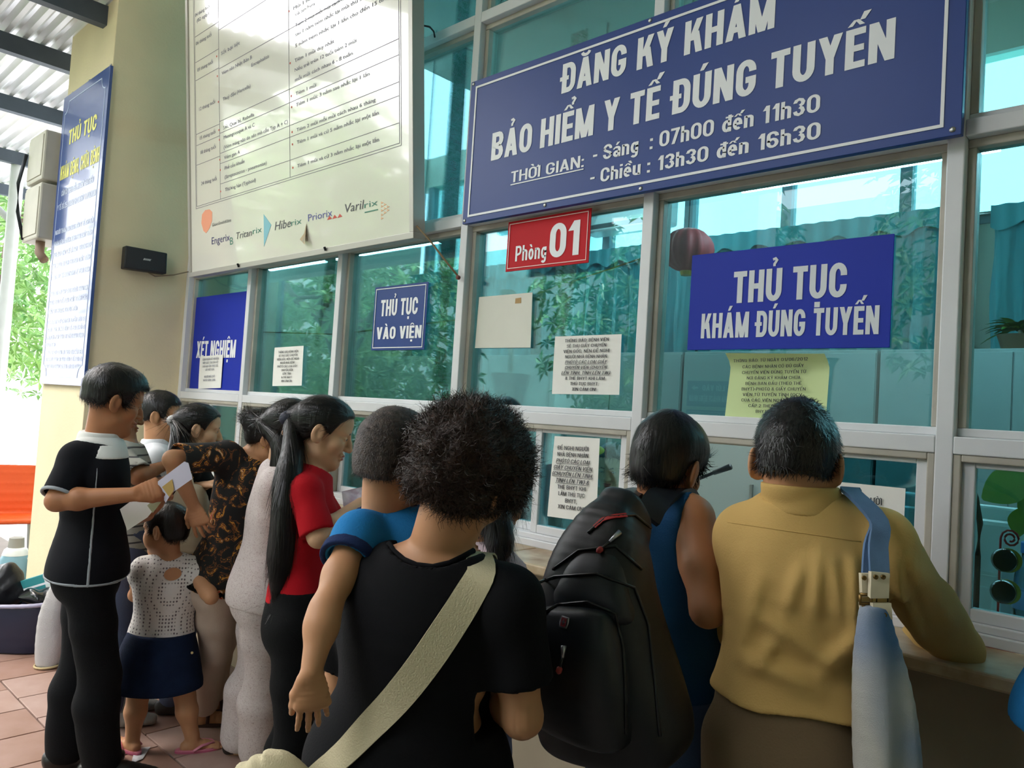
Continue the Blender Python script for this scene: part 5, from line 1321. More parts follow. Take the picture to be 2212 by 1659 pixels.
# ================================================================== 4. woman in red
def woman_red():
    B = Body(at(640, 1322, 2.60), at(664, 1018, 2.62), 58, H=1.54, shw=.132, build=.86, female=True, shdrop=.04, chest=.98, roundb=.015)
    B.limb('armR', B.shR, at(688, 1160, 2.44), at(778, 1090, 2.62)).limb('armL', B.shL, at(740, 1160, 2.72), at(800, 1080, 2.74))
    B.legs_default(bend=.02)
    P_ = person('woman in a red T-shirt and black trousers with a hip-long ponytail', B)
    fr = Frame(at(700, 932, 2.63), 52, -18, 3, .95)
    F = Field(); head_field(F, fr, True, neck_to=B.nek, neck_r=.046); std_body(F, B)
    wR = B.J['armR'][2]; wL = B.J['armL'][2]
    hand(F, wR, at(815, 1062, 2.68)-wR, V(-.3, -.5, .8), 1, .9, curl=(30, 34, 38, 42)); hand(F, wL, at(830, 1066, 2.74)-wL, V(-.2, .5, .8), -1, .9)
    skin_mesh(P_, F, SKL, .009, [headbox(fr, .0030), handbox(wR, .0035, .16), handbox(wL, .004, .16)])
    face_bits(fr, P_, lids=.6)
    T = top_field(B, .009, -.045, {'armR': .45, 'armL': .45}, wide=.0, seed=51, amp=.006, freq=30, neck=.062, drop=.014, flare=.008)
    RT = cloth('red jersey', '#b3121f', .1, .12); T.obj('t_shirt', .0055, RT, P_)
    pants_field(B, .008, .10, .98, o2=.02, flare=.05, seed=52).obj('trousers', .009, cloth('black trouser cloth', '#0a0b0d', .1), P_)
    H = Field(); hair_cap(H, fr, PULL, .010, ears=True); tie = fr.p(0, -.125, .0)
    H.cone(fr.p(0, -.09, .015), tie, .05, .022, .03)
    hair_obj(P_, H, .0035, HAIR, HAIRS, 4200, .045, flow_to(tie), lift=.02, seed=7, jit=.08, wd=.0009, bend=.05)
    pt = [tie, at(632, 965, 2.56), at(622, 1040, 2.50), at(618, 1120, 2.49), at(608, 1200, 2.50), at(601, 1282, 2.51)]
    pony(P_, pt, [.022, .034, .042, .045, .044, .020], seed=3)
    F = Field(); F.cone(tie-fr.d(0, .006, 0), tie+fr.d(0, -.012, -.004), .026, .026, .004); F.obj('hair_tie', .004, mat('navy hair tie', '#20233a', .6), P_)
    for l in ('legR', 'legL'): shoe(P_, B, l, mat('dark sandal', '#2d2622', .6), .92)
    return B, fr
def pony(par, pts, rad, seed=1, mt=None, smt=None, n=2600, flat=None):
    st = []
    pts = [V(*p) for p in pts]
    F = Field(); m = len(pts); K = []
    for j in range(4*(m-1)+1):
        x = j/4; i = min(int(x), m-2); t = x-i; p0, p1, p2, p3 = pts[max(i-1, 0)], pts[i], pts[i+1], pts[min(i+2, m-1)]
        K.append((.5*(2*p1+(-p0+p2)*t+(2*p0-5*p1+4*p2-p3)*t*t+(-p0+3*p1-3*p2+p3)*t**3), rad[i]*(1-t)+rad[i+1]*t))
    F.path([k[0] for k in K], [k[1] for k in K], .012, flat=flat); F.wr = folds(seed, .004, 70, (1, 1, .06))
    Vv, Q = F.mesh(.006); o = mesh_np('ponytail', Vv, Q, mt or HAIR, par)
    axis = np.array([k[0] for k in K])
    def fl(P):
        i = np.argmin(((P[:, None, :]-axis[None])**2).sum(2), 1); i = np.clip(i, 0, len(axis)-2); return unitrows(axis[i+1]-axis[i])
    strands('hair_strands', o, Vv, normals(Vv, Q), fl, n, .10, .0010, smt or HAIRS, lift=.03, seed=seed, jit=.06)
    return o
E_DONE = True
# ================================================================== 5. man in a black polo holding papers
def man_polo():
    B = Body(at(188, 1215, 2.97), at(214, 958, 2.97), 72, H=1.61, shw=.142, build=.92, shdrop=.045)
    B.shR = at(168, 992, 2.86)
    B.limb('armR', B.shR, at(122, 1082, 2.76), at(290, 1068, 2.80)).limb('armL', B.shL, at(255, 1120, 3.12), at(318, 1112, 3.02))
    B.legs_default(footR=on(2, FL, 215, 1688), footL=on(2, FL, 140, 1660), bend=.02, toeR=B.f*.9+B.r*.25, toeL=B.f)
    P_ = person('man in a black polo with white collar and black trousers holding folded papers', B)
    fr = Frame(at(247, 868, 2.98), 82, -14, 2, 1.0)
    F = Field(); head_field(F, fr, neck_to=B.nek, neck_r=.053); std_body(F, B)
    wR, wL = B.J['armR'][2], B.J['armL'][2]
    hand(F, wR, at(345, 1052, 2.84)-wR, -CF*.8+V(0, 0, .5), 1, .95, curl=(38, 42, 46, 50), thumb=25)
    hand(F, wL, at(352, 1082, 3.00)-wL, CF*.5+V(0, 0, -.9), -1, .95, curl=(45, 48, 50, 52), thumb=40)
    skin_mesh(P_, F, SKD, .009, [headbox(fr, .0032), handbox(wR, .0035, .16), handbox(wL, .0035, .16)])
    face_bits(fr, P_)
    BK = cloth('black polo knit', '#0b0d14', .15, .12)
    T = top_field(B, .013, .045, {'armR': .44, 'armL': .44}, wide=.045, seed=61, amp=.006, freq=24, neck=.058, drop=.004, flare=.010)
    T.obj('polo_shirt', .0065, BK, P_)
    WC = cloth('white knit', '#dcdcd8', .06, .12)
    collar(P_, B, WC, .060, .030, fold=.014)
    # white shoulder panels, chest flash, piping
    S = Field(); B.torso(S, .0155, wide=.045)
    q = B.nek-B.up*.028
    S.half(q, -B.up, .004); S.cone(B.nek-B.up*.1, B.nek+B.up*.2, .057, .075, .004, 's'); S.half(B.nek+B.r*.10, B.r, .004); S.half(B.nek-B.r*.10, -B.r, .004); S.wr = T.wr
    S.obj('yoke_panel', .006, WC, P_)
    c0 = at(244, 978, 2.93)
    S = Field(); B.torso(S, .0155, wide=.045); S.wr = T.wr
    S.half(c0+V(0, 0, .028), (0, 0, 1), .003); S.half(c0-V(0, 0, .022), (0, 0, -1), .003); S.half(c0-CR*.022, -CR, .003); S.half(c0+CR*.05, CR, .003)
    S.obj('chest_flash', .005, WC, P_)
    PIPE = cloth('grey piping', '#9aa0a6', .05, .1)
    m = Field(); m.path([at(203, y, 2.80) for y in (1005, 1060, 1120, 1180, 1240)], [.003]*5, .002)
    S = Field(); B.torso(S, .0155, wide=.045); S.wr = T.wr
    pc = at(203, 1100, 2.8); nn = unit(np.cross(pc-CAM, V(0, 0, 1)))
    S.half(pc+nn*.004, nn, .001); S.half(pc-nn*.004, -nn, .001); S.half(B.pel-B.up*.045, -B.up); S.half(at(203, 1000, 2.9), (0, 0, 1)); S.half(pc+CF*.13, CF)
    S.obj('side_piping', .004, PIPE, P_)
    S = Field(); B.torso(S, .0155, wide=.045); S.wr = T.wr; S.half(B.pel-B.up*.042, -B.up, .001); S.half(B.pel-B.up*.034, B.up, .001)
    S.obj('hem_piping', .005, PIPE, P_)
    A, E_, W = B.J['armR']; d = unit(E_-A); p = A+(E_-A)*.88; rr = (.050-.010*.88)*B.k*.96+.013+.010
    N = Field(); N.cone(p-d*.006, p+d*.004, rr+.002, rr+.002, .002); N.half(p+d*.004, d, .001); N.half(p-d*.008, -d, .001); N.cone(p-d*.1, p+d*.1, rr-.008, rr-.008, .002, 's'); N.obj('cuff_piping', .003, PIPE, P_)
    pants_field(B, .010, .0, .98, o2=.028, flare=.012, seed=62, amp=.009).obj('trousers', .009, cloth('black denim', '#0a0c10', .15), P_)
    H = Field(); hair_cap(H, fr, SHORT, .020, top=.012, side=-.004); H.wr = folds(15, .004, 70, (1, 1, 1))
    hair_obj(P_, H, .0045, HAIR, HAIRS, 5200, .030, flow_from(fr.p(0, -.06, .09)), lift=.26, seed=13, jit=.3, bend=.3)
    for l in ('legR', 'legL'): shoe(P_, B, l, mat('black leather', '#141312', .4, bump=.1))
    return B
# ================================================================== 6. little girl
def girl():
    B = Body(at(346, 1392, 3.22), at(368, 1206, 3.22), 148, H=1.03, shw=.098, build=1.16, shdrop=.035, hipw=.10, female=False)
    B.limb('armR', B.shR, at(456, 1290, 3.12), at(436, 1258, 3.24)).limb('armL', B.shL, at(292, 1285, 3.30), at(330, 1300, 3.42))
    B.legs_default(footR=on(2, FL, 414, 1622), footL=on(2, FL, 284, 1622), bend=.01, toeR=CR*.9+CF*.5, toeL=-CR*.8+CF*.6)
    P_ = person('little girl in a white knit top, denim skirt and pink flip-flops', B)
    fr = Frame(at(358, 1144, 3.23), 212, -8, 0, .88)
    F = Field(); head_field(F, fr, child=True, neck_to=B.nek, neck_r=.037); std_body(F, B, o=0)
    hand(F, B.J['armR'][2], B.J['armR'][2]-B.J['armR'][1], V(0, 0, 1), 1, .62); hand(F, B.J['armL'][2], B.J['armL'][2]-B.J['armL'][1], V(0, 0, 1), -1, .62)
    for l in ('legR', 'legL'):
        a = B.J[l][2].copy(); foot(F, V(a[0], a[1], FL+.03), B.J[l+'toe'], .66)
    fb = [(V(B.J[l][2][0]-.14, B.J[l][2][1]-.14, FL-.01), V(B.J[l][2][0]+.14, B.J[l][2][1]+.14, FL+.08), .003) for l in ('legR', 'legL')]
    skin_mesh(P_, F, SK, .006, [headbox(fr, .0036)]+fb)
    face_bits(fr, P_)
    KN = knit_mat()
    T = top_field(B, .010, -.01, {'armR': .10, 'armL': .10}, wide=.0, seed=71, amp=.004, freq=30, neck=.043, drop=.0, fwd=-.004, flare=.012)
    kc = at(360, 1248, 3.10)
    T.ell(kc, np.array([CR, CF, CU]), V(.040, .10, .032), .004, 's')
    T.obj('knit_top', .004, KN, P_)
    S = Field(); kk = B.k
    st = [(B.pel+B.up*.055, .112, .096), (B.pel+B.up*.0, .132, .110), (B.pel-B.up*.08, .150, .120), (B.pel-V(0, 0, .185), .168, .132)]
    S.loft([(c, B.hr, B.hf, w_+.012, d_+.010) for c, w_, d_ in st], .01); S.half(B.pel-V(0, 0, .175), (0, 0, -1), .003); S.half(B.pel+B.up*.06, B.up, .004)
    S.loft([(c-V(0, 0, .03), B.hr, B.hf, w_, d_) for c, w_, d_ in st[2:]]+[(B.pel-V(0, 0, .26), B.hr, B.hf, .17, .135)], .003, 's')
    S.wr = folds(72, .004, 26, (1, 1, .2))
    sk_ = S.obj('denim_skirt', .005, cloth('dark blue denim', '#14233f', .25, .3, 300, vscale=18), P_)
    MB().lathe(at(415, 1410, 3.13), [(.006, 0), (.005, .003)], 8, -CF).build('button', mat('brass', '#c9b98a', .3, .9), P_)
    H = Field(); hair_cap(H, fr, [(-.20, -.05), (-.08, -.055), (-.05, -.05), (-.03, -.02), (-.02, .0), (.0, .02), (.015, .0), (.03, -.01), (.045, .045), (.06, .06), (.14, .06)], .014); H.wr = folds(16, .003, 70, (1, 1, 1))
    hair_obj(P_, H, .0042, HAIR, HAIRS, 3200, .028, flow_from(fr.p(0, -.04, .11)), lift=.15, seed=17, jit=.2, bend=.2)
    PK = mat('pink rubber', '#d8849a', .5, var=.08); PKD = mat('deep pink rubber', '#c25f80', .5)
    for l in ('legR', 'legL'):
        a = B.J[l][2]; d = unit(V(*B.J[l+'toe'][:2], 0)); s_ = V(d[1], -d[0], 0); g = V(a[0], a[1], FL); z = V(0, 0, 1); pts = []
        for t in np.linspace(0, 2*math.pi, 28, endpoint=False):
            L_ = math.cos(t); w_ = .036+.008*L_; pts.append((L_*.098+.032, math.sin(t)*w_))
        pl = Plane(g+z*.0, d, -s_) if np.cross(d, -s_)[2] > 0 else Plane(g, d, s_)
        e = empty('flip_flop', g, parent=P_)
        MB().prism(pl, pts, .0, .014).build('sole', PK, e, bevel=.0)
        MB().prism(pl, [(x*1.02, y*1.04) for x, y in pts], .003, .008).build('sole_edge', PKD, e)
        toe = g+d*.098+z*.024
        for sg in (-1, 1): MB().tube([toe-z*.008, toe+s_*sg*.014-d*.02+z*.006, g+s_*sg*.034+d*.035+z*.030, g+s_*sg*.040+d*.0+z*.014], [.005, .007, .008, .007], 8, flat=.6).build('strap', PK, e, smooth=True)
    return B
def knit_mat():
    m = mat('white knit with eyelets', '#dfdcdb', .9)
    n = m.node_tree.nodes; l = m.node_tree.links; b = n['Principled BSDF']
    tc = n.new('ShaderNodeTexCoord'); mp = n.new('ShaderNodeMapping'); mp.inputs['Rotation'].default_value = (0, 0, .4); mp.inputs['Scale'].default_value = (1, 1, .8)
    vo = n.new('ShaderNodeTexVoronoi'); vo.inputs['Scale'].default_value = 84; vo.inputs['Randomness'].default_value = .12
    r = n.new('ShaderNodeMapRange'); r.inputs[1].default_value = .20; r.inputs[2].default_value = .34
    mx = n.new('ShaderNodeMix'); mx.data_type = 'RGBA'; mx.inputs[6].default_value = hexc('#6b6068'); mx.inputs[7].default_value = hexc('#e2dfde')
    l.new(tc.outputs['Object'], mp.inputs[0]); l.new(mp.outputs[0], vo.inputs['Vector']); l.new(vo.outputs['Distance'], r.inputs[0]); l.new(r.outputs[0], mx.inputs[0]); l.new(mx.outputs[2], b.inputs['Base Color'])
    bp_ = n.new('ShaderNodeBump'); bp_.inputs['Strength'].default_value = .6; bp_.inputs['Distance'].default_value = .004; l.new(r.outputs[0], bp_.inputs['Height']); l.new(bp_.outputs[0], b.inputs['Normal'])
    return m
def print_mat(name, cols, scale, base):
    m = mat(name, base, .85); n = m.node_tree.nodes; l = m.node_tree.links; b = n['Principled BSDF']
    tc = n.new('ShaderNodeTexCoord'); no = n.new('ShaderNodeTexNoise'); no.inputs['Scale'].default_value = scale; no.inputs['Detail'].default_value = 2.5; no.inputs['Distortion'].default_value = 1.5
    cr = n.new('ShaderNodeValToRGB'); cr.color_ramp.interpolation = 'CONSTANT'
    for k, (p, c) in enumerate(cols):
        e = cr.color_ramp.elements[k] if k < 2 else cr.color_ramp.elements.new(p)
        e.position = p; e.color = hexc(c)
    l.new(tc.outputs['Object'], no.inputs['Vector']); l.new(no.outputs[0], cr.inputs[0]); l.new(cr.outputs[0], b.inputs['Base Color'])
    return m
def stripe_mat():
    m = mat('grey striped shirt cloth', '#a8a79e', .9); n = m.node_tree.nodes; l = m.node_tree.links; b = n['Principled BSDF']
    tc = n.new('ShaderNodeTexCoord'); wv = n.new('ShaderNodeTexWave'); wv.bands_direction = 'Z'; wv.inputs['Scale'].default_value = 9; wv.inputs['Distortion'].default_value = .6
    r = n.new('ShaderNodeMapRange'); r.inputs[1].default_value = .86; r.inputs[2].default_value = .92
    mx = n.new('ShaderNodeMix'); mx.data_type = 'RGBA'; mx.inputs[6].default_value = hexc('#a9a89f'); mx.inputs[7].default_value = hexc('#4a4a4c')
    l.new(tc.outputs['Object'], wv.inputs['Vector']); l.new(wv.outputs[1], r.inputs[0]); l.new(r.outputs[0], mx.inputs[0]); l.new(mx.outputs[2], b.inputs['Base Color'])
    return m
# ================================================================== 7. woman in a flowered blouse
def woman_floral():
    B = Body(at(474, 1238, 3.34), at(540, 990, 3.34), 62, H=1.52, shw=.128, build=.96, female=True, shdrop=.04)
    B.shR = at(490, 985, 3.24)
    B.limb('armR', B.shR, at(372, 992, 3.04), at(418, 1092, 3.14)).limb('armL', B.shL, at(620, 1080, 3.42), at(660, 1070, 3.46))
    B.legs_default(footR=on(2, FL, 438, 1566), footL=on(2, FL, 462, 1535), bend=.02, toeR=B.f, toeL=B.f*.8-B.r*.3+V(0, 0, 0))
    P_ = person('woman in a dark flowered blouse and cream trousers with a hand on her hip', B)
    fr = Frame(at(584, 946, 3.34), 58, -24, 4, .96)
    F = Field(); head_field(F, fr, True, neck_to=B.nek, neck_r=.046); std_body(F, B)
    wR = B.J['armR'][2]; hand(F, wR, at(440, 1150, 3.16)-wR, -CF, 1, .9, curl=(12, 15, 18, 20), thumb=42, spread=9)
    hand(F, B.J['armL'][2], B.J['armL'][2]-B.J['armL'][1], V(0, 0, 1), -1, .9)
    for l in ('legR', 'legL'): foot(F, V(*B.J[l][2][:2], FL+.03), B.J[l+'toe'], .9)
    fb = [(V(B.J[l][2][0]-.2, B.J[l][2][1]-.2, FL-.01), V(B.J[l][2][0]+.2, B.J[l][2][1]+.2, FL+.09), .004) for l in ('legR', 'legL')]
    skin_mesh(P_, F, SK, .009, [headbox(fr, .0034), handbox(wR, .0034, .15)]+fb)
    face_bits(fr, P_, lids=.6)
    FLO = print_mat('autumn flower print', [(0, '#0f0d0e'), (.54, '#6d411b'), (.57, '#120f10'), (.61, '#b97c28'), (.65, '#5c2a14'), (.68, '#d8b083'), (.73, '#b23a1c')], 17, '#1a1618')
    T = top_field(B, .014, .05, {'armR': .46, 'armL': .48}, wide=.05, seed=81, amp=.008, freq=28, neck=.064, drop=.012, flare=.016)
    blo = T.obj('blouse', .006, FLO, P_); n = 60; m = MB(); cc = B.pel-B.up*.046*B.k; tr = bvh([blo])
    for i in range(n):
        a = 2*math.pi*i/n; dv = B.r*math.cos(a)+B.f2*math.sin(a); hit = tr.ray_cast(Vector([float(q) for q in cc+dv*.6]), Vector([float(q) for q in -dv]))
        if hit[0] is None: continue
        m.lathe(np.array(hit[0]), [(.003, .007), (.012, 0), (.011, -.008), (.003, -.014)], 6)
    o = m.build('lace_hem', cloth('black lace', '#0e0c0a', .1), P_, smooth=True); o['kind'] = 'stuff'
    # scalloped hem
    CT = cloth('cream cotton drill', '#cdb9aa', .06, .15)
    pants_field(B, .012, .09, .94, o2=.018, flare=.006, seed=82, amp=.007).obj('trousers', .008, CT, P_)
    H = Field(); hair_cap(H, fr, PULL, .012); bun = fr.p(0, -.115, .035)
    H.ell(bun, fr.A, V(.04, .036, .045), .02); H.cone(fr.p(0, -.08, .02), bun, .05, .03, .03); H.wr = folds(18, .004, 60, (1, 1, 1))
    hair_obj(P_, H, .004, HAIR, HAIRS, 3600, .05, flow_to(bun), lift=.05, seed=18, jit=.15, wd=.0009)
    MB().lathe(fr.p(.086, -.006, -.040), [(.001, -.004), (.004, 0), (.001, .004)], 8).build('earring', mat('gold', '#d9b35a', .25, 1.0), P_, smooth=True)
    SD = mat('brown sandal', '#3a241c', .5)
    for l in ('legR', 'legL'):
        a = B.J[l][2]; d = unit(V(*B.J[l+'toe'][:2], 0)); s_ = V(d[1], -d[0], 0); g = V(a[0], a[1], FL); z = V(0, 0, 1)
        e = empty('sandal', g, parent=P_); pts = [(math.cos(t)*.125+.058, math.sin(t)*(.040+.008*math.cos(t))) for t in np.linspace(0, 2*math.pi, 26, endpoint=False)]
        pl = Plane(g, d, -s_) if np.cross(d, -s_)[2] > 0 else Plane(g, d, s_)
        MB().prism(pl, pts, .0, .016).build('sole', SD, e)
        MB().tube([g+d*.09+s_*sx*.046+z*zz for sx, zz in ((-1, .016), (-.7, .045), (0, .058), (.7, .045), (1, .016))], .012, 8, flat=.4, up=tuple(d)).build('strap', SD, e, smooth=True)
        MB().tube([g+d*.02+s_*sx*.040+z*zz for sx, zz in ((-1, .02), (-.8, .07), (0, .088), (.8, .07), (1, .02))], .008, 8).build('strap', SD, e, smooth=True)
    return B
# ================================================================== 8. woman in pale dotted pyjamas
def woman_pyjama():
    B = Body(at(566, 1262, 3.06), at(604, 1012, 3.06), 60, H=1.52, shw=.125, build=.88, female=True, shdrop=.04)
    B.limb('armR', B.shR, at(580, 1170, 2.98), at(660, 1150, 3.02)).limb('armL', B.shL, at(650, 1160, 3.2), at(720, 1120, 3.2))
    B.legs_default(footR=on(2, FL, 560, 1660), footL=on(2, FL, 516, 1628), bend=.02, toeR=B.f, toeL=B.f)
    P_ = person('woman in a pale dotted lace pyjama suit standing behind the red-shirted woman', B)
    fr = Frame(at(632, 930, 3.08), 55, -20, 3, .97)
    F = Field(); head_field(F, fr, True, neck_to=B.nek, neck_r=.046); std_body(F, B)
    hand(F, B.J['armR'][2], B.J['armR'][2]-B.J['armR'][1], V(0, 0, 1), 1, .9); hand(F, B.J['armL'][2], B.J['armL'][2]-B.J['armL'][1], V(0, 0, 1), -1, .9)
    for l in ('legR', 'legL'): foot(F, V(*B.J[l][2][:2], FL+.03), B.J[l+'toe'], .9)
    skin_mesh(P_, F, SKL, .010, [headbox(fr, .0045)]); face_bits(fr, P_)
    LC = print_mat('pale dotted lace', [(0, '#c9bcba'), (.36, '#b3a09e'), (.39, '#cfc4c2'), (.60, '#957c7a'), (.63, '#c8bcbb')], 110, '#d6cccb')
    T = top_field(B, .016, .075, {'armR': .9, 'armL': .9}, wide=.05, seed=91, amp=.008, freq=22, neck=.062, flare=.012, inner=False); T.obj('pyjama_top', .0065, LC, P_)
    pants_field(B, .018, .09, .97, o2=.034, flare=.022, seed=92, amp=.009).obj('pyjama_trousers', .008, LC, P_)
    H = Field(); hair_cap(H, fr, PULL, .012); tie = fr.p(0, -.12, -.02); H.cone(fr.p(0, -.09, .0), tie, .05, .03, .03)
    hair_obj(P_, H, .0045, HAIR, HAIRS, 2400, .045, flow_to(tie), lift=.04, seed=19, jit=.12)
    pony(P_, [tie, at(606, 960, 3.0), at(604, 1020, 2.98), at(606, 1075, 2.97)], [.03, .036, .034, .015], seed=5, n=900)
    for l in ('legR', 'legL'): shoe(P_, B, l, mat('dark sandal', '#2d2622', .6), .9)
    return B
# ================================================================== 9-11. people further along the counter
def woman_black():
    B = Body(at(398, 1192, 3.70), at(408, 990, 3.70), 62, H=1.50, shw=.128, build=.9, female=True, shdrop=.035)
    B.limb('armR', B.shR, at(375, 1070, 3.58), at(440, 1050, 3.56)).limb('armL', B.shL, at(450, 1070, 3.78), at(500, 1040, 3.80)); B.legs_default()
    P_ = person('woman in a black top with a ponytail and a beige shoulder bag', B)
    fr = Frame(at(430, 928, 3.71), 64, -8, 0, .97)
    F = Field(); head_field(F, fr, True, neck_to=B.nek, neck_r=.046); std_body(F, B)
    hand(F, B.J['armR'][2], B.J['armR'][2]-B.J['armR'][1], V(0, 0, 1), 1, .9); hand(F, B.J['armL'][2], B.J['armL'][2]-B.J['armL'][1], V(0, 0, 1), -1, .9)
    skin_mesh(P_, F, SKL, .010, [headbox(fr, .0036)]); face_bits(fr, P_, lids=.4)
    BT = cloth('black jersey', '#0b0c10', .15, .12)
    top_field(B, .011, .06, {'armR': .5, 'armL': .5}, seed=101, amp=.006, neck=.066).obj('t_shirt', .007, BT, P_)
    pants_field(B, .012, .09, .97, o2=.025, seed=102).obj('trousers', .010, cloth('slate blue cotton', '#59627c', .1), P_)
    H = Field(); hair_cap(H, fr, PULL, .012); tie = fr.p(0, -.118, .02); H.cone(fr.p(0, -.09, .02), tie, .05, .024, .03)
    hair_obj(P_, H, .004, HAIR, HAIRS, 3000, .045, flow_to(tie), lift=.03, seed=20, jit=.1)
    pony(P_, [tie, at(390, 935, 3.63), at(382, 985, 3.61), at(374, 1050, 3.60)], [.022, .040, .038, .014], seed=6, n=1400)
    F = Field(); F.cone(tie-fr.d(0, .004, 0), tie+fr.d(0, -.01, 0), .027, .027, .004); F.obj('hair_tie', .004, mat('white hair tie', '#cfcfcf', .6), P_)
    for l in ('legR', 'legL'): shoe(P_, B, l, mat('dark sandal', '#2d2622', .6), .92)
    return B
def man_white():
    B = Body(at(338, 1165, 4.10), at(336, 968, 4.10), 66, H=1.62, shw=.142, build=.92, shdrop=.04)
    B.limb('armR', B.shR, at(318, 1060, 4.0), at(390, 1050, 3.98)).limb('armL', B.shL, at(390, 1050, 4.2), at(440, 1020, 4.2)); B.legs_default()
    P_ = person('man in a white collared shirt looking towards the window by the pillar', B)
    fr = Frame(at(346, 900, 4.10), 58, -2, 0, 1.0)
    F = Field(); head_field(F, fr, neck_to=B.nek, neck_r=.053); std_body(F, B)
    hand(F, B.J['armR'][2], B.J['armR'][2]-B.J['armR'][1], V(0, 0, 1), 1); hand(F, B.J['armL'][2], B.J['armL'][2]-B.J['armL'][1], V(0, 0, 1), -1)
    skin_mesh(P_, F, SK, .010, [headbox(fr, .0036)]); face_bits(fr, P_, lids=.3)
    WS = cloth('white shirt cotton', '#e2e5ea', .05, .12)
    top_field(B, .014, .05, {'armR': .42, 'armL': .42}, seed=111, amp=.008, neck=.062, flare=.012).obj('shirt', .007, WS, P_); collar(P_, B, WS, .060, .036)
    pants_field(B, .013, .09, .97, o2=.028, seed=112).obj('trousers', .010, cloth('slate blue cotton', '#59627c', .1), P_)
    H = Field(); hair_cap(H, fr, SHORT, .015, top=.008, side=-.005); H.wr = folds(25, .003, 70, (1, 1, 1))
    hair_obj(P_, H, .0045, HAIR, HAIRS, 3000, .024, flow_from(fr.p(0, -.05, .1)), lift=.3, seed=21, jit=.3, bend=.2)
    for l in ('legR', 'legL'): shoe(P_, B, l, mat('black leather', '#141312', .4, bump=.1))
    return B
def man_stripe():
    B = Body(at(262, 1180, 3.52), at(262, 962, 3.52), 66, H=1.60, shw=.145, build=.95, shdrop=.045)
    B.limb('armR', B.shR, at(300, 1030, 3.36), at(345, 1010, 3.5)).limb('armL', B.shL, at(330, 1060, 3.62), at(380, 1030, 3.62)); B.legs_default()
    P_ = person('man in a grey striped shirt mostly hidden behind the man in the black polo', B)
    fr = Frame(at(254, 892, 3.52), 78, -6, 0, .98)
    F = Field(); head_field(F, fr, neck_to=B.nek, neck_r=.053); std_body(F, B)
    hand(F, B.J['armR'][2], B.J['armR'][2]-B.J['armR'][1], V(0, 0, 1), 1); hand(F, B.J['armL'][2], B.J['armL'][2]-B.J['armL'][1], V(0, 0, 1), -1)
    skin_mesh(P_, F, SKD, .010, [headbox(fr, .0045)]); face_bits(fr, P_)
    top_field(B, .015, .05, {'armR': .46, 'armL': .46}, seed=121, amp=.008, neck=.062, flare=.014).obj('shirt', .007, stripe_mat(), P_)
    pants_field(B, .015, .09, .97, o2=.03, seed=122).obj('trousers', .010, cloth('slate blue cotton', '#59627c', .1), P_)
    H = Field(); hair_cap(H, fr, SHORT, .014, side=-.005)
    hair_obj(P_, H, .005, HAIR, HAIRS, 1500, .022, flow_from(fr.p(0, -.05, .1)), lift=.3, seed=22, jit=.3)
    for l in ('legR', 'legL'): shoe(P_, B, l, mat('grey canvas shoe', '#8b8a86', .7))
    return B
# ================================================================== 12. long-haired girl at the ledge, 13. person beyond the frame, 14. clerk
def girl_ledge():
    B = Body(at(1010, 1420, 2.02), at(1038, 1185, 2.02), 95, H=1.30, shw=.115, build=.9, female=False, shdrop=.035)
    B.shR = at(1070, 1222, 1.98)
    B.limb('armR', B.shR, at(1128, 1290, 2.02), at(1090, 1240, 2.20)).limb('armL', B.shL, at(990, 1290, 2.12), at(1060, 1250, 2.24)); B.legs_default()
    P_ = person('long-haired girl in a pale pink blouse bending over the ledge', B)
    fr = Frame(at(1052, 1098, 2.04), 80, -30, 4, .94)
    F = Field(); head_field(F, fr, True, neck_to=B.nek, neck_r=.042); std_body(F, B)
    hand(F, B.J['armR'][2], B.J['armR'][2]-B.J['armR'][1], V(0, 0, 1), 1, .8); hand(F, B.J['armL'][2], B.J['armL'][2]-B.J['armL'][1], V(0, 0, 1), -1, .8)
    skin_mesh(P_, F, SK, .009, [headbox(fr, .0045)]); face_bits(fr, P_)
    top_field(B, .012, .05, {'armR': .24, 'armL': .24}, seed=131, amp=.007, neck=.056, flare=.022).obj('blouse', .006, cloth('pale pink cotton', '#dcc6cc', .06), P_)
    pants_field(B, .012, .09, .97, o2=.02, seed=132).obj('trousers', .010, cloth('slate blue cotton', '#59627c', .1), P_)
    H = Field(); hair_cap(H, fr, PULL, .014, ears=False); H.path([fr.p(0, -.06, .0), at(1072, 1130, 1.96), at(1080, 1175, 1.94), at(1085, 1205, 1.95)], [.07, .035, .030, .012], .03)
    hair_obj(P_, H, .005, HAIR, HAIRS, 2600, .06, lambda P: np.tile(V(.1, -.1, -1), (len(P), 1)), lift=.03, seed=23, jit=.15)
    for l in ('legR', 'legL'): shoe(P_, B, l, mat('dark sandal', '#2d2622', .6), .9)
    return B
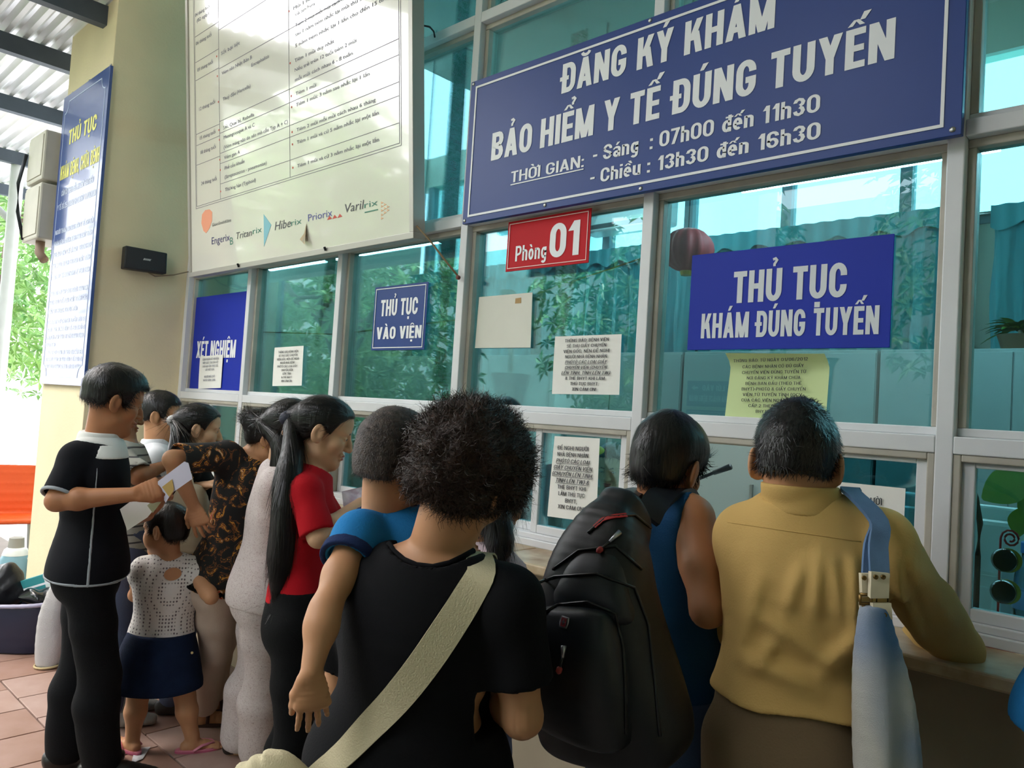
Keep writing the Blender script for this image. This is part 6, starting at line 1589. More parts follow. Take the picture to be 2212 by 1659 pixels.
def person_edge():
    B = Body(at(2515, 1560, 1.36), at(2515, 1120, 1.36), 85, H=1.50, shw=.14, build=.95, shdrop=.045)
    B.shL = at(2425, 1190, 1.36)
    B.limb('armL', B.shL, at(2323, 1412, 1.36), at(2425, 1395, 1.58)).limb('armR', B.shR, at(2655, 1380, 1.36), at(2595, 1360, 1.56)); B.legs_default()
    P_ = person('person in a blue top whose elbow shows past the tan-shirted man', B)
    fr = Frame(at(2520, 1030, 1.37), 85, -6, 0, .98)
    F = Field(); head_field(F, fr, neck_to=B.nek, neck_r=.05); std_body(F, B)
    hand(F, B.J['armR'][2], B.J['armR'][2]-B.J['armR'][1], V(0, 0, 1), 1); hand(F, B.J['armL'][2], B.J['armL'][2]-B.J['armL'][1], V(0, 0, 1), -1)
    skin_mesh(P_, F, SK, .010, [headbox(fr, .005)]); face_bits(fr, P_)
    top_field(B, .014, .06, {'armR': .42, 'armL': .42}, seed=141, amp=.006, wide=.13).obj('t_shirt', .009, cloth('bright blue cotton', '#2277b4', .12), P_)
    pants_field(B, .014, .09, .97, o2=.03, seed=142).obj('trousers', .012, cloth('black trouser cloth', '#0a0b0d', .1), P_)
    H = Field(); hair_cap(H, fr, SHORT, .015); hair_obj(P_, H, .006, HAIR, HAIRS, 800, .022, flow_from(fr.p(0, -.05, .1)), lift=.3, seed=24)
    for l in ('legR', 'legL'): shoe(P_, B, l, mat('black leather', '#141312', .4, bump=.1))
    return B
def clerk(px, py, y, face, label, coat, female=True, seed=200, Hh=1.5):
    hc = on(1, y, px, py); nk = hc-V(0, 0, .135); pl_ = nk-V(0, 0, .47); Zf = 0
    B = Body(pl_, nk, face, H=Hh, shw=.13, build=.92, female=female, shdrop=.04)
    f = B.f
    B.limb('armR', B.shR, B.shR+f*.08+B.r*.05-V(0, 0, .25), B.shR+f*.30-V(0, 0, .27)).limb('armL', B.shL, B.shL+f*.08-B.r*.05-V(0, 0, .25), B.shL+f*.30-V(0, 0, .27))
    for nm, hp in (('legR', B.hipR), ('legL', B.hipL)): B.J[nm] = [hp, hp+f*.02-V(0, 0, (hp[2]+.01)*.5), V(hp[0], hp[1], .07)]; B.J[nm+'toe'] = f
    P_ = empty('person', (pl_[0], pl_[1], -.01), label=label, cat='person')
    fr = Frame(hc, face, -16, 0, .97)
    F = Field(); head_field(F, fr, female, neck_to=B.nek, neck_r=.047); std_body(F, B)
    for a, sd in (('armR', 1), ('armL', -1)): hand(F, B.J[a][2], f, V(0, 0, 1), sd, .9)
    skin_mesh(P_, F, SKL, .011, [headbox(fr, .005)]); face_bits(fr, P_)
    top_field(B, .015, .10, {'armR': .9, 'armL': .9}, seed=seed, amp=.006, inner=False).obj('coat', .009, cloth(coat[0], coat[1], .06), P_)
    pants_field(B, .014, .09, .97, seed=seed+1).obj('trousers', .013, cloth('black trouser cloth', '#0a0b0d', .1), P_)
    H = Field(); hair_cap(H, fr, PULL if female else SHORT, .014); hair_obj(P_, H, .005, HAIR, HAIRS, 1200, .03, flow_from(fr.p(0, -.03, .11)), lift=.1, seed=seed)
    for l in ('legR', 'legL'):
        a = B.J[l][2]; F = Field(); F.cone(V(a[0], a[1], .03)-f*.05, V(a[0], a[1], .025)+f*.16, .04, .032, .01); F.half(V(0, 0, -.009), (0, 0, -1)); F.obj('shoe', .009, mat('black leather', '#141312', .4, bump=.1), P_)
    return B
TAN_B, TAN_F = man_tan()
TANK_B, TANK_F = man_tank()
CURL_B, CURL_F, CURL_P = woman_curly()
BOY_B, BOY_F = boy()
RED_B, RED_F = woman_red()
POLO_B = man_polo()
GIRL_B = girl()
FLOR_B = woman_floral()
PYJ_B = woman_pyjama()
BLK_B = woman_black()
WHT_B = man_white()
STR_B = man_stripe()
LEDGE_B = girl_ledge()
EDGE_B = person_edge()
clerk(1322, 1010, 1.05, -70, 'clerk in a white coat behind the tall typed notice', ('white coat cloth', '#d5dcd9'), True, 220, 1.45)
# ================================================================== things people carry
def kids(B_root, names): return [c for c in B_root.children if c.name.split('.')[0] in names]
def dense(pts, n=7):
    out = []
    for a, b in zip(pts[:-1], pts[1:]): out += [(a[0]+(b[0]-a[0])*k/n, a[1]+(b[1]-a[1])*k/n) for k in range(n)]
    return out+[pts[-1]]
def drape(tree, pxs, off=.006, fallback=1.5):
    out = []
    for px, py in pxs:
        d = Vector([float(x) for x in unit(ray(px, py))]); loc, nor, idx, dist = tree.ray_cast(Vector([float(x) for x in CAM]), d)
        if loc is None: out.append((at(px, py, fallback), -unit(ray(px, py)))); continue
        n = np.array(nor); n = n if n@np.array(d) < 0 else -n
        out.append((np.array(loc)+n*off, n))
    return out
def ribbon(name, pts, wd, th, mt, par=None, sub=4, side=None):
    P = [V(*p[0]) for p in pts]; N = [V(*p[1]) for p in pts]; m = len(P); C_ = []; NN = []
    for j in range(sub*(m-1)+1):
        x = j/sub; i = min(int(x), m-2); t = x-i; p0, p1, p2, p3 = P[max(i-1, 0)], P[i], P[i+1], P[min(i+2, m-1)]
        C_.append(.5*(2*p1+(-p0+p2)*t+(2*p0-5*p1+4*p2-p3)*t*t+(-p0+3*p1-3*p2+p3)*t**3)); NN.append(unit(N[i]*(1-t)+N[i+1]*t))
    vs = []; fs = []; n = len(C_)
    for k in range(n):
        tg = unit(C_[min(k+1, n-1)]-C_[max(k-1, 0)]); sd = unit(np.cross(tg, NN[k])); nn = np.cross(sd, tg)
        w_ = wd if not hasattr(wd, '__len__') else np.interp(k/(n-1), np.linspace(0, 1, len(wd)), wd)
        for a, b in ((-1, -1), (1, -1), (1, 1), (-1, 1)): vs.append(C_[k]+sd*a*w_/2+nn*b*th/2)
    for k in range(n-1):
        for j in range(4): fs.append((4*k+j, 4*k+(j+1) % 4, 4*k+4+(j+1) % 4, 4*k+4+j))
    fs += [(3, 2, 1, 0), tuple(4*n-4+j for j in range(4))]
    b = MB(); b.v = [tuple(v) for v in vs]; b.f = fs
    return b.build(name, mt, par, smooth=True, angle=50)
# ---- backpack
def backpack():
    NYL = mat('black nylon', '#15171c', .42, var=.2, vscale=6, bump=.12, bscale=900, spec=.4); NYL2 = mat('black nylon panel', '#171b22', .42, var=.2, vscale=5, bump=.1, bscale=900)
    a = math.radians(272); n = V(math.cos(a), math.sin(a), 0); s_ = V(-n[1], n[0], 0)
    def st(x0, x1, y, Z, hd): 
        c = at((x0+x1)/2, y, Z); wpx = (x1-x0)*Z/FPX; hw = max((wpx-hd*1.15)/1.55, .05); return (c, s_, n, hw, hd)
    e = empty('backpack', at(1330, 1610, 1.62), label='big black backpack with a small red and silver emblem', cat='backpack')
    F = Field(); F.loft([st(1140, 1510, 1572, 1.60, .092), st(1128, 1492, 1490, 1.60, .10), st(1128, 1464, 1390, 1.60, .098), st(1148, 1440, 1290, 1.61, .09), st(1195, 1428, 1205, 1.63, .078), st(1262, 1412, 1140, 1.66, .058), st(1310, 1398, 1108, 1.68, .04)], .007, n=30, e=3.2)
    F.wr = folds(301, .004, 22, (1, 1, .7)); b = F.obj('pack_body', .0055, NYL, e)
    F = Field(); F.loft([st(1136, 1385, 1560, 1.530, .05), st(1128, 1380, 1470, 1.525, .055), st(1130, 1362, 1400, 1.525, .052), st(1148, 1340, 1335, 1.535, .04)], .006, n=18, e=3.2); F.wr = folds(302, .003, 24)
    p1 = F.obj('front_pocket', .005, NYL2, e)
    F = Field(); F.loft([st(1170, 1390, 1318, 1.55, .045), st(1200, 1385, 1262, 1.565, .048), st(1250, 1378, 1205, 1.59, .036)], .006, n=14, e=3.0); F.wr = folds(303, .003, 24)
    p2 = F.obj('upper_pocket', .005, NYL2, e)
    t = bvh([b, p1, p2])
    PIP = mat('black piping', '#0b0c0e', .3); RDT = mat('red thread', '#b52c2c', .6)
    for pts in ([(1165, 1330), (1210, 1305), (1270, 1300), (1330, 1325), (1345, 1400), (1350, 1500), (1352, 1585)], [(1160, 1260), (1200, 1245), (1290, 1240), (1370, 1270), (1400, 1350), (1415, 1480), (1425, 1590)], [(1195, 1230), (1250, 1190), (1330, 1180), (1385, 1230)], [(1270, 1152), (1310, 1118), (1370, 1112), (1405, 1140)]):
        d = drape(t, dense(pts), .0015); d = [q for k, q in enumerate(d) if k == 0 or np.linalg.norm(q[0]-d[k-1][0]) < .06]; MB().tube([p for p, _ in d], .0032, 6).build('piping', PIP, e, smooth=True)
    d = drape(t, dense([(1285, 1140), (1302, 1124), (1330, 1116), (1352, 1114)], 3), .003); ribbon('red_stitching', d, .009, .002, RDT, e)
    SIL = mat('emblem silver', '#b9bac0', .3, .9)
    (c, nn), = drape(t, [(1221, 1345)], .001); u = unit(np.cross(V(0, 0, 1), nn)); v = np.cross(nn, u); pl = Plane(c, u, v)
    if pl.n@nn < 0: pl = Plane(c, -u, v)
    em = MB().prism(pl, [(-.009, -.011), (.009, -.011), (.011, 0), (.009, .011), (-.009, .011), (-.011, 0)], 0, .004).build('emblem', SIL, e, bevel=.001)
    MB().prism(pl, [(-.006, -.008), (.006, -.008), (.006, .008), (-.006, .008)], .004, .005).build('emblem_field', mat('emblem red', '#7e1f28', .4), em)
    MB().prism(pl, [(-.0012, -.005), (.0012, -.005), (.0012, .005), (-.0012, .005)], .005, .0056).prism(pl, [(-.004, -.0012), (.004, -.0012), (.004, .0012), (-.004, .0012)], .005, .0056).build('emblem_cross', SIL, em)
    for pts in ([(1222, 1395), (1220, 1420), (1212, 1446)], [(1338, 1152), (1318, 1172), (1298, 1190)]):
        d = drape(t, pts, .006); z = MB().tube([d[0][0], d[1][0]], [.006, .003], 8).build('zip_pull', SIL, e, smooth=True); MB().tube([d[1][0], d[2][0]], [.0025, .0025], 6).build('pull_cord', PIP, e, smooth=True)
        MB().lathe(d[2][0], [(.002, -.008), (.006, -.004), (.006, .004), (.002, .008)], 8, d[2][0]-d[1][0]).build('pull_tip', mat('red rubber', '#a03434', .5), e, smooth=True)
    # straps over the shoulders
    bt = bvh(kids(bpy.data.objects['person.001'], ('tank_top', 'body')))
    up = V(0, 0, 1)
    stp = [(at(1398, 1118, 1.70), -CF), (at(1420, 1080, 1.74), unit(up-CF)), (TANK_B.shR*.45+TANK_B.nek*.55+up*.052-TANK_B.f*.03, up), (TANK_B.shR*.45+TANK_B.nek*.55+up*.035+TANK_B.f*.07, unit(up+TANK_B.f)), (TANK_B.shR*.55+TANK_B.nek*.45-up*.10+TANK_B.f*.135, TANK_B.f), (TANK_B.shR*.75+TANK_B.nek*.25-up*.30+TANK_B.f*.12, TANK_B.f)]
    ribbon('shoulder_strap', stp, .060, .014, NYL, e)
    stl = [(at(1320, 1122, 1.70), -CF), (at(1330, 1090, 1.76), unit(up-CF)), (TANK_B.shL*.45+TANK_B.nek*.55+up*.052-TANK_B.f*.03, up), (TANK_B.shL*.45+TANK_B.nek*.55+up*.035+TANK_B.f*.07, unit(up+TANK_B.f)), (TANK_B.shL*.6+TANK_B.nek*.4-up*.12+TANK_B.f*.135, TANK_B.f)]
    ribbon('shoulder_strap', stl, .058, .014, NYL, e)
    ribbon('carry_handle', [(at(1318, 1112, 1.70), -CF), (at(1325, 1082, 1.715), -CF), (at(1365, 1076, 1.725), -CF), (at(1382, 1104, 1.71), -CF)], .026, .008, NYL, e)
backpack()
F = Field(); F.loft([(at(1540, 1505, 1.84), CR, CF, .040, .04), (at(1542, 1420, 1.84), CR, CF, .046, .045), (at(1545, 1340, 1.85), CR, CF, .038, .03), (at(1548, 1300, 1.86), CR, CF, .02, .015)], .015); F.wr = folds(351, .006, 40)
tag(F.obj('cloth_bag', .006, cloth('maroon cloth', '#4a0d14', .15)), 'dark maroon cloth bag hanging between the backpack and the tan shirt', 'bag')
# ---- denim tote
def tote():
    DEN = mat('bleached denim patches', '#4d74a2', .85, bump=.3, bscale=500, col2='#c2c1ba', vscale=5.0, detail=1.0); CRM = mat('cream leather', '#d9cfb4', .5, var=.08)
    e = empty('tote_bag', at(1905, 1640, 1.42), label='patchy blue denim tote bag with cream buckle tabs on the tan shirt', cat='bag')
    s_ = unit(CR*.95+CF*.2); f_ = unit(np.cross(V(0, 0, 1), s_))
    def st(x0, x1, y, Z, hd): return (at((x0+x1)/2, y, Z), s_, f_, (x1-x0)/2*Z/FPX, hd)
    F = Field(); F.loft([st(1848, 2000, 1700, 1.42, .038), st(1838, 1985, 1620, 1.42, .04), st(1834, 1966, 1520, 1.42, .036), st(1838, 1945, 1420, 1.425, .03), st(1848, 1930, 1350, 1.425, .022), st(1852, 1922, 1314, 1.425, .016)], .002, n=14, e=2.6)
    F.half(at(1890, 1311, 1.425), V(0, 0, 1), .003); c0 = at(1900, 1500, 1.42); F.wr = lambda P: .0045*np.sin(((P-c0)@s_)*95+.4*np.sin(P[:, 2]*9))*np.clip(1.5-(P[:, 2]-.75)*2, .4, 1)+folds(311, .003, 30, (1, 1, .2))(P); b = F.obj('bag_body', .005, DEN, e)
    up = V(0, 0, 1); sh = TAN_B.shR*.62+TAN_B.nek*.38
    for dx, Z0 in ((0, 1.425), (-18, 1.445)):
        pts = [(at(1900+dx, 1245, Z0+.005), -CF), (at(1897+dx*.6, 1180, Z0+.02), -CF), (at(1898, 1125, 1.475), unit(up*.5-CF)), (sh+up*.075-TAN_B.f*.02, up), (sh+up*.055+TAN_B.f*.07, unit(up+TAN_B.f)), (sh-up*.10+TAN_B.f*.145, TAN_B.f), (sh-up*.30+TAN_B.f*.14, TAN_B.f)]
        ribbon('strap', pts, .036, .007, mat('denim strap', '#6384ad', .85, bump=.3, bscale=500, var=.3, vscale=12), e)
    for (x0, y0, x1, y1) in ((1874, 1238, 1876, 1286), (1899, 1236, 1897, 1290), (1873, 1300, 1876, 1322), (1902, 1302, 1905, 1338)):
        Zt = 1.425 if x0 > 1890 else 1.44
        tb = ribbon('buckle_tab', [(at(x0, y0, Zt-.004), -CF), (at((x0+x1)/2, (y0+y1)/2, Zt-.006), -CF), (at(x1, y1, Zt-.004), -CF)], .034 if x0 > 1890 else .028, .012, CRM, e)
        for sx in (-8, 8):
            c = at(x0+sx, y0+10 if y1-y0 > 30 and y0 < 1295 else y1-10, Zt-.014); MB().lathe(c, [(.0045, 0), (.0045, .003), (.002, .003), (.002, .001)], 10, -CF).build('eyelet', mat('dark brass', '#7a6238', .4, .8), e, smooth=True)
    for x in (1876, 1900):
        q = [at(x+dx, y, 1.43) for dx, y in ((-18, 1284), (18, 1284), (18, 1304), (-18, 1304), (-18, 1284))]; MB().tube(q, .0035, 8).build('ring', mat('dark brass', '#7a6238', .4, .8), e, smooth=True)
tote()
# ---- canvas strap and bag of the curly-haired woman
def canvas_bag():
    CV = mat('cream canvas', '#cfc4a2', .85, var=.08, bump=.3, bscale=350)
    e = empty('shoulder_bag', at(600, 1760, 1.36), label='cream canvas shoulder bag slung across the black T-shirt', cat='bag')
    t = bvh(kids(CURL_P, ('t_shirt', 'body')))
    nb = drape(t, [(838, 1176), (850, 1192), (872, 1210), (900, 1222), (935, 1226), (970, 1218), (1000, 1204), (1020, 1190)], .002, 1.38)
    MB().tube([p for p, _ in nb], .006, 8).build('neck_band', CURL_SHIRT.data.materials[0], CURL_P, smooth=True)
    d = drape(t, [(1040, 1238), (1010, 1290), (965, 1360), (910, 1440), (855, 1510), (800, 1570), (752, 1622), (718, 1652)], .006, 1.38)
    sh = CURL_B.shR*.55+CURL_B.nek*.45; up = V(0, 0, 1)
    pts = [(sh-up*.12+CURL_B.f*.13, CURL_B.f), (sh+up*.02+CURL_B.f*.09, unit(up+CURL_B.f)), (sh+up*.050+CURL_B.f*.02, up)]+d+[(at(660, 1700, 1.36), -CF), (at(620, 1740, 1.37), -CF)]
    ribbon('strap', pts, [.048, .05, .05, .054, .056, .054, .05, .046, .042, .04], .004, CV, e)
    F = Field(); F.loft([(at(600, 1830, 1.37), CR, CF, .13, .05), (at(605, 1760, 1.37), CR, CF, .12, .045), (at(632, 1700, 1.37), CR, CF, .07, .03), (at(660, 1668, 1.37), CR, CF, .025, .012)], .015, e=2.6); F.wr = folds(321, .005, 30); F.obj('bag_body', .007, CV, e)
canvas_bag()
# ---- beige bag of the ponytailed woman
BG = empty('shoulder_bag', at(415, 1180, 3.500), label='beige leather shoulder bag with rivets on the black-topped woman', cat='bag')
BEI = mat('beige leather', '#b9ab92', .55, var=.08)
F = Field(); F.loft([(at(408, 1180, 3.520), CR, CF, .085, .05), (at(408, 1120, 3.510), CR, CF, .09, .05), (at(412, 1075, 3.510), CR, CF, .07, .035), (at(416, 1050, 3.510), CR, CF, .04, .02)], .015, e=2.8); F.obj('bag_body', .007, BEI, BG)
ribbon('strap', [(at(412, 1058, 3.500), -CF), (at(404, 1020, 3.520), -CF), (at(400, 990, 3.560), -CF), (BLK_B.shR+V(0, 0, .065), V(0, 0, 1)), (BLK_B.shR+V(0, 0, .0)+BLK_B.f*.09, BLK_B.f)], .04, .006, BEI, BG)
for k in range(3): MB().lathe(at(416, 1008+k*12, 3.505), [(.006, 0), (.004, .004)], 8, -CF).build('rivet', mat('dark brass', '#7a6238', .4, .8), BG)
# ---- papers
def sheet(name, corners, Z, label, cat='paper', mt=None, group=None, dz=None, th=.0012, fold=None):
    pts = [at(x, y, Z+(dz[i] if dz else 0)) for i, (x, y) in enumerate(corners)]
    n = unit(np.cross(pts[1]-pts[0], pts[-1]-pts[0])); m = MB(); k = len(pts)
    i0 = len(m.v); m.v += [tuple(p-n*th/2) for p in pts]+[tuple(p+n*th/2) for p in pts]
    m.f += [tuple(range(k))[::-1], tuple(range(k, 2*k))]+[(j, (j+1) % k, k+(j+1) % k, k+j) for j in range(k)]
    o = m.build(name, mt or PAPER); tag(o, label, cat, group); return o
LAV = mat('lavender paper', '#cfcde0', .75, var=.05)
s1 = sheet('folded_paper', [(341, 1040), (398, 997), (407, 1000), (416, 1034), (370, 1066), (358, 1086), (342, 1060)], 2.83, 'folded pale paper held out by the man in the black polo', mt=LAV)
for pts_ in ([(350, 1052), (372, 1035), (376, 1058), (366, 1074)],): 
    o = sheet('ochre_print', pts_, 2.826, None, None, mt=mat('ochre print', '#b99a5a', .7)); set_parent(o, s1); 
    for kx in ('label', 'category'):
        if kx in o: del o[kx]
sheet('folded_paper', [(259, 1100), (300, 1070), (352, 1078), (318, 1118), (275, 1146)], 2.90, 'folded white paper in the lower hand of the man in the black polo', mt=PAPER)
sheet('money_note', [(318, 1092), (345, 1066), (352, 1080), (330, 1108)], 2.885, 'green banknote tucked among the folded papers', 'banknote', mt=mat('note paper', '#b3b795', .8, var=.1))
sheet('hospital_form', [(738, 1062), (790, 1050), (852, 1052), (846, 1078), (770, 1086), (742, 1096)], 2.62, 'flowered white form held by the red-shirted woman', mt=mat('flowered paper', '#dcd6dc', .8, col2='#b9a3b3', vscale=26), dz=(.0, .05, .12, .06, -.02, -.04))
fp = on(2, FL+.001, 300, 1630)
fpm = MB(); q = [on(2, FL+.002, *p) for p in ((283, 1650), (292, 1617), (325, 1614), (308, 1640))]; fpm.hexa([p for p in q]+[p+V(0, 0, .002) for p in q])
tag(fpm.build('paper_slip', mat('printed slip', '#d5d7dc', .8, col2='#9da3ad', vscale=30)), "printed paper slip lying on the tiles by the girl's flip-flop", 'paper')
# ---- clutter at the pillar foot
sk_b = on(2, FL, 104, 1440); F = Field(); z = V(0, 0, 1)
F.loft([(sk_b+z*.03, CR, CF, .058, .055), (sk_b+z*.12, CR, CF, .066, .06), (sk_b+z*.26, CR, CF, .060, .055), (sk_b+z*.40+CR*.02, CR, CF, .046, .04), (sk_b+z*.50+CR*.03, CR, CF, .03, .026)], .002, e=2.6); F.half(sk_b+z*.002, -z, .003); F.wr = folds(331, .004, 40)
sackm = mat('white woven sack', '#b9b6b6', .8, var=.1, bump=.4, bscale=200)
ws = F.obj('woven_sack', .006, sackm); tag(ws, 'white woven sack standing on the tiles by the pillar', 'sack')
MB().tube([sk_b+z*.012+(CR*math.cos(a)*.066+CF*math.sin(a)*.062) for a in np.linspace(0, 2*math.pi, 20)], .006, 6).build('rope_rim', mat('straw rope', '#b7a57c', .8), ws, smooth=True)
tb = on(2, FL, 25, 1392)
tub = empty('plastic_tub', tb, label='low dark blue tub full of bags in front of the pillar', cat='tub')
F = Field(); F.loft([(tb+z*.02, CR, CF, .26, .17), (tb+z*.14, CR, CF, .29, .19), (tb+z*.27, CR, CF, .31, .20)], .01, e=3.5); F.half(tb+z*.002, -z); F.half(tb+z*.27, z, .003); F.loft([(tb+z*.06, CR, CF, .24, .15), (tb+z*.36, CR, CF, .295, .185)], .004, 's', e=3.5)
F.obj('bowl', .009, mat('navy plastic', '#1a2038', .4), tub)
F = Field(); rim = [tb+z*.272+CR*.31*math.copysign(abs(math.cos(a))**.55, math.cos(a))+CF*.20*math.copysign(abs(math.sin(a))**.55, math.sin(a)) for a in np.linspace(0, 2*math.pi, 41)]
F.path(rim, [.016]*41, .006, flat=(z, .7)); F.obj('rim', .007, mat('grey violet plastic', '#9a97ae', .4), tub)
F = Field(); c = tb+z*.30-CR*.10; F.ell(c, np.array([CR, CF, z]), V(.13, .11, .14), .02); F.ell(c+CR*.05+z*.04, np.array([CR, CF, z]), V(.09, .09, .12), .03); F.wr = folds(341, .022, 55, (1, 1, 1))
tag(F.obj('black_bag', .008, mat('black vinyl', '#1b1c20', .45, bump=.2)), 'slumped black bag in the dark blue tub', 'bag')
pl = Plane(tb+z*.33+CR*.12-CF*.02, unit(CR*.96+z*.30), unit(z*.96-CR*.30))
cx_ = empty('carton', tb+z*.30+CR*.1, label='teal and white carton resting on the dark blue tub', cat='carton')
MB().slab(pl, -.16, .17, -.055, .06, -.09, .0).build('box', mat('teal card', '#2f8f93', .6, var=.1), cx_, bevel=.004)
MB().slab(pl, -.158, .168, .0, .012, .0, .001).build('white_band', WHITE, cx_); MB().slab(pl, .06, .165, -.05, .055, .0, .0008).build('white_panel', mat('pale card', '#dbe4df', .6), cx_)
F = Field(); c = tb+z*.29+CR*.20-CF*.08; F.ell(c, np.array([CR, CF, z]), V(.14, .07, .05), .02); F.wr = folds(342, .014, 40)
tag(F.obj('plastic_bundle', .008, mat('shiny black plastic', '#17181b', .15, var=.2)), 'shiny black plastic bundle under the teal carton', 'bundle')
jp = on(2, FL+.005, 28, 1262)
jg = empty('water_jug', jp-V(0, 0, .005), label='blue and white water jug with a grey cap on the ground beyond the pillar', cat='jug')
MB().lathe(jp-V(0, 0, .005), [(.088, 0), (.10, .01), (.10, .19), (.085, .225)], 20).build('body', mat('jug blue', '#7fa9b8', .35, var=.1), jg, smooth=True, angle=45)
MB().lathe(jp+V(0, 0, .22), [(.088, 0), (.075, .04), (.055, .055)], 20).build('shoulder', mat('jug white', '#d7dad6', .4), jg, smooth=True, angle=45)
MB().lathe(jp+V(0, 0, .275), [(.055, 0), (.05, .07), (.038, .075)], 20).build('cap', mat('jug grey', '#9a988f', .5), jg, smooth=True, angle=45)
MB().tube([jp+CR*.10+V(0, 0, .05), jp+CR*.14+V(0, 0, .12), jp+CR*.10+V(0, 0, .20)], .014, 8).build('handle', MATS['jug white'], jg, smooth=True)
# ---- orange chairs in the yard
OR = mat('orange plastic', '#d9531a', .45, var=.05)
def ychair(px, Z, label):
    c = at(px, 1070, Z); g = V(c[0], c[1], FL)
    e = empty('waiting_chair', g, label=label, cat='chair', group='orange waiting chairs')
    f = unit(V(1, -.25, 0)); r = V(-f[1], f[0], 0)*-1
    F = Field(); F.loft([(g-f*.19+z*.44, r, f, .21, .014), (g-f*.20+z*.60, r, f, .22, .014), (g-f*.24+z*.82, r, f, .20, .013)], .01, e=4); F.loft([(g-f*.18+z*.42, r, z, .20, .016), (g+f*.05+z*.41, r, z, .215, .016), (g+f*.24+z*.43, r, z, .19, .016)], .02, e=4)
    F.obj('shell', .012, OR, e)
    for sx in (-.16, .16):
        for sy in (-.14, .18): MB().tube([g+r*sx+f*sy+z*.41, g+r*sx*1.15+f*sy*1.15], .012, 8).build('leg', STEEL, e)
    return e
ychair(16, 6.1, 'orange moulded plastic chair in the yard beyond the pillar')
bl2 = MB().box((-15.5, 2.2, FL), (-9.2, 2.35, 1.5)).build('wall_yard', mat('white yard wall', '#f2f0ea', .8)); tag(bl2, kind='structure')
# ================================================================== office things seen through the glass
GRN = mat('leaf green', '#4f8f35', .45, var=.25, vscale=9, col2='#86a83c'); GRND = mat('dark leaf', '#2f6a2c', .45, var=.2, vscale=8)
def leaf(m, base, d, up, ln, wd, droop=.2, n=7):
    d = unit(d); s_ = unit(np.cross(d, up)); nn = np.cross(s_, d); vs = len(m.v)
    for i in range(n):
        t = i/(n-1); w_ = wd*math.sin(math.pi*min(1, t*.92+.06))**.8*(1-.25*t); c = np.asarray(base)+d*ln*t-V(0, 0, 1)*droop*ln*t*t
        m.v += [tuple(c-s_*w_+nn*w_*.25), tuple(c-nn*.0), tuple(c+s_*w_+nn*w_*.25)]
    for i in range(n-1):
        a = vs+3*i; m.f += [(a, a+1, a+4, a+3), (a+1, a+2, a+5, a+4)]
def pot_plant(base, pot_r, pot_h, trunk, leaves, label, potmt, seed=1, ll=.22, lw=.07):
    e = empty('potted_plant', base, label=label, cat='plant'); r = np.random.RandomState(seed); b = V(*base)
    MB().lathe(b, [(pot_r*.72, 0), (pot_r, pot_h*.9), (pot_r*1.05, pot_h), (pot_r*.92, pot_h), (pot_r*.9, pot_h*.93)], 20).build('pot', potmt, e, smooth=True, angle=40)
    top = b+V(*trunk)
    MB().tube([b+V(0, 0, pot_h*.8), b*.4+top*.6+V(.02, 0, 0), top], [.016, .013, .010], 8).build('stem', mat('pale stem', '#b7b29a', .7), e, smooth=True)
    for k in range(leaves):
        m = MB(); a = r.rand()*6.28; el = r.rand()*.9-.15; d = V(math.cos(a), math.sin(a), el); s0 = top-V(0, 0, r.rand()*trunk[2]*.25)
        leaf(m, s0, d, V(0, 0, 1), ll*(.7+.6*r.rand()), lw*(.7+.6*r.rand()), .35); m.build('leaf', GRN if r.rand() < .6 else GRND, e, smooth=True)
    return e
# stand for the tall plant
pb = on(1, 1.0, 1097, 884)
st_ = empty('plant_stand', (pb[0], pb[1], -.01), label='grey pedestal cabinet under the tall leafy plant', cat='cabinet')
MB().box((pb[0]-.28, pb[1]-.2, -.01), (pb[0]+.28, pb[1]+.2, pb[2]-.003)).build('body', CAB, st_, bevel=.004)
pot_plant(pb, .11, .20, (-.10, .05, .62), 22, 'tall broad-leaved plant in a dark teal pot behind the blank sheet', mat('dark teal pot', '#1f4c5c', .35), 4, .26, .075)
pot_plant((-3.35, .45, 1.06), .07, .12, (.05, .0, .32), 18, 'leafy green pot plant on the desk near the small navy sign', mat('clay pot', '#8a5a40', .7), 6, .18, .05)
pot_plant((-4.55, .42, 1.06), .07, .12, (.05, .0, .22), 16, 'dark leafy plant on the desk behind the flowered-blouse woman', mat('clay pot', '#8a5a40', .7), 8, .18, .06)
pot_plant((-.92, 3.0, 2.13), .10, .10, (.0, .0, .16), 26, 'dry bushy plant on top of the grey cabinet', mat('brown bowl', '#5c4630', .6), 9, .16, .03)
# vine leaf by the end window
vl_ = empty('vine', (-.30, .30, 1.06), label='leafy green vine drooping beside the end window', cat='plant')
MB().tube([(-.22, .34, 1.06), (-.24, .33, 1.3), (-.30, .31, 1.52), (-.36, .30, 1.56)], .006, 6).build('stem', GRND, vl_, smooth=True)
for (px, py, qx, qy, w_) in ((2222, 1030, 2122, 1078, .055), (2205, 1100, 2200, 1160, .030), (2240, 1060, 2215, 1130, .035)):
    m = MB(); a = on(1, .24, px, py); b = on(1, .22, qx, qy); leaf(m, a, b-a, V(0, -1, .25), np.linalg.norm(b-a), w_, .0, 9); m.build('leaf', GRN, vl_, smooth=True)
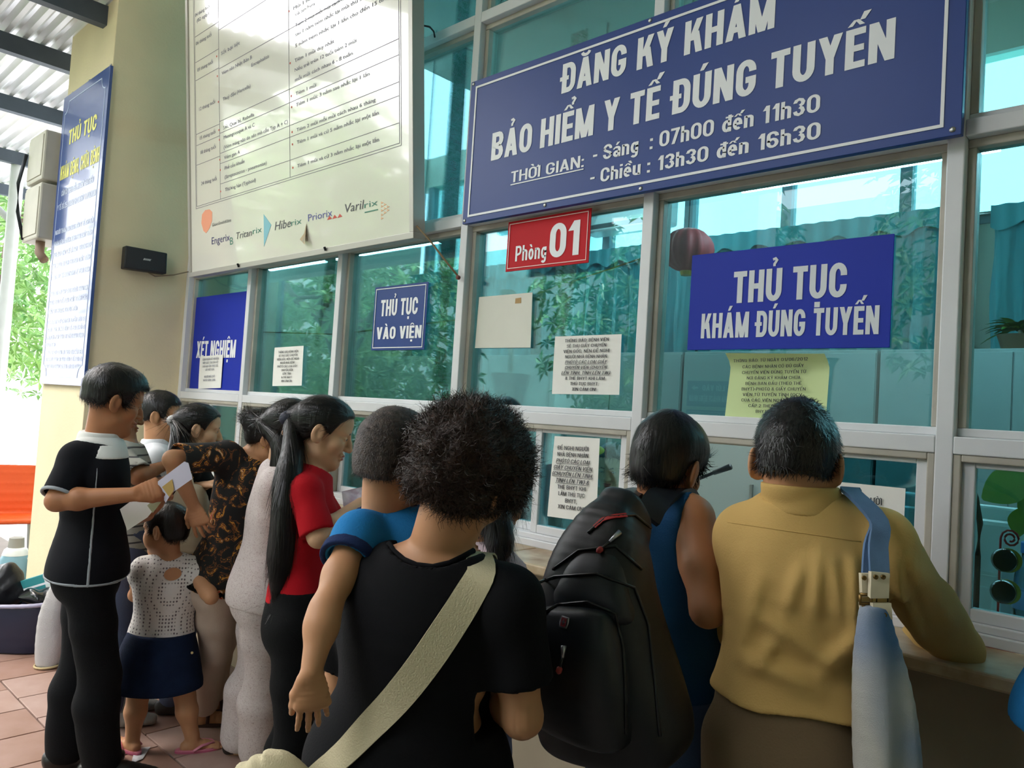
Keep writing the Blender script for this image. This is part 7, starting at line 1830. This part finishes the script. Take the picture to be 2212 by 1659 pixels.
# gooseneck microphone
mc = empty('microphone', on(1, .35, 1490, 1130), label='black gooseneck microphone inside the open window', cat='microphone')
g0 = on(1, .40, 1470, 1100); gz = V(g0[0], .40, 1.06)
MB().lathe(gz, [(.06, 0), (.06, .015), (.045, .025)], 18).build('base', DARKM, mc, smooth=True, angle=40)
MB().tube([gz+V(0, 0, .02), g0+V(-.01, 0, .05), on(1, .36, 1500, 1038), on(1, .33, 1545, 1020)], .006, 8).build('neck', DARKM, mc, smooth=True)
MB().tube([on(1, .33, 1542, 1021), on(1, .32, 1578, 1008)], [.009, .011], 10).build('capsule', DARKM, mc, smooth=True)
# second gooseneck (desk lamp) by the mullion
dl = empty('desk_lamp', (-.52, .42, 1.06), label='dark flexible stalk lamp behind the last mullion', cat='lamp')
MB().tube([on(1, .35, 2112, 1200), on(1, .35, 2117, 1130), on(1, .35, 2108, 1075), on(1, .36, 2092, 1030)], .008, 8).build('stalk', DARKM, dl, smooth=True)
q = on(1, .35, 2112, 1200); MB().tube([q, V(q[0], q[1], 1.075)], .008, 8).build('lower_stalk', DARKM, dl); MB().lathe(V(q[0], q[1], 1.06), [(.05, 0), (.05, .012), (.03, .02)], 16).build('base', DARKM, dl, smooth=True)
# printers / monitors
WPL = mat('ivory plastic', '#d6dcd8', .4, var=.04)
def monitor(px, py, y, w_, h_, label, yaw=0.0, back=True):
    c = on(1, y, px, py); e = empty('computer_monitor', (c[0], y, 1.06), label=label, cat='monitor')
    pl = Plane((c[0], y, 1.06), (math.cos(yaw), math.sin(yaw), 0), (0, 0, 1))
    MB().slab(pl, -w_/2, w_/2, .10, .10+h_, -.05, .0).build('case', WPL, e, bevel=.008)
    MB().slab(pl, -w_*.3, w_*.3, .14, .06+h_, .0, .04).build('back_shell', WPL, e, bevel=.015)
    for k in range(6): MB().slab(pl, w_*.32, w_*.46, .16+k*.03, .168+k*.03, .0, .002).build('vent', CABD, e)
    MB().slab(pl, -.03, .03, .01, .12, -.03, -.01).build('stand', WPL, e); MB().slab(pl, -.11, .11, .0, .012, -.09, .07).build('foot', WPL, e, bevel=.004)
    return e
monitor(1945, 1120, .50, .34, .27, 'ivory computer monitor seen from behind, right of the typed notice')
monitor(2172, 1130, .60, .28, .25, 'ivory computer monitor behind the water bottle')
monitor(1020, 1080, .60, .38, .28, 'computer monitor on the desk behind the curly-haired woman')
# bottle
bb = V(on(1, .34, 2188, 1220)[0]+.03, .36, 1.06)
bo = empty('water_bottle', bb, label='clear water bottle with a bright blue cap on the desk', cat='bottle')
PET = glass_mat('clear bottle plastic', '#d3e6ea', 1.2)
MB().lathe(bb, [(.028, 0), (.032, .01), (.032, .16), (.030, .19), (.014, .235), (.014, .25)], 18).build('bottle', PET, bo, smooth=True, angle=50)
MB().lathe(bb+V(0, 0, .25), [(.017, 0), (.017, .028), (.014, .031)], 16).build('cap', mat('blue cap', '#2f7fd0', .4), bo, smooth=True, angle=40)
MB().lathe(bb, [(.0326, .10), (.0326, .15)], 18).build('label_band', mat('bottle label', '#7fa6d8', .5), bo, smooth=True)
# spike with sunglasses on a red base
sb = V(on(1, .16, 2150, 1320)[0], .19, 1.06)
bs_ = empty('bill_spike', sb, label='curled red wire bill spike on a round red base', cat='bill spike')
RDP = mat('red enamel', '#b01c22', .35); MB().lathe(sb, [(.075, 0), (.075, .012), (.065, .03), (.01, .036)], 24).build('base', RDP, bs_, smooth=True, angle=40)
MB().tube([sb+V(0, 0, .03), sb+V(0, 0, .30)]+[sb+V(.022+.022*math.cos(a)*(1-i/26), 0, .30+.024*math.sin(a)*(1-i/26)) for i, a in enumerate(np.linspace(math.pi, -2.6*math.pi, 20))], .003, 6).build('wire', RDP, bs_, smooth=True)
for k, zz in enumerate((.245, .165)):
    c = sb+V(.012, -.012, zz); s = MB().lathe(c, [(.030, 0), (.030, .008), (.026, .014)], 20, (0.25, -1, 0.05)).build('dark_disc', mat('dark lens', '#14170f', .2, coat=.4), bs_, smooth=True, angle=40)
    MB().lathe(c+V(.006, .010, 0), [(.031, 0), (.031, .009)], 20, (0.25, -1, .05)).build('yellow_rim', mat('yellow rim', '#a8962a', .4), bs_, smooth=True, angle=40)
ppl = wallplane(.44)
tag(MB().slab(ppl, sb[0]-.04, sb[0]+.17, 1.06, 1.26, 0, .004).build('letter_holder', mat('frosted plastic', '#aebcc4', .4)), 'frosted plastic letter holder behind the red bill spike', 'holder')
# stack of cups
cs = empty('cup_stack', (-4.62, .30, 1.06), label='stack of pale paper cups beside the pillar-side window', cat='cups')
cpos = V(on(1, .25, 472, 950)[0], .25, 1.06)
cs.location = Vector(cpos)
for k in range(12): MB().lathe(cpos+V(0, 0, .012*k*1.6), [(.030, 0), (.036, .06), (.038, .062)], 14).build('cup', mat('cup paper', '#cfc8c4', .6, var=.1), cs, smooth=True, angle=40)
# red lantern
lc = on(1, 1.5, 1485, 540)
ln_ = empty('red_lantern', lc, label='round red paper lantern with ribs hung in the office', cat='lantern')
vs = []; fs = []; nn = 48; rows_ = 10
for i in range(rows_+1):
    ph = -math.pi/2*.9+math.pi*.9*i/rows_
    for j in range(nn):
        rr = .135*math.cos(ph)*(1+.07*math.cos(12*2*math.pi*j/nn)); th = 2*math.pi*j/nn; vs.append(lc+V(rr*math.cos(th), rr*math.sin(th), .12*math.sin(ph)))
for i in range(rows_):
    for j in range(nn): fs.append((i*nn+j, i*nn+(j+1) % nn, (i+1)*nn+(j+1) % nn, (i+1)*nn+j))
mesh_np('shade', vs, fs, mat('red lantern paper', '#b8323a', .6), ln_)
MB().tube([lc+V(0, 0, .115), V(lc[0], lc[1], 4.55)], .003, 6).build('cord', DARKM, ln_); MB().lathe(lc-V(0, 0, .14), [(.03, 0), (.035, .02), (.03, .03)], 12).build('tassel_cap', mat('gold card', '#c9a03c', .4, .6), ln_)
# streamers
STM = print_mat('festive paper strip', [(0, '#e8e9e4'), (.42, '#2f9a72'), (.50, '#e9e6e6'), (.58, '#c8373d'), (.62, '#e4e1ea'), (.68, '#3aa57c')], 22, '#e6e6e2')
def streamer(pxs, y, wd, label, top=None):
    P_ = [on(1, y, *p) for p in pxs]; P_.insert(0, V(P_[0][0], y, 4.5))
    pts = [(p, unit(V(.35*math.sin(i*1.9), -1, 0))) for i, p in enumerate(P_)]
    o = ribbon('paper_streamer', pts, wd, .002, STM, None, 6); tag(o, label, 'streamer', 'festive streamers')
    return o
streamer([(712, 585), (700, 650), (690, 700), (682, 748)], .9, [.02, .09, .12, .09, .06, .02], 'festive paper streamer hanging left of the small navy sign')
streamer([(967, 505), (962, 600), (955, 720), (948, 860)], .8, [.10, .12, .12, .10, .09], 'festive paper streamer hanging beside the brown cord')
streamer([(1222, 560), (1218, 640), (1212, 725)], 2.2, [.16, .16, .15, .12], 'festive paper streamer below the red room sign')
# string line across
tag(MB().tube([on(1, .102, 535, 716), on(1, .102, 728, 722), on(1, .102, 990, 690), on(1, .102, 1380, 560)], .003, 6).build('hanging_line', mat('orange string', '#c98a5a', .7), None, smooth=True), 'thin orange string stretched across behind the windows', 'string')
# wall poster in the office, red flowers
fv = empty('flower_vase', (on(1, 1.0, 1345, 960)[0], 1.0, 1.06), label='small vase of red and yellow paper flowers', cat='flowers')
fb_ = V(on(1, 1.0, 1340, 960)[0], .66, 1.06); fv.location = Vector(fb_)
MB().lathe(fb_, [(.035, 0), (.05, .06), (.03, .16), (.035, .18)], 16).build('vase', mat('white vase', '#d9dcd8', .3), fv, smooth=True)
r_ = np.random.RandomState(4)
for k in range(12):
    c = fb_+V(*(r_.normal(size=3)*V(.05, .04, .04)))+V(0, 0, .33); MB().tube([fb_+V(0, 0, .15), c], .003, 5).build('stalk', GRND, fv)
    F = Field(); F.ell(c, np.eye(3), V(.028, .028, .022), .01); F.wr = folds(500+k, .006, 120, (1, 1, 1)); F.obj('flower', .006, mat('red flower', '#d0303c', .6) if k % 2 else mat('yellow flower', '#d8c04a', .6), fv)

# ================================================================== outside, behind the lens: column, signs and trees that the glass mirrors, and two added walls
op = MB().box((-1.5, -3.7, 0), (3.0, -3.4, 4.55)).build('wall_added_opposite', mat('added wall grey', '#b9b5aa', .85, var=.1)); tag(op, kind='structure')  # unseen wall added to darken the right side and its reflections
oc = MB().box((-3.75, -3.75, 0), (-2.80, -3.42, 4.55)).build('wall_column', mat('white column paint', '#e0ddd4', .8)); tag(oc, kind='structure')
fb2 = MB().box((-28, -13.4, 0), (8, -13.0, 6.2)).build('wall_added_far', mat('added far wall grey', '#8f9a90', .85, var=.2, vscale=1.5)); tag(fb2, kind='structure')  # unseen wall added to keep the low bright sky out of the panes
PO = Plane((-.32, -3.40, 0), (-1, 0, 0), (0, 0, 1))
e = signbox('direction_sign', PO, 2.62, 3.02, 1.76, 1.97, .01, NAVY, 'navy direction sign on the column across the corridor', bevel=.0)
btext('LỐI VÀO', PO, 2.68, 2.88, 1.89, .045, PBL, e); btext('NHÀ KHÁCH BỆNH NHÂN', PO, 2.64, 3.0, 1.80, .05, PBL, e)
MB().prism(PO, [(2.92, 1.905), (2.95, 1.905), (2.95, 1.89), (2.98, 1.912), (2.95, 1.935), (2.95, 1.92), (2.92, 1.92)], .001, .002).build('arrow', PBL, e)
e = signbox('direction_sign', PO, 2.62, 3.02, 1.55, 1.73, .01, NAVY, 'navy canteen sign with a pale border across the corridor', bevel=.0)
btext('CĂNG TIN VIỆN', PO, 2.67, 2.97, 1.66, .04, PBL, e); btext('DỊCH VỤ CĂNG TIN', PO, 2.67, 2.97, 1.59, .04, PBL, e); frame_line(PO, 2.635, 3.005, 1.565, 1.715, .004, PBL, e)
LEAF = mat('tree leaf', '#4f8040', .35, var=.35, vscale=2.0, col2='#86ab5e'); BARK = mat('bark', '#5a4a3c', .9, bump=.6, bscale=20)
LEAFM = {}
def tree(x, y, h, cr, label, seed=1, rosettes=420, ll=.20, trunk=.14):
    r = np.random.RandomState(seed); e = empty('tree', (x, y, FL), label=label, cat='tree', group='trees in the yard')
    b = V(x, y, FL)
    MB().tube([b, b+V(.1, 0, h*.35), b+V(0, .1, h*.7)], [trunk, trunk*.8, trunk*.5], 10).build('trunk', BARK, e, smooth=True)
    for k in range(5):
        a = r.rand()*6.28; MB().tube([b+V(.05, .05, h*(.4+.06*k)), b+V(math.cos(a)*cr*.4, math.sin(a)*cr*.4, h*.65), b+V(math.cos(a)*cr*.75, math.sin(a)*cr*.75, h*(.62+.06*k))], [trunk*.5, trunk*.3, trunk*.12], 7).build('branch', BARK, e, smooth=True)
    n = rosettes; u = r.normal(size=(n, 3)); u /= np.linalg.norm(u, axis=1)[:, None]; rad = (.55+.45*r.rand(n)**.5)
    C_ = b+V(0, 0, h*.62)+u*rad[:, None]*V(cr, cr, h*.42)
    vs = []; k = 7
    ax = unitrows(u*.6+V(0, 0, .55)+r.normal(size=(n, 3))*.35)
    t1 = unitrows(np.cross(ax, r.normal(size=(n, 3)))); t2 = np.cross(ax, t1)
    for j in range(k):
        a = 2*math.pi*j/k; d = t1*math.cos(a)+t2*math.sin(a)+ax*.15; s_ = -t1*math.sin(a)+t2*math.cos(a); L_ = (ll*(.7+.6*r.rand(n)))[:, None]
        p0 = C_; p1 = C_+d*L_*.5+s_*L_*.17; p2 = C_+d*L_-ax*L_*.25; p3 = C_+d*L_*.5-s_*L_*.17
        vs.append(np.stack([p0, p1, p2, p3], 1))
    vs = np.concatenate(vs, 0).reshape(-1, 3); q = np.arange(len(vs)).reshape(-1, 4)
    fo = mesh_np('foliage', vs, q, LEAF, e, smooth=False); fo['kind'] = 'stuff'
    return e
tree(-8.6, -3.6, 4.3, 1.9, 'broad-leaved tree nearest the canopy, mirrored in the left panes', 11, 1000, .17)
tree(-5.6, -6.4, 5.6, 1.8, 'broad-leaved tree mirrored in the pane with the small navy sign', 12, 900, .17)
tree(-13.0, -6.5, 6.5, 2.4, 'tall broad-leaved tree standing at the back of the yard', 13, 900, .2)
tree(-12.8, .7, 5.6, 1.6, 'pale sunlit tree showing beside the round steel post', 14, 700, .17)
tree(-16.0, 3.2, 7.0, 2.6, 'large tree far beyond the canopy and white yard wall', 15, 900, .22)
tree(-1.4, -9.0, 6.5, 2.4, 'spreading tree across the yard from the corridor', 16, 700, .2)
